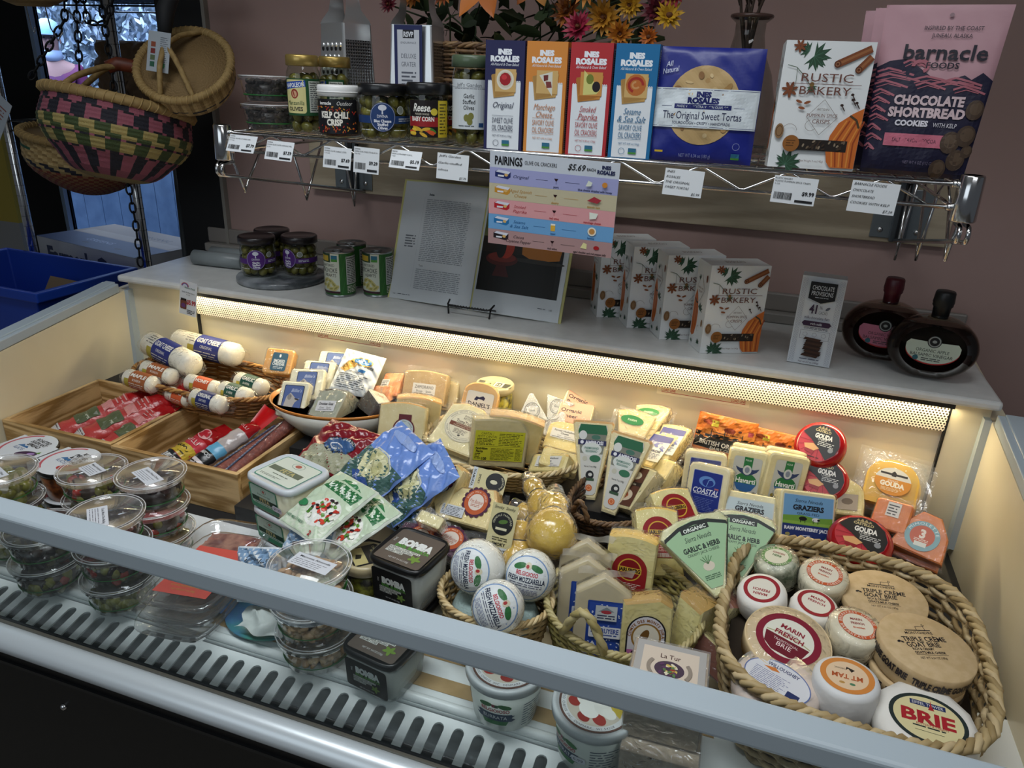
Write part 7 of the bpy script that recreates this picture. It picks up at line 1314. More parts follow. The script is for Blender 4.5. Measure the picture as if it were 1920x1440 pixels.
def feta_front(W, H):
    a = Art(); a.rr(-W*.40, .4, W*.22, H-1.3, '#3f8a68', .5); a.rr(-W*.37, 1.4, W*.19, H-1.55, '#a8c4b4', .5); a.r(-W*.36, 1.9, W*.20, 2.9, '#173f30'); a.t('FETA', -W*.08, 2.4, .75, '#b5ab72', w=2.6, bold=.02); a.ring(-W*.08, H-2.3, .7, .5, .07, '#3f6e5c', n=16); a.e(-W*.08, H-2.3, .35, .25, '#a5574a', n=10); a.t('Mediterranean Style', -W*.08, H-3.1, .3, '#29503f', w=3.4); a.g(-W*.30, 1.5, W*.1, 1.8, 1, '#29503f', rag=0); return a
FB = mat('#dedcc0', rough=.3, coat=.5, noise='#cfcca8', nscale=25); FL = mat('#c6ccd0', rough=.3)
for i in range(3):
    t = sqtub('feta_tub', ('bottom feta tub of three, its lid rim just showing', 'middle feta tub of the three green labelled ones', 'top feta tub of three with the round price sticker')[i], -.712+.004*(2-i), .955-.003*i, .7755+.0668*i, -16, .118, .100, .066, FL, FB, feta_top if i == 2 else None, feta_front, 'green labelled feta tubs')
a = Art(); a.rr(1.2, 1.5, 3.6, 2.6, '#c9cdd6', .4); a.t('$9.99', 2.4, 2.05, .5, '#2a2a3a', w=1.8); a.build('price_sticker', t, lambda u, v, l: (u, -(.885*.05+v*(.085*.05/.056))-.0022-l, v))
# ------------------------------------------------------------------ pouches in the middle front
def art_val(W, H):
    a = Art(); a.rr(-W/2+.3, .3, W/2-.3, H-.3, '#b9c9ae', .4); a.r(-W/2+.5, .5, W/2-.5, H*.42, '#c6ceba'); a.p([(-W*.38, H*.68), (W*.40, H*.62), (W*.42, H*.80), (-W*.30, H*.84)], '#2a6a3c'); a.t('VALBRESO', .1, H*.735, 1.0, '#dfe6dc', w=W*.66, bold=.05, rot=-4); a.p([(-W*.22, H*.86), (-.4, H*.93), (1.6, H*.90), (W*.32, H*.84)], '#3a7a4a'); a.e(.2, H*.92, .8, .4, '#dfe6dc', n=12)
    a.e(1.3, H*.36, W*.30, H*.22, '#d9dad2', n=30); rd = random.Random(4)
    for i in range(60): q, r = rd.uniform(0, 6.3), math.sqrt(rd.random()); a.e(1.3+W*.26*r*math.cos(q), H*.37+H*.18*r*math.sin(q), .42, .3, rd.choice(('#b03024', '#c9402e', '#e2e0d4', '#2a1a22', '#4a7a2c', '#e2e0d4', '#5c8a34')), rot=rd.uniform(0, 180), n=7)
    a.e(-W*.34, H*.34, 1.1, .7, '#2f7a4a', n=16); a.t('SHEEP MILK CHEESE', -W*.2, H*.12, .42, '#3a6a4a', w=W*.44, bold=.02); a.t('2', W*.26, .9, .7, '#a02a2a', bold=.05); return a
for i, k in ((1, 'valbreso2'), (0, 'valbreso1')):
    M = TR((-.628+.030*i, .838+.012*i, .948-.026*i), -22-10*i, -72, 0); pack('feta_salad_pack', ('white and green sheep feta pack with a salad picture, topmost', 'green sheep feta pack half hidden under the top one')[i], M, .105, .135, .024, '#c3cabd', art_val, crinkle=.0009, seed=i, group='white and green sheep feta packs', cat='cheese')
def art_curd(W, H):
    a = Art(); a.r(-W/2+.2, .3, W/2-.2, H*.55, '#41605a'); a.ring(0, H*.42, W*.34, H*.20, .3, '#cdd0c4', n=28); a.e(0, H*.42, W*.31, H*.175, '#c9c69a', n=28); rd = random.Random(5)
    for i in range(22): q, r = rd.uniform(0, 6.3), math.sqrt(rd.random())*.8; a.e(W*.28*r*math.cos(q), H*.42+H*.15*r*math.sin(q), .8, .6, rd.choice(('#d9d6ae', '#b9b684', '#cfccA0'.lower())), rot=rd.uniform(0, 180), n=9)
    a.p([(-W*.3, H*.22), (-.8, H*.27), (0, H*.2), (1.2, H*.26), (W*.25, H*.2), (1.0, H*.12), (-1.2, H*.15)], '#33508f'); a.t('Dill', -1.0, H*.2, .9, '#dfe2ea', w=2.0, shear=.3); a.e(W*.28, H*.10, .75, .75, '#15181a', n=18); a.ring(W*.28, H*.10, .65, .65, .08, '#d6dadc', n=18); a.t('M', W*.28, H*.10, .6, '#d6dadc', bold=.05); a.e(W*.02, H*.86, W*.3, H*.06, '#8fa6d6', n=14); return a
BLU = mat('#6f8fd0', rough=.22, bump=.7, bscale=32)
for i, (M, w, h) in enumerate(((TR((-.640, 1.005, .925), -22, -58, 14), .125, .165), (TR((-.575, 1.020, .905), -34, -50, 18), .115, .150), (TR((-.560, .995, .880), -10, -45, 10), .11, .12))):
    pack('cheese_curd_bag', ('crumpled blue and green cheese curd bag, the front one', 'blue cheese curd bag behind and right of the front one', 'blue cheese curd bag lying lowest under the two others')[i], M, w, h, .034, None, art_curd, crinkle=.0028, seed=i*3+1, m=BLU, group='crumpled blue cheese curd bags', cat='cheese', pw=2.0)
def art_curdr(W, H):
    a = Art(); a.p([(-W*.44, .3), (W*.42, .3), (W*.40, H*.36), (0, H*.46), (-W*.40, H*.36)], '#a5a58c'); a.t('CHEDDAR CHEESE CURDS', 0, H*.14, .55, '#5a6a3c', w=W*.7, shear=.2); a.e(.6, H*.50, W*.26, H*.17, '#3a5c8a', n=26); a.ring(.6, H*.50, W*.26, H*.17, .5, '#24262c', n=26); a.arc('ELLSWORTH', .6, H*.50-.2, W*.225, 85, .5, '#d9dcd6', span=120, bold=.03, ry=H*.15); a.ring(.3, H*.46, 1.5, .8, .3, '#c9cdd2', a0=20, a1=300, n=16); return a
pack('cheese_curd_bag', 'dark red bag of cheddar cheese curds lying behind the blue bags', TR((-.735, 1.068, .918), -12, -66, 0), .145, .125, .03, None, art_curdr, crinkle=.002, seed=9, m=mat('#7d1c26', rough=.22, bump=.5, bscale=32), cat='cheese')
def art_bas():
    a = Art(); n = 16
    for i in range(n): q = 2*PI*i/n; a.e(2.35*math.cos(q), 2.35*math.sin(q), .5, .5, '#4a1f3a', n=10)
    a.e(0, 0, 2.45, 2.45, '#4a1f3a', n=30); a.e(0, 0, 2.3, 2.3, '#b5562c', n=30); a.e(0, 0, 1.5, 1.5, '#d6c9bd', n=26); a.t("P'tit Basque", 0, .1, .7, '#a84e2c', w=2.6, shear=.25); a.g(-.9, -.9, .9, -.4, 2, '#b06a52', rag=0); a.arc('SHEEP MILK CHEESE', 0, 0, 1.9, 90, .32, '#e8c9b4', span=160); return a
wed = lambda w, h: [(w*.12, 0), (w*.5, h*.86), (w*.3, h), (-w*.3, h), (-w*.5, h*.86), (-w*.12, 0)]
for i, (M, w, h, po) in enumerate(((TR((-.500, 1.020, .905), -16, -40, -18), .075, .095, wed(.075, .095)), (TR((-.462, 1.030, .900), -30, -42, -30), .075, .095, wed(.075, .095)), (TR((-.418, 1.020, .900), -14, -46, -6), .115, .070, [(.055, .0), (.057, .05), (.045, .072), (-.02, .062), (-.057, .02), (-.05, 0)]))):
    slab('basque_wedge', ('pale sheep cheese wedge with scalloped orange label, leftmost of three', 'sheep cheese wedge with scalloped orange label, middle of three', 'sheep cheese wedge with the orange scalloped label and small white ingredient sticker')[i], M, po, .034, '#e6d49a', art_bas(), ay=h*(.74 if i < 2 else .60), ax=0 if i < 2 else .018, n2='#dcc886', rind='#d9b06a', fringe='r', group='orange labelled sheep cheese wedges', seed=i)
    if i == 2: a = Art(); a.rr(-4.4, .8, .2, 2.7, '#c2c6ca', .2); a.g(-4.2, .9, 0, 2.5, 6, '#55585c'); a.build('ingredient_sticker', bpy.data.objects[-1] if False else [o for o in COL.objects if o.name.startswith('basque_wedge') and o.parent is None][-1], front(-.0022))
for i, (x, y, z, rz) in enumerate(((-.470, .935, .885, -8), (-.425, .955, .880, 10))): slab('basque_wedge', ('sheep cheese wedge lying flat with a purple scalloped label in front of the others', 'sheep cheese wedge with dark purple paper peeking behind the black lidded tub')[i], TR((x, y, z), rz, -72, 20*i), [(.045, 0), (.045, .04), (0, .06), (-.045, .05), (-.045, 0)], .026, '#4a1f3a', art_bas(), ay=.03, n2='#3a182c', fringe='rt', group='orange labelled sheep cheese wedges', seed=i+6)
slab('cheese_stub', 'small pale cheese stub in film lying on the purple labelled wedges', TR((-.452, .955, .928), -12, -60), rrect(.048, .022, .003), .022, '#e6dba6', None, n2='#dccf8e', fringe='lrt', seed=2, wm=clear(rough=.1, refl=1.9, bump=1, bscale=50, milk=.12))
# ------------------------------------------------------------------ scamorza
SCM = mat('#d8b63e', rough=.22, noise='#c8a232', nscale=18, coat=.4)
def scam(label, p, q, R):
    M, L = along(p, q); t = thing('smoked_scamorza', label, 'cheese', mx=M, group='tied smoked scamorza cheeses'); b = MB()
    b.lathe([(.0001, 0), (R*.6, R*.15), (R*.95, R*.6), (R, R*1.0), (R*.86, R*1.5), (R*.50, R*1.95), (R*.42, R*2.05), (R*.52, R*2.2), (R*.60, R*2.55), (R*.45, R*2.9), (R*.15, R*3.0), (.0001, R*3.0)], SCM, 28); b.build('cheese', t)
    b = MB(); b.tube([(R*.44*math.cos(a), R*.44*math.sin(a), R*2.05) for a in [2*PI*i/16 for i in range(16)]], .0011, BLACK, closed=True, n=5); b.tube([(R*.44, 0, R*2.05), (R*.7, .01, R*1.8), (R*.9, -.005, R*1.4)], .0009, BLACK, 5); b.build('string', t)
    b = MB(); b.lathe([(.0001, -.001), (R*.65, R*.12), (R*1.0, R*.6), (R*1.06, R*1.), (R*.92, R*1.5), (R*.66, R*2.0), (R*.70, R*2.6), (R*.45, R*3.05), (R*.35, R*3.5)], clear(rough=.08, refl=1.6, bump=.9, bscale=50, milk=.05), 28); b.build('plastic_wrap', t)
scam('glossy yellow smoked scamorza with its head up, near the round willow basket', (-.262, 1.050, .925), (-.335, 1.125, .965), .030)
scam('large glossy yellow scamorza bulb in front of the dark basket', (-.235, .955, .930), (-.260, 1.06, .952), .042)
scam('yellow scamorza standing behind the smoky tag card', (-.290, .955, .855), (-.305, 1.02, .96), .034)
scam('yellow scamorza between the big bulb and the rear one', (-.245, 1.03, .905), (-.315, 1.06, .925), .030)
for i, (M, w, h) in enumerate(((pose('scamcard1')[0], .044, .084), (pose('scamcard2')[0], .064, .040))):
    b = MB(); b.box(-w/2, w/2, 0, .0006, 0, h, mat('#c2b98a', rough=.5)); o = b.build('scamorza_tag'); o.matrix_world = (TR((-.326, .955, .900), 4, -26, 3) if i == 0 else TR((-.395, 1.085, .932), 14, -40, 10)); tag(o, ('upright tan and black smoky scamorza tag card', 'sideways tan and black scamorza tag card on the willow basket rim')[i], 'tag card', 'scamorza tag cards'); W, H = w*100, h*100
    a = Art()
    if i == 0: a.r(-W/2, 0, W/2, 1.3, '#c3c9cc'); a.t('SCAMORZA', 0, .65, .55, '#17181a', w=3.5, bold=.04); a.t('SMOKY', 0, 1.8, .5, '#17181a', w=2.3, bold=.03); a.g(-1.3, 2.3, 1.3, 3.0, 2, '#4a4630', rag=0); a.e(0, 5.2, 1.8, 1.9, '#121314', n=30); a.arc('FERNDALE FARMSTEAD', 0, 5.2, 1.45, 90, .32, '#c9c6a8', span=190); a.e(.1, 5.5, .8, .35, '#4a6a2c', rot=15, n=12); a.r(-1.0, 4.1, .9, 4.5, '#c9c6a8'); a.t('Smoky  Smoky', 0, 7.8, .5, '#17181a', w=3.6, shear=.3)
    else: a.r(-W/2, 0, -W/2+.8, H, '#c3c9cc'); a.t('SCAMORZA', -W/2+.4, H/2, .4, '#17181a', w=3.2, rot=-90, bold=.03); a.t('SMOKY', -W/2+1.5, H/2, .4, '#17181a', w=1.8, rot=-90); a.e(1.3, H/2, 1.75, 1.75, '#121314', n=28); a.arc('FERNDALE', 1.3, H/2, 1.4, 0, .3, '#c9c6a8', span=100); a.e(1.0, H/2, .7, .4, '#c9c6a8', n=8)
    a.build('printed_text', o, front(-.0002))
# ------------------------------------------------------------------ mozzarella in its little basket
woven('little_mozzarella_basket', 'small round pale wicker basket under the fresh mozzarella balls', TR((-.298, .878, .776), 0), .088, .072, .112, flare=1.45, rows=18, stakes=26, sr=.0030, cols=('#c4ad7e', '#a58c5e', '#d2bd90'), se=2.0, rim=.005, rimtw=18)
b = MB(); b.lathe([(.0001, .012), (.055, .013), (.070, .08), (.062, .098), (.03, .100), (.0001, .098)], mat('#8fa3a0', rough=.9, bump=.6, bscale=200), 24, sx=1.0, sy=.82); o = b.build('cloth_liner'); o.location = (-.298, .878, .776); tag(o, 'grey blue knitted cloth lining the little mozzarella basket', 'cloth')
def art_moz():
    a = Art(); a.e(0, 0, 3.3, 3.3, '#6f8fb8', n=40); a.e(0, 0, 3.15, 3.15, '#d3d8d8', n=40); a.t('BELGIOIOSO', 0, .75, .6, '#b03040', w=3.4, bold=.03); a.t('FRESH MOZZARELLA', 0, -.15, .75, '#1d2740', w=5.7, bold=.03); a.g(-2.5, -1.3, 2.5, -.7, 2, '#55586c', rag=0); a.g(-2.0, -2.6, 2.0, -1.5, 5, '#6a7090', rag=0)
    a.e(-1.3, 1.7, 1.0, .45, '#2f6a3a', rot=20, n=12); a.e(1.3, 1.7, 1.0, .45, '#2f6a3a', rot=-20, n=12); a.e(0, 1.9, .5, .55, '#c9c2a8', n=12); a.e(-.1, 1.8, .25, .3, '#a03030', n=8); return a
def moz(label, c, R, face, roll, sq=.88):
    f_ = Vector(face).normalized(); M = Matrix.Translation(c) @ f_.to_track_quat('-Y', 'Z').to_matrix().to_4x4() @ Matrix.Rotation(R_(roll), 4, 'Y'); t = thing('fresh_mozzarella', label, 'cheese', mx=M, group='film wrapped fresh mozzarella balls')
    b = MB(); b.ball((0, 0, 0), R, mat('#e9e9df', rough=.3, bump=.1, coat=.3), 28, sy=sq, k=16); b.build('cheese', t)
    b = MB(); b.ball((0, 0, 0), R*1.03, WRAP, 24, sy=sq, k=12); b.grid(lambda u, v: (R*(1.0+.25*u), .004*math.sin(v*9), (v-.5)*R*1.2), 4, 8, WRAP); b.grid(lambda u, v: (-R*(1.0+.25*u), .004*math.sin(v*7), (v-.5)*R*1.2), 4, 8, WRAP); b.build('plastic_wrap', t)
    art_moz().build('round_label', t, lambda u, v, l: (u, -sq*math.sqrt(max(0, (R*1.035)**2-u*u-v*v))-.0006-l, v), cut=.6, cutv=.6)
moz('mozzarella ball with its label turned on edge, at the left of the little basket', (-.330, .882, .925), .043, (-.15, -1, .45), 78)
moz('mozzarella ball with an upright label, at the right of the little basket', (-.252, .902, .918), .040, (.1, -1, .5), 4)
moz('mozzarella ball with a slanting label, nearest the front rail', (-.275, .822, .912), .039, (.1, -1, .7), 62)
# ------------------------------------------------------------------ black lidded burrata tubs, marinated jar, almonds, burrata
def bom_top(W, D):
    a = Art(); a.rr(-W*.42, -D*.42, W*.42, D*.42, '#5a5048', .5); a.t('BOMBA', .4, 1.2, 1.5, '#d6d9d6', w=6.0, bold=.08); a.t('BASIL BURRATA', .4, 0, .7, '#4f8a3a', w=6.2, bold=.05)
    for i, (t_, w_) in enumerate((('BURRATA STUFFED WITH A', 5.4), ('BASIL HERB INFUSED', 4.4), ('CREAMY CORE', 2.9))): a.r(-3.3, -.95-i*.55, -3.3+w_+.2, -.5-i*.55, '#d3d6cf'); a.t(t_, -3.2, -.73-i*.55, .3, '#1a1c1a', w=w_, al='l', bold=.03)
    for q in (0, 70, 140, 200, 280): a.e(2.2+.5*math.cos(R_(q)), -2.1+.4*math.sin(R_(q)), .6, .28, '#6c8a3a', rot=q, n=12)
    a.t('NET WT. 4.4 OZ (125g)', 0, -3.2, .35, '#c9cbc9', w=3.6); a.t('FIVE', -3.5, 1.1, .4, '#c9cbc9', rot=90); return a
def bom_front(W, H):
    a = Art(); a.rr(-W*.40, .6, W*.36, H-1.6, '#101112', .5); h = H-2.2; s = h/6; b = bom_top(8.4, 8.4); b.ops = b.ops[1:]; b.shift(-.2, .6+h*.52, .72); a.put(b); return a
BT = clear('#e9eeee', rough=.12, refl=1.2, milk=.35, milkc='#c9cdc8'); BL = mat('#0e0f10', rough=.3)
for x, y, z, rz, lb in ((-.437, .872, .7755, -8, 'black lidded basil burrata tub under the top one, its rim just visible'), (-.438, .868, .8585, -9, 'black lidded basil burrata tub on top, behind the front rail'), (-.430, .768, .7755, -9, 'black lidded basil burrata tub standing behind the glass')):
    t = sqtub('burrata_tub', lb, x, y, z, rz, .098, .098, .082 if z > .8 or y > .8 else .076, BL, BT, bom_top, bom_front, 'black lidded basil burrata tubs'); b = MB(); b.lathe([(.0001, .004), (.8, .005), (.9, .055), (.0001, .057)], mat('#d6d8cc', rough=.4), 28, sx=.047, sy=.047, se=4); b.build('burrata', t)
t = jar('marinated_cheese_jar', 'squat jar of marinated cheese with a black and gold diamond lid label by the almonds', (-.520, .872, .7755), .037, .128, '#b8ab86', content='solid', cc='#8a8a2c', neck=.94, lidh=.014)
a = Art(); a.shift(0, 0); a.p([(0, 3.6), (3.6, 0), (0, -3.6), (-3.6, 0)], '#17171a'); a.p([(0, 3.3), (3.3, 0), (1.6, -1.7), (-1.7, 1.6)], '#1f1f22'); a.p([(-1.7, 1.5), (1.5, -1.7), (0, -3.2), (-3.2, 0)], '#b3a873'); a.t('CHEVRE', .5, 1.9, .4, '#c9bd8a', w=2.0, rot=-45); a.t('IN OLIVE OIL', .9, .7, .4, '#c9bd8a', w=2.4, rot=-45); a.p([(-1.5, -.6), (-.6, -.2), (-.2, -1.2), (-.9, -1.7)], '#26241c'); a.build('diamond_label', t, top(.1275))
stack([f'clear container of pale almonds, {p} one of the stack of three' for p in pos3], -.553, .768, .0605, ['almond'], -6, paper(.2, .3, 0, 'Marcona Almonds', n=4, W=7, H=2.9), grp='clear containers of almonds')
def round_tub(label, x, y, rz, art2=True):
    t = thing('burrata_cup', label, 'tub', (x, y, .7755), (0, 0, R_(rz)), 'white lidded burrata cups behind the glass'); R, H = .0565, .086; k = (.96-.80)*R/(H-.012)
    b = MB(); b.lathe([(R*.76, 0), (R*.80, .003), (R*.96, H-.010)], mat('#ccd2ca', rough=.3, coat=.4), 44); b.build('cup', t); b = MB(); b.lathe([(R*.97, H-.014), (R*1.03, H-.013), (R*1.03, H-.002), (R*1.0, H), (R*.93, H), (R*.91, H-.0025), (.0001, H-.0025)], mat('#c3c8c9', rough=.3), 44); b.build('lid', t)
    a = Art(); a.e(0, 0, 4.9, 4.9, '#5c4238', n=44); a.e(0, 0, 4.6, 4.6, '#cdd0d0', n=44); a.arc('BELGIOIOSO CHEESE INC. DENMARK, WI 54208', 0, 0, 4.25, 270, .35, '#3a3230', span=170, inv=True); a.e(0, 0, 3.9, 3.9, '#bfb8a8', n=36); a.p([(-3.7, 1.0), (3.7, 1.0), (2.6, 2.8), (0, 3.8), (-2.6, 2.8)], '#b9a53c')
    for x_, y_, c, r in ((-2.6, -1, '#96322a', .9), (-1.8, -2.2, '#96322a', .8), (2.4, -1.4, '#96322a', .9), (.9, -2.8, '#8a2c24', .8), (-1.2, -.6, '#dfe0d8', 1.3), (.4, -1.5, '#e2e3dc', 1.3), (1.3, .2, '#d9dad2', 1.2), (-.3, .6, '#dfe0d8', 1.1), (2.4, .3, '#dfe0d8', .9)): a.e(x_, y_, r*1.15, r*.9, c, n=16)
    a.build('printed_lid', t, top(H-.0022))
    a = Art(); a.t('BELGIOIOSO', 0, 4.4, .62, '#a8323e', w=3.7, bold=.03); a.p([(-2.7, 2.8), (-2.1, 3.1), (-2.6, 3.6), (2.6, 3.6), (2.1, 3.1), (2.7, 2.8), (2.2, 2.4), (-2.2, 2.4)][::-1], '#24405c'); a.r(-2.2, 2.4, 2.2, 3.8, '#24405c'); a.t('BURRATA', 0, 3.1, .65, '#dfe3e6', w=3.2); a.p([(-1.5, 1.6), (1.5, 1.6), (1.8, 2.4), (-1.8, 2.4)], '#2f7a44'); a.e(-1.2, 5.3, .9, .45, '#3a7a44', rot=15, n=12); a.e(1.2, 5.3, .9, .45, '#3a7a44', rot=-15, n=12); a.r(-.4, 5.0, .0, 5.6, '#8a3a4a'); a.r(.0, 5.0, .4, 5.6, '#3a6a4a')
    if art2: a.g(3.6, 1.0, 7.2, 5.6, 9, '#3f5066', fill=.3); a.g(-6.4, 1.6, -4.6, 5.8, 8, '#6f86a8', fill=.5)
    a.build('printed_side', t, cyl(R*.80, 0, 0, k), cut=.5); return t
round_tub('white lidded burrata cup behind the glass, left of the two', -.243, .775, 2)
t = round_tub('white lidded burrata cup behind the glass with a small price sticker, right of the two', -.108, .748, -38); a = Art(); a.rr(1.4, 2.6, 3.2, 3.7, '#d2d4dc', .3); a.t('6.99', 2.3, 3.15, .45, '#2a2a3a', w=1.3); a.build('price_sticker', t, cyl(.0462, 0, 0, .12), cut=.5)
# small blue white pouches, teal dish, cardboard strips
def art_pers(W, H):
    a = Art(); a.r(-W/2+.2, H*.25, W/2-.2, H-.2, '#9db4c9'); a.r(-W/2+.2, H*.62, W/2-.2, H-.2, '#7f9cb9'); a.t('Persian', .2, H*.80, .9, '#20262e', w=W*.55, shear=.3); a.e(0, H*.58, W*.26, .9, '#3a2c2a', n=14); a.e(.2, H*.58, W*.18, .5, '#8f7a70', n=12); a.t('FETA', 0, H*.36, .9, '#26303c', w=W*.4, bold=.03); return a
pack('marinated_feta_pouch', 'white and blue crumpled feta pouch standing beside the almond containers', TR((-.622, .812, .868), -6, -30, 4), .085, .095, .030, '#c6cdd2', art_pers, crinkle=.0022, seed=3, cat='cheese', group='blue and white feta pouches')
pack('marinated_feta_pouch', 'smaller looking white and blue feta pouch half behind the front rail', TR((-.668, .775, .832), 8, -24, -6), .075, .09, .026, '#c6cdd2', art_pers, crinkle=.0022, seed=5, cat='cheese', group='blue and white feta pouches')
b = MB(); b.grid(lambda u, v: ((u-.5)*.085+.008*math.sin(v*7), (v-.5)*.05+.006*math.sin(u*9), .018+.020*math.sin(u*3.1)*math.sin(v*3.1)+.006*math.sin(u*15)*math.sin(v*11)), 14, 10, mat('#c9ceca', rough=.6)); o = b.build('crumpled_paper'); o.location = (-.650, .775, .784); tag(o, 'crumpled white tissue wrapping lying on the teal dish', 'paper')
b = MB(); b.lathe([(.0001, 0), (.8, .0005), (1.0, .009), (.99, .0115), (.80, .005), (.0001, .0045)], mat('#3f8a7a', rough=.2, noise='#4f6ab0', nscale=9), 44, sx=.074, sy=.066); o = b.build('teal_dish'); o.location = (-.672, .815, .7756); tag(o, 'teal and blue glazed dish on the front deck behind the glass', 'dish')
CB = mat('#b3966a', rough=.8, noise='#a08458', nscale=25)
for i, (x0, x1, y0, y1, z, lb) in enumerate(((-.765, -.62, .768, .792, .7753, 'short tan cardboard strip under the prosciutto trays'), (-.50, .03, .768, .795, .7753, 'long tan cardboard strip lying along the front deck edge'), (-.42, .05, .828, .850, .7753, 'second tan cardboard strip farther back on the front deck'))):
    b = MB(); b.box(x0, x1, y0, y1, 0, .0002, CB); o = b.build('cardboard_strip'); o.location = (0, 0, z+.0001+.00005*i); tag(o, lb, 'cardboard strip')
# ------------------------------------------------------------------ wedges around the willow basket
def art_jarl():
    a = Art(); P_ = [(2.8, -3.6)]+[(2.8*math.cos(q), .6+2.8*math.sin(q)) for q in [PI*i/16 for i in range(17)]]+[(-2.8, -3.6)]; a.p(P_, '#8c1f24'); a.e(0, .7, 1.9, 1.9, '#c9a33c', n=32); a.e(0, .7, 1.7, 1.7, '#7a161c', n=32); a.r(-1.9, .2, 1.9, 1.1, '#c9a33c'); a.t('JARLSBERG', 0, .65, .6, '#2a1416', w=3.5, bold=.05); a.e(-2.2, -.6, .5, .5, '#a85a5a', n=12); a.g(-2.2, -2.6, 2.2, -1.5, 4, '#d9cfc4', fill=.35); a.bar(-2.2, -3.5, 2.0, -2.8, '#d6d2cc'); return a
for i, (M, w, h, lb) in enumerate(((TR((-.030, 1.110, .905), 36, -60, 0), .075, .105, 'Jarlsberg slab with round red label, farthest back of the three'), (TR((-.062, 1.022, .888), 26, -50, 4), .072, .115, 'Jarlsberg slab with red label, middle of the three'), (TR((-.113, .990, .858), 2, -12, 0), .078, .100, 'upright Jarlsberg slab with red label, nearest of the three'))):
    slab('jarlsberg_slab', lb, M, arc_top(w, h, .006), .032, '#e0d69a', art_jarl(), ay=h*(.55 if i < 2 else .36), n2='#d6ca86', rind='#d9b450', fringe='t', group='red labelled Jarlsberg slabs', seed=i)
def art_garlic():
    a = Art(); a.p([(-4.9, 9.4), (-4.6, 10.4), (-2.0, 11.4), (0, 11.7), (2.0, 11.4), (4.6, 10.4), (4.9, 9.4), (.9, 1.4), (-.9, 1.4)][::-1], '#9cbf94'); a.p([(-5.1, 9.6), (-2.4, 10.7), (0, 11.0), (2.4, 10.7), (5.1, 9.6), (5.0, 10.2), (2.4, 11.3), (0, 11.6), (-2.4, 11.3), (-5.0, 10.2)], '#17201c'); a.r(-2.2, 10.0, 2.2, 10.9, '#17201c'); a.t('ORGANIC', 0, 10.45, .55, '#dfe6da', w=3.6, bold=.03)
    a.t('Sierra Nevada', 0, 9.1, .8, '#20302a', w=4.2, shear=.3); a.t('GARLIC & HERB', 0, 7.6, .75, '#1d2b25', w=5.8, bold=.04); a.t('CREAMY JACK CHEESE', 0, 6.8, .42, '#1d2b25', w=5.0); a.e(0, 4.6, .9, .7, '#d2c9b4', n=14)
    for q in (-40, -20, 0, 20, 40): a.line([(0, 4.9), (1.4*math.sin(R_(q)), 4.9+1.3*math.cos(R_(q)))], .09, '#3f6a3a')
    a.g(-1.2, 2.6, 1.2, 3.4, 3, '#4a6a4c', rag=0); return a
gp = [(.008, 0), (.054, .104), (.046, .116), (.02, .122), (-.02, .122), (-.046, .116), (-.054, .104), (-.008, 0)]
for i, (M, lb) in enumerate(((TR((.030, .955, .922), 12, -40, 0) @ Matrix.Rotation(R_(-24), 4, 'Y'), 'green labelled garlic and herb wedge pointing down, the front one'), (TR((.052, 1.045, .885), 2, -48, 0), 'green labelled garlic and herb wedge lying behind the front one'))):
    slab('herb_jack_wedge', lb, M, gp, .036, '#e0dcb0', art_garlic(), ay=0, n2='#cfcf9a', fringe='', group='green labelled garlic and herb wedges', seed=i); o = [o_ for o_ in COL.objects if o_.name.startswith('herb_jack_wedge')][-1]
    b = MB(); b.add([(.0545, .001, .103), (.0545, .035, .103), (.020, .035, .026), (.020, .001, .026)], [(0, 1, 2, 3)], ink('#2f6a3c')); b.xf(Matrix.Translation((.0012, 0, 0))); b.build('green_side_label', o)
woven('willow_gruyere_basket', 'round straw coloured willow basket with loop handles holding the gruyere', TR((-.108, .925, .776), 18), .118, .118, .118, flare=1.35, rows=20, stakes=40, sr=.0030, cols=('#a59a5c', '#8c8046', '#b8ad72'), se=2.0, rim=.0055, rimc=('#b3a676', '#9a8c58'), handles=1, ha=234, hh=.055, hr=.007)
def art_gruy():
    a = Art(); a.rr(-2.8, -4.6, 2.8, 4.6, '#24408c', .2); a.r(-2.5, -4.3, 2.5, 4.3, '#2c4a9c'); rd = random.Random(2)
    for i in range(60): a.e(rd.uniform(-2.4, 2.4), rd.uniform(-4.2, 4.2), .16, .1, '#c9cfe0', rot=rd.uniform(0, 180), n=6)
    a.r(-1.6, 1.6, 1.6, 4.0, '#b9bfc2'); a.p([(-1.2, 3.0), (0, 3.8), (1.2, 3.1)], '#7f8a90'); a.e(0, 3.0, .8, .3, '#a53a44', n=10); a.g(-1.3, 1.8, 1.3, 2.6, 2, '#2a3050', rag=0); a.rr(-2.4, -1.2, 2.4, .6, '#cfd3da', .2); a.t('LE GRUYERE', 0, -.05, .75, '#24408c', w=4.1, bold=.03); a.g(-1.8, -.95, 1.8, -.55, 1, '#24408c', rag=0)
    for i in range(5): a.p([(-2.2+i*.9, -2.6), (-1.7+i*.9, -1.8), (-1.2+i*.9, -2.6)], '#cfd3da'); a.g(-1.2, -4.1, 1.4, -3.5, 2, '#9aa6d0', rag=0); return a
GW = clear('#f4f0e6', rough=.18, refl=1.2, milk=.35, milkc='#d9d4c6', bump=.4, bscale=30)
for i, (x, y, rz, lb) in enumerate(((-.130, .872, 12, 'gruyere pack with a bright blue label, nearest in the willow basket'), (-.165, .905, 10, 'gruyere pack in milky film standing behind the blue labelled one'), (-.178, .950, 8, 'gruyere pack in milky film at the back of the willow basket'))):
    slab('gruyere_pack', lb, TR((x, y, .800), rz, -10), [(.040, 0), (.040, .125), (.0, .150), (-.040, .125), (-.040, 0)], .024, '#e2d8b0', art_gruy(), ay=.068, ax=.006, wm=GW, n2='#d9ce9e', fringe='t', group='gruyere packs in the willow basket', seed=i)
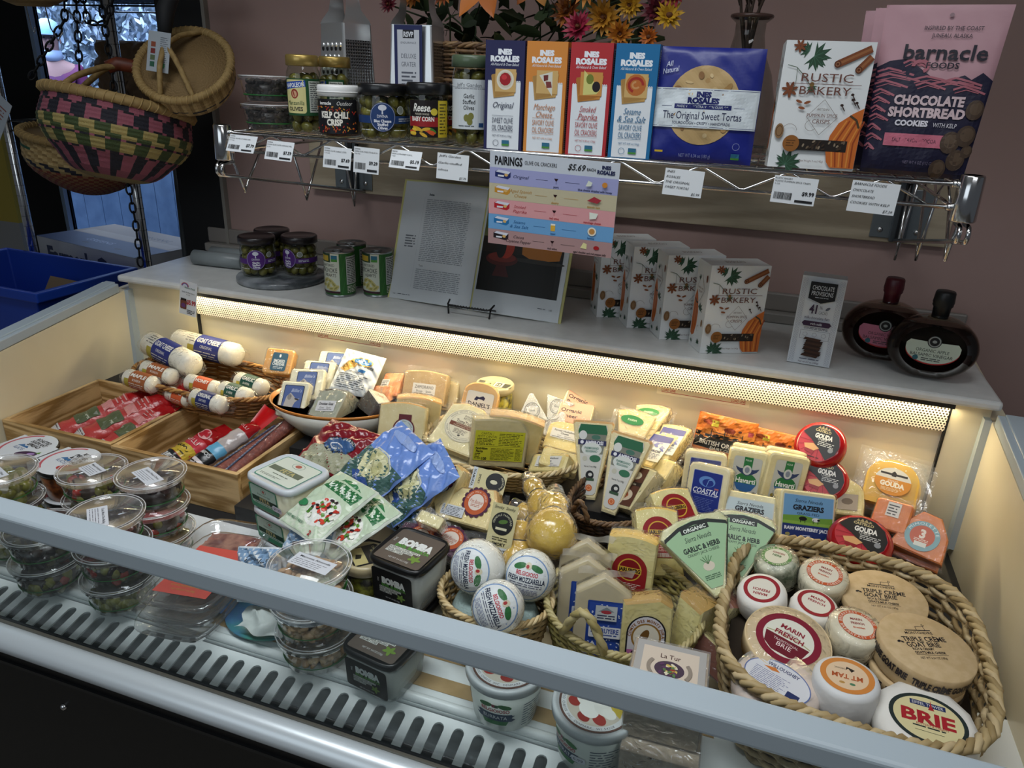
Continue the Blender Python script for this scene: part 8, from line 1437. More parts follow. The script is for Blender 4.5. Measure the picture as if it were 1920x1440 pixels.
def art_comte():
    a = Art(); P_ = [(2.9, -4.6), (2.9, 1.2)]+[(2.9*math.cos(q), 1.2+2.9*math.sin(q)) for q in [PI*i/14 for i in range(15)]]+[(-2.9, -4.6)]; a.p(P_, '#1a1a20'); a.shift(0, 0); a.p([(x*.92, y*.96-.02) for x, y in P_], '#c9c6cc'); a.r(-2.66, -4.3, 2.66, -1.4, '#b56a9c'); a.e(0, .7, 2.2, 2.2, '#8f6a34', n=30); a.e(0, .7, 1.9, 1.95, '#d6d0c0', n=30); a.e(-.3, .8, .6, 1.2, '#6b4a24', rot=-25, n=14); a.e(1.2, -.6, .85, .85, '#2a2018', n=20); a.ring(1.2, -.6, .7, .7, .12, '#b58a3c', n=18)
    a.arc('COMTE DES MONTS JURA', 0, .9, 2.45, 90, .42, '#8a5a2c', span=190, bold=.03); a.t('COMTE', -.3, -2.0, .95, '#3a1a34', w=3.6, bold=.03); a.g(-2.3, -3.9, 2.2, -2.7, 3, '#5c2f50', fill=.35); return a
slab('comte_wedge', 'Comte wedge with a purple and white arched label in the willow basket', TR((-.062, .872, .806), 14, -12), [(.036, 0), (.036, .118), (.018, .128), (-.036, .118), (-.036, 0)], .034, '#e0d598', art_comte(), ay=.060, n2='#d6c984', rind='#b8944e', fringe='r', seed=1)
slab('comte_wedge', 'unlabelled pale wedge face beside the purple labelled Comte', TR((-.022, .905, .810), -28, -10), [(.022, 0), (.024, .11), (-.018, .12), (-.022, 0)], .06, '#e2d99c', None, n2='#d9ce88', rind='#b8944e', fringe='t', group='Comte wedges', seed=3)
slab('comte_wedge', 'pale wedge leaning at the right rim of the willow basket', TR((.000, .945, .835), -34, -26, 10), [(.026, 0), (.022, .085), (-.020, .095), (-.026, 0)], .04, '#d9cf96', None, n2='#cfc484', rind='#96604a', fringe='t', group='Comte wedges', seed=4)
slab('rinded_wedge', 'small wedge with a reddish brown rind at the right front of the willow basket', TR((.020, .885, .838), -14, -30, 16), [(.03, 0), (.026, .040), (-.026, .046), (-.03, .004)], .05, '#8f5a48', None, n2='#7f4c3c', rind='#cfc48a', fringe='b', seed=5)
for x, y, i in ((-.018, .745, 0), (-.022, .765, 1)):
    t = thing('soft_cheese_box', ('lower kraft card box of soft cheese standing behind the glass', 'upper soft cheese box with an ornate round label, wrapped in film')[i], 'box', (x, y, .7755+.079*i), (0, 0, R_(2)), 'soft cheese boxes wrapped in film'); b = MB(); w, h = .046, .076; KR = mat('#a8957a', rough=.7, noise='#96836a', nscale=120)
    vs = [(-w, -w, 0), (w, -w, 0), (w, w, 0), (-w, w, 0), (-w*1.05, -w*1.05, h), (w*1.05, -w*1.05, h), (w*1.05, w*1.05, h), (-w*1.05, w*1.05, h)]; b.add(vs, [(0, 3, 2, 1), (4, 5, 6, 7), (0, 1, 5, 4), (1, 2, 6, 5), (2, 3, 7, 6), (3, 0, 4, 7)], KR); b.build('card_box', t, bevel=.001)
    b = MB(); b.add([(x_*1.03, y_*1.03, z_*1.01+.0005) for x_, y_, z_ in vs], [(4, 5, 6, 7), (0, 1, 5, 4), (1, 2, 6, 5), (2, 3, 7, 6), (3, 0, 4, 7)], clear(rough=.08, refl=1.8, bump=.8, bscale=45, milk=.10)); b.build('plastic_wrap', t)
    if i:
        a = Art(); a.r(-4.5, -4.5, 4.5, 4.5, '#a5a3a0'); a.r(-3.6, -3.6, 3.6, 3.6, '#cdbfae'); a.t('La Tur', 0, 2.2, .8, '#4a2f2a', w=2.6, bold=.01); a.e(0, -.1, 1.9, 1.5, '#4a3a4a', n=28)
        rd = random.Random(6)
        for k in range(26): a.e(rd.uniform(-1.2, 1.2), rd.uniform(-1.1, .9), .35, .2, rd.choice(('#c9b25c', '#8f3a34', '#5a7a4a', '#d6cfb4', '#5c3a5c')), rot=rd.uniform(0, 180), n=8)
        a.ring(0, -.1, 2.9, 2.5, .5, '#8f8478', n=16, a0=-35, a1=35); a.ring(0, -.1, 2.9, 2.5, .5, '#8f8478', n=16, a0=145, a1=215); a.g(-1.4, -2.7, 1.4, -2.3, 1, '#5a4a42', rag=0); a.build('printed_top', t, top(h*1.01+.0008))
# ------------------------------------------------------------------ the big basket of soft ripened cheeses
woven('large_brie_basket', 'large rounded rectangular driftwood coloured willow basket full of brie wheels', TR((.207, .952, .776), -4), .172, .196, .150, flare=1.22, rows=17, stakes=46, sr=.0044, cols=('#b8a27a', '#8f7850', '#c8b48c', '#7f6a46'), se=3.2, rim=.0088, rimc=('#c2ad84', '#988258', '#b09a6e'), rimtw=30, gloss=.6)
b = MB(); b.lathe([(.0001, 0), (.93, 0), (.95, .004), (.0001, .005)], mat('#3a2e20', rough=.9), 36, sx=.165, sy=.182, se=3.2); o = b.build('dark_void_liner'); o.matrix_world = TR((.207, .952, .878), -4); tag(o, 'dark brown card liner the brie wheels rest on inside the large basket', 'liner')  # dark brown stands in for the shade between and under the wheels
def lab(ring, base, lines, tc='#3a2a20', R=2.4, inner=None, arc=None):
    a = Art(); a.e(0, 0, R, R, ring, n=36); a.e(0, 0, R*.78, R*.78, base, n=36)
    if inner: inner(a, R)
    if arc: a.arc(arc, 0, 0, R*.89, 90, R*.15, '#e8e0d0', span=170); a.arc(arc[::-1][::-1], 0, 0, R*.89, 270, R*.15, '#e8e0d0', span=170, inv=True)
    n = len(lines)
    for i, (t_, s_, w_, c_) in enumerate(lines): a.t(t_, 0, R*(.38-.30*i), s_, c_, w=w_, bold=.03)
    return a
FW = clear(rough=.10, refl=1.6, bump=.9, bscale=45, milk=.05)
WRP = mat('#dfdcd4', rough=.55, bump=.5, bscale=40)
HB = mat('#dddcc4', rough=.5, noise='#4a5a34', nscale=45)
grp = 'soft cheese wheels in the large basket'; LZ = .8835
disc('herb_goat_cheese', 'small herb speckled goat cheese with a green ringed label, back left of basket', TR((.112, 1.062, .895), -22, 8, -6), .033, .050, '#ddd', lab('#5f8a4a', '#d6d2bc', [('GARDEN', .4, 1.9, '#8a3a34'), ('HERB', .45, 1.4, '#3f6a34')], R=2.3, arc='LAURA CHENEL'), sidem=HB, wrapm=FW, rc=.008, group=grp)
disc('breakfast_cheese', 'small cheese with an orange ringed label at the back of the basket', TR((.176, 1.052, .893), -18, 10, 2), .036, .050, '#e3dbc0', lab('#c2562c', '#dfd6c2', [('MARIN', .4, 1.6, '#8a2a24'), ('FRENCH', .4, 1.8, '#8a2a24'), ('Breakfast', .3, 1.6, '#c2562c')], R=2.6, arc='BREAKFAST CHEESE'), wrapm=FW, n2='#d6cdb0', rc=.007, group=grp)
disc('petite_brie', 'small white wrapped cheese with red ring and yellow crest at the basket left side', TR((.092, .985, .893), 170, -14, 6), .036, .045, '#ddd', lab('#94242c', '#dcd6c6', [('MARIN', .45, 2.0, '#94242c'), ('FRENCH', .45, 2.4, '#94242c')], R=2.6), sidem=WRP, wrinkle=.02, rc=.010, group=grp)
disc('petite_brie', 'small red ringed cheese tucked behind the large Marin French brie', TR((.160, .978, .893), -16, 6, 4), .034, .042, '#ddd', lab('#94242c', '#dcd6c6', [('MARIN', .45, 2.0, '#94242c'), ('FRENCH', .45, 2.4, '#94242c')], R=2.6), sidem=WRP, wrinkle=.02, rc=.010, group=grp)
def mf(a, R): a.p([(-R*.70, -.3), (R*.70, -.3), (R*.60, -R*.5), (R*.3, -R*.70), (-R*.3, -R*.70), (-R*.60, -R*.5)][::-1], '#6a1a28'); a.line([(-R*.7, -.1), (-R*.3, .35), (0, .1), (R*.3, .35), (R*.7, -.1)], .18, '#a8a478'); a.t('TRADITIONAL', 0, -.95, .4, '#dcc9c4', w=3.4); a.t('BRIE', 0, -1.65, .75, '#e6d6d0', w=2.0); a.t('CHEESE CO', 0, .75, .35, '#6a1a28', w=2.0)
a = lab('#7d1c30', '#d9d8c8', [('MARIN', .75, 3.2, '#8a1f30'), ('FRENCH', .75, 3.9, '#8a1f30')], R=4.3, inner=mf)
t = disc('marin_brie', 'large brie in a thin wooden box with a maroon Marin French label', TR((.122, .888, LZ+.018), -20, 9, 6), .056, .030, '#e6e2d6', a, sidem=mat('#cbb48c', rough=.6), rc=.003, wrapm=FW, group=grp)
b = MB(); b.lathe([(.0575, .001), (.0578, .026), (.0565, .031), (.0555, .028)], mat('#cfb88e', rough=.6), 40); b.build('wooden_hoop', t)
disc('breakfast_cheese', 'small cheese with an orange ringed label between the big brie and the goat brie', TR((.206, .930, .893), 12, 6, 4), .036, .056, '#e3dbc0', lab('#c2562c', '#dfd6c2', [('MARIN', .4, 1.6, '#8a2a24'), ('FRENCH', .4, 1.8, '#8a2a24'), ('Breakfast', .3, 1.6, '#c2562c')], R=2.6, arc='BREAKFAST CHEESE'), wrapm=FW, n2='#d6cdb0', rc=.007, group=grp)
def art_mont():
    a = Art(); k = '#232022'; a.line([(-2.6, 4.2), (-2.6, 1.9), (0, 1.6), (2.6, 1.9), (2.6, 4.4)], .08, k)
    for x in (-.7, .6): a.line([(x-.6, 2.6), (x-.5, 3.3), (x+.5, 3.3), (x+.6, 3.7), (x+.9, 3.5), (x+.6, 3.3), (x+.6, 2.6)], .08, k)
    a.line([(-1.7, 2.6), (1.9, 2.6)], .16, k); a.t('MONTCHEVRE', 0, 2.15, .42, k, w=3.9, bold=.02); a.t('TRIPLE CRÈME', .1, 1.05, .8, k, w=6.0, bold=.025); a.t('GOAT BRIE', -.5, .1, .8, k, w=4.6, bold=.025); a.t('RICH & CREAMY', -.9, -.65, .40, k, w=3.0, bold=.03); a.t("GOAT'S MILK CHEESE", -.3, -1.25, .40, k, w=4.2, bold=.03); a.line([(-2.4, -1.65), (2.0, -1.65)], .05, k); a.t('NET WT 6.34 OZ (180g)', -.3, -2.15, .36, k, w=3.6); a.e(-3.6, .6, .3, .18, k, rot=30, n=8); a.e(-3.2, .5, .25, .15, k, rot=-30, n=8); return a
KB = mat('#c9ae84', rough=.65, noise='#bfa377', nscale=90)
def mont(label, x, y, z, rz, rx, ry, R=.0585, H=.036, pic=True):
    t = disc('goat_brie_box', label, TR((x, y, z), rz, rx, ry), R, H, '#c9ae84', art_mont() if pic else None, sidem=KB, rc=.0015, group='round wooden boxes of triple creme goat brie', part='wooden_box', seg=48)
    b = MB(); b.lathe([(R+.0009, H*.45), (R+.0016, H*.46), (R+.0016, H-.001), (R, H+.0004)], KB, 48); b.build('box_lid', t)
    a = Art()
    for s in range(4): a.t('TRIPLE CRÈME GOAT BRIE', s*9.2-9.4, 2.15, .95, '#2a2426', w=8.6, bold=.05)
    a.build('printed_side', t, cyl(R+.0018, 0), cut=.4)
mont('triple creme goat brie box, the rear one of the pair', .262, 1.040, .892, 6, 6, -3)
mont('triple creme goat brie box underneath the front one', .288, .905, .8845, 0, 0, 0, .057, .032, False)
mont('triple creme goat brie box on top at the front right', .290, .910, .9185, 22, 5, 3)
a = Art(); a.e(0, 0, 4.3, 3.0, '#5a6a9a', n=40); a.e(0, 0, 4.15, 2.85, '#cfd0d4', n=40); a.t('WILLOUGHBY', 0, 2.0, .55, '#24305c', w=4.2, bold=.02, rot=0); a.g(-3.2, -1.9, 1.6, .8, 10, '#5c628a', fill=.3); a.r(1.7, -1.6, 3.3, -.6, '#24305c'); a.p([(-2.4, 1.2), (-1, 1.7), (-.2, 1.3), (-1.2, 1.0)], '#c9783a')
disc('washed_rind_cheese', 'flattish wrapped cheese with a blue and white oval label, front left of basket', TR((.112, .815, LZ), -24, 8, 2), .055, .036, '#d9c3b0', a, rc=.014, wrinkle=.02, wrapm=clear(rough=.2, refl=1.3, bump=.9, bscale=35, milk=.22), group=grp)
def mt(a, R): a.e(-.6, R*.45, .35, .22, '#4a7a5a', n=10); a.e(.6, R*.45, .35, .22, '#b58a4a', n=10); a.p([(-.9, -1.2), (-.5, -.7), (-.1, -1.3), (.2, -.9), (.1, -1.6)], '#2a2420'); a.t('ORGANIC', .9, -1.1, .3, '#3a3028', w=1.3)
a = lab('#c9803c', '#d9bd9c', [('', .1, .1, '#000'), ('MT TAM', .8, 3.6, '#b0552c')], R=3.2, inner=mt)
t = disc('triple_cream_round', 'tall white paper wrapped cheese with an orange upside down MT TAM label', TR((.195, .826, LZ), 176, 0, 3), .040, .058, '#ddd', a, sidem=mat('#d3d4d4', rough=.6, bump=.6, bscale=30), wrinkle=.025, rc=.008, group=grp)
a = Art(); a.e(0, 0, 4.4, 3.6, '#26312f', n=44); a.e(0, 0, 3.9, 3.15, '#d6cb9a', n=44); a.t('BRIE', 0, .1, 1.7, '#a5242c', w=6.0, bold=.04); a.r(-1.9, 1.75, 2.1, 2.45, '#24305c'); a.t('EIFFEL TOWER', .1, 2.1, .42, '#dcdcd6', w=3.5); a.p([(.1, 1.4), (.35, 2.1), (.45, 2.9), (.55, 2.1), (.8, 1.4)], '#a5242c'); a.g(-1.8, -1.5, 1.8, -1.1, 1, '#26312f', rag=0); a.line([(-1.6, -1.9), (1.6, -1.9)], .05, '#26312f'); a.t('BUTTERY & CREAMY', .4, -.98, .3, '#a5242c', w=3.6)
disc('paper_wrapped_brie', 'white paper wrapped brie with a dark bordered yellow BRIE label at the front right', TR((.285, .812, LZ+.002), -2, 8, 1), .062, .038, '#ddd', a, sidem=WRP, wrinkle=.015, rc=.014, seg=12, group=grp)
# ------------------------------------------------------------------ hanging woven market baskets, wire rack, cartons and the yard
TAN = ('#a88d5c', '#8f7548', '#b89e6c')
def market(name, label, mx, prof, band, rimr, handle=None, nu=96, rimc='#a58a58', inner='#8a7048'):
    t = thing(name, label, 'basket', mx=mx, group='woven market baskets hanging on the rack'); b = MB(); n = len(prof)-1; rows = n
    def R(j): return prof[j]
    vs = []
    for j in range(n+1):
        r, z = prof[j]
        for i in range(nu): a = 2*PI*i/nu; q = r*(1+.004*(1 if j % 2 else -1)); vs.append((q*math.cos(a), q*math.sin(a), z))
    o = len(b.v); b.v.extend(vs)
    for j in range(n):
        for i in range(nu): b.f.append([o+j*nu+i, o+j*nu+(i+1) % nu, o+(j+1)*nu+(i+1) % nu, o+(j+1)*nu+i]); b.mi.append(b.m(mat(band(i, j, n), rough=.75, bump=.5, bscale=240))); b.sm.append(False)
    b.build('woven_body', t); r, z = prof[-1]; b = MB()
    b.tube([(r*math.cos(a), r*math.sin(a), z) for a in [2*PI*i/64 for i in range(64)]], rimr, mat(rimc, rough=.75, noise='#8f7546', nscale=30), closed=True, n=10)
    b.tube([((r+rimr*1.02*math.cos(k*.9))*math.cos(k*PI/200), (r+rimr*1.02*math.cos(k*.9))*math.sin(k*PI/200), z+rimr*1.02*math.sin(k*.9)) for k in range(400)], .0022, mat(rimc, rough=.8), 4, closed=True); b.build('wrapped_rim', t)
    b = MB(); b.lathe([(.0001, z-(z-prof[0][1])*.9), (prof[0][0]*.95, z-(z-prof[0][1])*.9)]+[(p[0]-.006, p[1]) for p in prof[2:]], mat(inner, rough=.8, bump=.6, bscale=200), 48); b.build('lining', t); return t
def rope(t, pts, r, nm='handle', c='#a58a58'):
    b = MB(); P_ = [Vector(p) for p in pts]; S = []
    for a, c_ in zip(P_, P_[1:]): S += [a.lerp(c_, k/6) for k in range(6)]
    S.append(P_[-1]); S = [S[0]]+[(S[i-1]+S[i]*2+S[i+1])/4 for i in range(1, len(S)-1)]+[S[-1]]; b.tube(S, r, mat(c, rough=.75, noise='#8a7042', nscale=60), 8)
    b.tube([p+Vector((r*1.0*math.cos(i*2.2), r*1.0*math.sin(i*2.2), 0)) for i, p in enumerate(S)], r*.25, mat(c, rough=.8), 4); return b.build(nm, t)
def band_pink(i, j, n):
    f = j/n; d = (i//3) % 2
    if f < .08: return '#7a6a40'
    if j in (int(n*.36), int(n*.52), int(n*.70), int(n*.86)): return '#17141c' if (i+j) % 3 else '#8d4c5a'
    if f < .18: return '#17161f' if i % 6 < 2 else '#7d4250'
    if f < .36: return ('#1a1924', '#8d4c5a')[(i//3) % 2]
    if f < .52 or (.52 <= f < .56): return ('#3c4a26', '#a08f56')[((i+1)//3) % 2]
    if f < .70: return ('#3c4a26', '#a08f56')[((i+3)//3) % 2] if f < .66 else '#a08f56'
    if f < .86: return ('#191824', '#8d4c5a')[((i+2)//3) % 2]
    return ('#191824', '#8d4c5a')[(i // 3) % 2]
pr = [(.05+.15*math.sin(min(1, k/26)*PI/2)**.75 if k < 26 else .20-.012*((k-26)/12), .215*k/38-.010*math.sin(PI*min(1, k/10))) for k in range(39)]
pr = [(max(.05, r), z) for r, z in pr]
MB_ = Matrix.Translation((-1.555, 1.48, 1.350)) @ Matrix.Rotation(R_(13), 4, Vector((-.72, .69, 0))) @ Matrix.Rotation(R_(-6), 4, Vector((.69, .72, 0))) @ Matrix.Scale(.86, 4)
t = market('market_basket', 'large round basket woven in pink, black and green bands with a leather grip', MB_ @ Matrix.Rotation(R_(40), 4, 'Z'), pr, band_pink, .0145)
z = .215
for sy in (-1, 1):
    rope(t, [(-.13, sy*.135, z), (-.10, sy*.10, z+.04), (-.05, sy*.02, z+.085), (.00, 0, z+.105), (.05, 0, z+.100), (.09, sy*.015, z+.065), (.125, sy*.07, z+.03), (.14, sy*.13, z)], .0085)
b = MB(); b.tube([(-.040, 0, z+.090), (-.015, 0, z+.106), (.02, 0, z+.109), (.05, 0, z+.098), (.078, 0, z+.074)], [.017, .019, .019, .018, .015], mat('#7c3a22', rough=.5, noise='#5f2a18', nscale=40), 12); b.build('leather_grip', t)
def band_tan(i, j, n): return '#1c1d2c' if (j == int(n*.55)+((i//4) % 2) and i % 8 < 7) or (j == int(n*.2) and i % 4 < 2) else TAN[(i*7+j*3) % 3]
pr = [(.05+.072*math.sin(min(1, k/16)*PI/2)**.8, .115*k/24) for k in range(25)]; pr = [(r if r < .1 else r, z) for r, z in pr]
M = Matrix.Translation((-1.382, 1.62, 1.553)) @ Euler((R_(46), R_(4), R_(16))).to_matrix().to_4x4() @ Matrix.Scale(.89, 4)
t = market('market_basket', 'smaller tan round basket with thin dark stripes tilted open towards the viewer', M, pr, band_tan, .0105, nu=80)
z = .115; rope(t, [(-.03, -.115, z), (-.028, -.06, z+.05), (-.03, .0, z+.06), (-.02, .07, z+.03), (.02, .122, z)], .007); rope(t, [(.055, -.105, z), (.02, -.05, z+.045), (-.02, .0, z+.062), (-.03, .03, z+.06)], .007)
b = MB(); b.box(-.026, .028, -.0005, .0005, -.088, 0, mat('#a9b1b8', rough=.5)); o = b.build('hang_tag'); o.matrix_world = TR((-1.374, 1.505, 1.692), 12, -12, 6); tag(o, 'grey white card tag with a column of coloured squares tied to the tan basket', 'tag')
a = Art()
for i, c in enumerate(('#8f4a34', '#7a2f2c', '#5c6a4a', '#2f5f4a')): a.r(-1.8, -3.4-i*1.45, -.7, -2.3-i*1.45, c)
a.g(.4, -8, 2.3, -1, 16, '#6a7078', fill=.3); a.e(1.3, -7.3, .6, .6, '#4a8a5c', n=14); a.build('printed_text', o, front(-.0006))
b = MB(); b.tube([(-1.385, 1.53, 1.685), (-1.39, 1.55, 1.74), (-1.385, 1.60, 1.82), (-1.375, 1.645, 1.872)], [.014, .020, .019, .016], mat('#17191c', rough=.7), 10); o = b.build('cloth_strap'); tag(o, 'dark charcoal cloth strap the tan basket hangs from', 'strap')
def band_red(i, j, n): f = j/n; return ('#7a3a2a', '#8f6a44')[(i+j) % 2] if f < .5 else ('#1c4a34' if j == int(n*.8) and i % 20 < 12 else (('#20202c', '#a08a5c')[((i+j)//2) % 2] if .5 <= f < .6 else TAN[(i+j) % 3]))
pr = [(.04+.125*math.sin(min(1, k/16)*PI/2)**.8, .16*k/24) for k in range(25)]
market('market_basket', 'tan basket with a rusty red base hanging half hidden behind the pink one', TR((-1.90, 1.72, 1.265), 0, 0, 8), pr, band_red, .011, nu=72)
market('market_basket', 'pale straw basket of which only the bottom edge shows at the top left corner', TR((-1.76, 1.52, 1.742), 0, 4, 2), [(r*.9, z) for r, z in pr], lambda i, j, n: TAN[(i*3+j) % 3], .011, nu=60)
# paper hang tag at the left edge
b = MB(); b.box(-.022, .022, 0, .0006, -.115, 0, mat('#98a0a8', rough=.5)); o = b.build('hang_tag'); o.matrix_world = TR((-1.765, 1.40, 1.530), 0, 0, 38); tag(o, 'pale printed paper tag angled across the left edge of the pink basket', 'tag'); Art().g(-1.6, -10.5, 1.4, -2, 9, '#7a4a40', fill=.35).build('printed_text', o, front(0))
# chains
def chain(label, pts, L=.022):
    b = MB(); P_ = [Vector(p) for p in pts]; k = 0; m = mat('#0d0d0f', rough=.4)
    for a, c in zip(P_, P_[1:]):
        n = max(1, int((c-a).length/L)); d = (c-a).normalized(); u = d.orthogonal().normalized(); w = d.cross(u)
        for i in range(n):
            ce = a.lerp(c, (i+.5)/n); s = u if k % 2 else w; k += 1
            b.tube([ce+d*(math.cos(q)*L*.68)+s*(math.sin(q)*L*.34) for q in [2*PI*j/12 for j in range(12)]], .0028, m, closed=True, n=5)
    o = b.build('plastic_chain'); tag(o, label, 'chain', 'black plastic chains')
chain('black chain slanting down to the pink basket handle, leftmost', [(-1.765, 1.64, 1.86), (-1.80, 1.64, 1.72), (-1.91, 1.60, 1.575)])
chain('black chain hanging straight down just right of the slanting one', [(-1.755, 1.66, 1.86), (-1.80, 1.66, 1.60)])
chain('black chain looped round the chrome post near the top', [(-1.735, 1.64, 1.86), (-1.722, 1.64, 1.715), (-1.66, 1.64, 1.715), (-1.58, 1.64, 1.86)])
chain('black chain dangling below the pink basket in front of the cartons', [(-1.74, 1.652, 1.870), (-1.74, 1.71, 1.78), (-1.735, 1.70, 1.30), (-1.720, 1.69, 1.20), (-1.715, 1.68, 1.07)])
b = MB(); b.tube([(-2.5, 1.645, 1.872), (-1.30, 1.645, 1.872)], .009, CHROME); b.tube([(-2.45, 1.645, 1.872), (-2.45, 1.645, 2.698)], .006, CHROME); b.tube([(-1.40, 1.645, 1.872), (-1.40, 1.645, 2.698)], .006, CHROME); o = b.build('hanging_rail'); tag(o, 'chrome rail hung from the ceiling that carries the chains and baskets', 'rail')
# ---- chrome wire rack with a grey pole
t = thing('wire_rack', 'tall chrome wire rack by the window with black wire shelves', 'rack', (-2.0, 1.9, 0)); ri = Matrix.Translation((2.0, -1.9, 0))
for x, y in ((-1.94, 1.93), (-2.45, 1.93), (-1.94, 2.44), (-2.45, 2.44)):
    b = MB(); b.tube([(x, y, 0), (x, y, 2.2)], .0145, CHROME, 14)
    for k in range(58): b.tube([(x, y, .1+k*.035-.0006), (x, y, .1+k*.035+.0006)], .0148, DARKPL, 12)
    b.xf(ri).build('post', t)
for z in (1.80, 1.40):
    b = MB(); WB = mat('#101113', rough=.35, metal=.6)
    for y in (1.93, 2.18, 2.44): b.tube([(-2.45, y, z), (-1.94, y, z)], .003, WB, 6); b.tube([(-2.45, y, z+.03), (-1.94, y, z+.03)], .003, WB, 6)
    for k in range(22): x = -2.45+.51*k/21; b.tube([(x, 1.93, z+.032), (x, 2.44, z+.032)], .0018, WB, 5)
    b.xf(ri).build('wire_shelf_level', t)
b = MB(); b.tube([(-1.775, 1.90, 0), (-1.735, 1.90, 1.45)], .011, mat('#3a3f42', rough=.5), 14); o = b.build('grey_pole'); tag(o, 'dull grey upright pole between the rack and the black jamb', 'pole')
for i, (p) in enumerate((((-1.905, 1.62, 1.79), (-1.895, 1.62, 1.70), (-1.875, 1.61, 1.685), (-1.86, 1.60, 1.70)), ((-1.84, 1.62, 1.79), (-1.83, 1.62, 1.70), (-1.80, 1.61, 1.67), (-1.78, 1.61, 1.69)), ((-1.74, 1.60, 1.74), (-1.70, 1.60, 1.71), (-1.68, 1.60, 1.73)))):
    b = MB(); b.tube(p, .0016, CHROME, 6); o = b.build('wire_hook'); tag(o, ('bent wire hook farthest left under the straw basket', 'bent wire hook dropping beside the window edge', 'small wire hook near the black chain')[i], 'hook', 'bent wire hooks')
# ---- brown paper bags on the upper part of the rack
for i, (x, y, w, lb) in enumerate(((-2.155, 2.26, .10, 'crumpled brown paper bag behind the chrome post, left one'), (-1.985, 2.28, .095, 'brown paper bag with printed herbs, right one behind the post'))):
    pack('paper_bag', lb, TR((x-.06+i*.02, y-.06, 1.436), 4, 0), w*2.2, .26, .09, None, (lambda W, H: Art().ring(0, H*.4, 2.5, 1.6, .12, '#1e1812', n=14).line([(-4, 2), (-3.2, 9), (-2.2, 12)], .2, '#1e1812').line([(2, 3), (3.4, 10), (2.6, 13)], .2, '#1e1812').r(1, 4, 5, 4.2, '#1e1812').r(1, 8, 5, 8.2, '#1e1812')), crinkle=.006, seed=i+2, m=mat('#5f4a34', rough=.85, bump=.5, bscale=12), cat='paper bag', group='brown paper bags', pw=4)
# ---- cartons and tote
def carton(label, x, y, z, w, d, h, rz, txt=None):
    b = MB(); b.box(-w/2, w/2, -d/2, d/2, 0, h, mat('#b5b8bc', rough=.6)); o = b.build('cardboard_carton', bevel=.003); o.matrix_world = TR((x, y, z), rz); tag(o, label, 'carton', 'white and navy cardboard cartons'); a = Art(); W, D = w*50, d*50
    a.r(-W, -D, W, -D*.1, '#27344f'); a.r(-W, -D*.1, W, D, '#8a7a66'); a.r(-W*.9, -D*.05, W*.9, D*.3, '#9c8c78'); a.t('GREENS', -W*.1, -D*.45, 2.6, '#8f96a5', w=16); a.t('ORGANIC', W*.3, D*.5, 2.6, '#3b3a3c', w=16); a.e(-W*.2, -D*.7, 2, .8, '#10151f', n=14); a.e(W*.45, -D*.7, 2, .8, '#10151f', n=14); a.build('printed_top', o, top(h))
    if txt: a = Art(); a.t(txt, 0, h*100-6.0, 6.0, '#1c2c50', w=w*80, bold=.05); a.build('printed_front', o, front(-d/2))
    return o
for k in range(4): carton(('bottom carton of the stack behind the blue tote', 'second carton up in the stack behind the blue tote', 'third carton up in the stack behind the blue tote', "topmost white carton reading Farmer's Own with a navy top")[k], -2.300, 2.19, .25*k+.0003, .60, .32, .2495, -11.5, "Farmer's Own" if k == 3 else None)
b = MB(); w, d, h, k = .29, .175, .20, .014; BL_ = mat('#1d44ac', rough=.4); BLs = BL_
def ring4(s, z): return [(-w*s, -d*s, z), (w*s, -d*s, z), (w*s, d*s, z), (-w*s, d*s, z)]
R0 = [ring4(.86, 0), ring4(.97, h-.03), ring4(1.05, h-.03), ring4(1.05, h), ring4(.97, h), ring4(.84, .006)]; vs = [p for r in R0 for p in r]
b.add(vs, [(j*4+i, j*4+(i+1) % 4, (j+1)*4+(i+1) % 4, (j+1)*4+i) for j in range(5) for i in range(4)]+[(3, 2, 1, 0), (20, 21, 22, 23)], BL_)
o = b.build('blue_tote', bevel=.004); o.matrix_world = TR((-2.235, 1.70, .801), -2); tag(o, 'open royal blue plastic tote standing left of the display case', 'tote')
b = MB(); b.box(-.09, .09, -.002, .002, 0, .13, mat('#8f7a5c', rough=.8)); o = b.build('cardboard_flap'); o.matrix_world = TR((-2.15, 1.72, .845), -6, -34); tag(o, 'piece of brown cardboard lying inside the blue tote', 'cardboard')
b = MB(); b.box(-2.56, -1.93, 1.52, 1.88, 0, .80, mat('#a9adb0', rough=.5)); o = b.build('white_cabinet', bevel=.006); tag(o, 'pale grey low cabinet under the blue tote', 'cabinet')
# ---- the yard outside
def struct_(nm, b): o = b.build(nm); o['kind'] = 'structure'
b = MB(); b.box(-16, 0, 2.7, 12, -.04, 0, mat('#5a6470', rough=.9)); struct_('ground_yard', b)
t = thing('board_fence', 'light blue painted board fence outside the window', 'fence', (-4, 4.2, 0))
for i in range(26): b = MB(); b.box(-2.2+i*.165, -2.2+i*.165+.160, 0, .02, 0, 1.22+.01*(i % 3), mat('#7f9fc4', rough=.8, noise='#6d8cb2', nscale=9)); b.build('fence_board', t)
b = MB(); rd = random.Random(9)
for i in range(5000): p = Vector((rd.uniform(-12.5, -5.5), rd.uniform(9.2, 9.6), rd.uniform(.4, 3.6))); M = Matrix.Translation(p) @ Euler((rd.uniform(0, 6), rd.uniform(0, 6), 0)).to_matrix().to_4x4(); petal(b, M, .15, .03, mat(rd.choice(('#9db0c4', '#6f8296', '#45525c', '#b9c8d9')), rough=.8), .2, 2)
b.box(-14, -3, 9.6, 9.7, 0, 5.2, mat('#7f90a0', rough=.9, noise='#4a5863', nscale=14)); o = b.build('hedge'); tag(o, 'pale leafy hedge filling the yard behind the fence', 'hedge', kind='stuff')
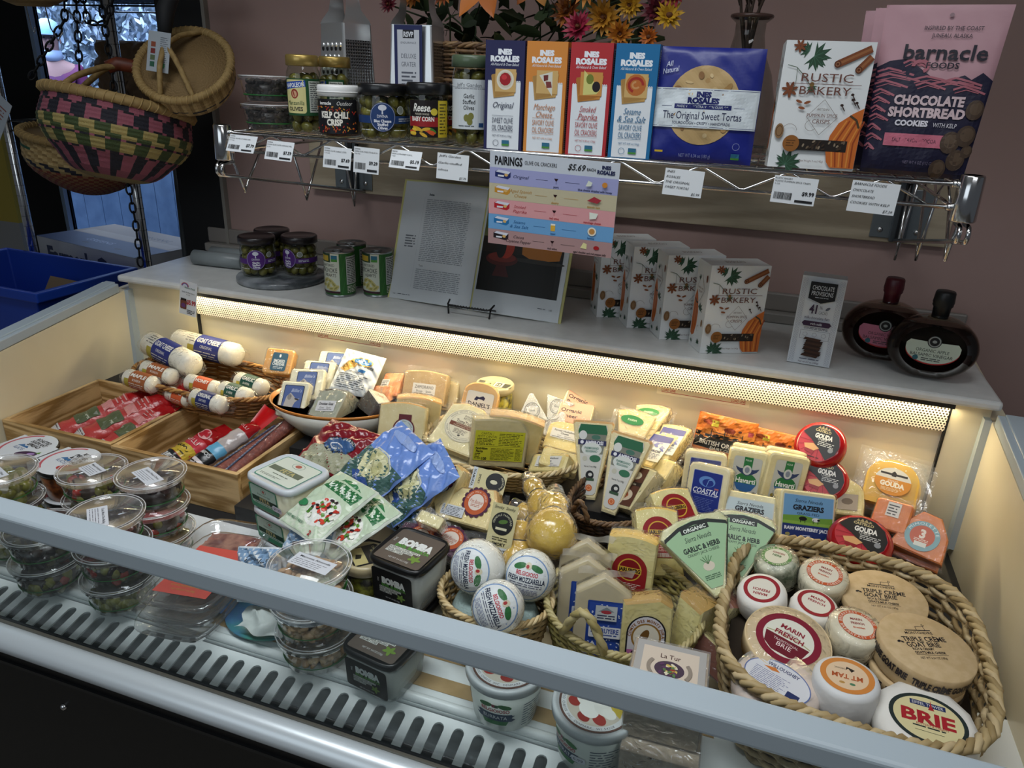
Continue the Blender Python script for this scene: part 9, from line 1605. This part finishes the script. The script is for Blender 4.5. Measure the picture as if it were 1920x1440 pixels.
# passer-by in the yard
t = thing('person', 'person in a purple jacket and pale blue cap outside the window', 'person', (-7.38, 6.5, 0), (0, 0, R_(40)))
def skin(nm, par, V, E, Rr, m):
    me = bpy.data.meshes.new(nm); me.from_pydata(V, E, []); o = bpy.data.objects.new(nm, me); COL.objects.link(o); o.parent = par; me.materials.append(m); s = o.modifiers.new('skin', 'SKIN'); bpy.context.view_layer.update()
    if not me.skin_vertices:
        bm = bmesh.new(); bm.from_mesh(me); bm.verts.layers.skin.verify(); bm.to_mesh(me); bm.free()
    for i, r in enumerate(Rr): me.skin_vertices[0].data[i].radius = (r, r)
    me.skin_vertices[0].data[0].use_root = True; s.use_smooth_shade = True; d = o.modifiers.new('sub', 'SUBSURF'); d.levels = d.render_levels = 2; return o
t.scale = (1.04,)*3
V = [(0, 0, 1.0), (0, 0, 1.2), (0, 0, 1.47), (0, -.02, 1.60), (0, -.03, 1.72), (0, -.03, 1.84)]+[(s*q[0], q[1], q[2]) for s in (-1, 1) for q in ((.20, 0, 1.48), (.26, .02, 1.22), (.24, -.12, 1.00), (.23, -.17, .93), (.10, 0, .95), (.11, -.02, .52), (.11, .02, .10), (.11, -.14, .05))]
E_ = [(0, 1), (1, 2), (2, 3), (3, 4), (4, 5), (2, 6), (6, 7), (7, 8), (8, 9), (0, 10), (10, 11), (11, 12), (12, 13), (2, 14), (14, 15), (15, 16), (16, 17), (0, 18), (18, 19), (19, 20), (20, 21)]; Rr = [.13, .13, .13, .055, .09, .075]+[.065, .05, .036, .03, .09, .06, .045, .04]*2
def sk_layer(o): pass
SKN = mat('#b08a86', rough=.6)
try:
    skin('body', t, V, E_, Rr, SKN); idx = [0, 1, 2, 6, 7, 8, 14, 15, 16]; mp_ = {q: i for i, q in enumerate(idx)}
    skin('jacket', t, [V[i] for i in idx], [(mp_[a], mp_[c]) for a, c in E_ if a in mp_ and c in mp_], [Rr[i]+.022 for i in idx], mat('#4a2a5c', rough=.7, noise='#6a2a5a', nscale=5))
    idx = [0, 10, 11, 12, 18, 19, 20]; mp_ = {q: i for i, q in enumerate(idx)}; skin('trousers', t, [V[i] for i in idx], [(mp_[a], mp_[c]) for a, c in E_ if a in mp_ and c in mp_], [Rr[i]+.015 for i in idx], mat('#23283a', rough=.8))
except Exception as ex: print('skin', ex)
b = MB(); b.lathe([(.108, 1.80), (.108, 1.86), (.09, 1.92), (.04, 1.95), (.0001, 1.955)], mat('#9fc6e6', rough=.7), 24, cy=-.03); b.box(-.07, .07, -.20, -.10, 1.80, 1.812, mat('#9fc6e6', rough=.7)); b.build('cap', t)
b = MB(); b.lathe([(.075, 1.56), (.10, 1.60), (.085, 1.66)], mat('#a9bfe0', rough=.7), 20, cy=-.02); b.build('scarf', t)
b = MB(); b.ball((0, -.125, 1.74), .016, SKN, 8, sz=1.6); b.box(-.025, .025, -.118, -.114, 1.69, 1.697, mat('#7a4a48')); [b.ball((s*.034, -.112, 1.775), .010, mat('#1e1a1c'), 8) for s in (-1, 1)]; [b.ball((s*.092, -.02, 1.75), .02, SKN, 8, sx=.4, sz=1.4) for s in (-1, 1)]; b.build('face', t)
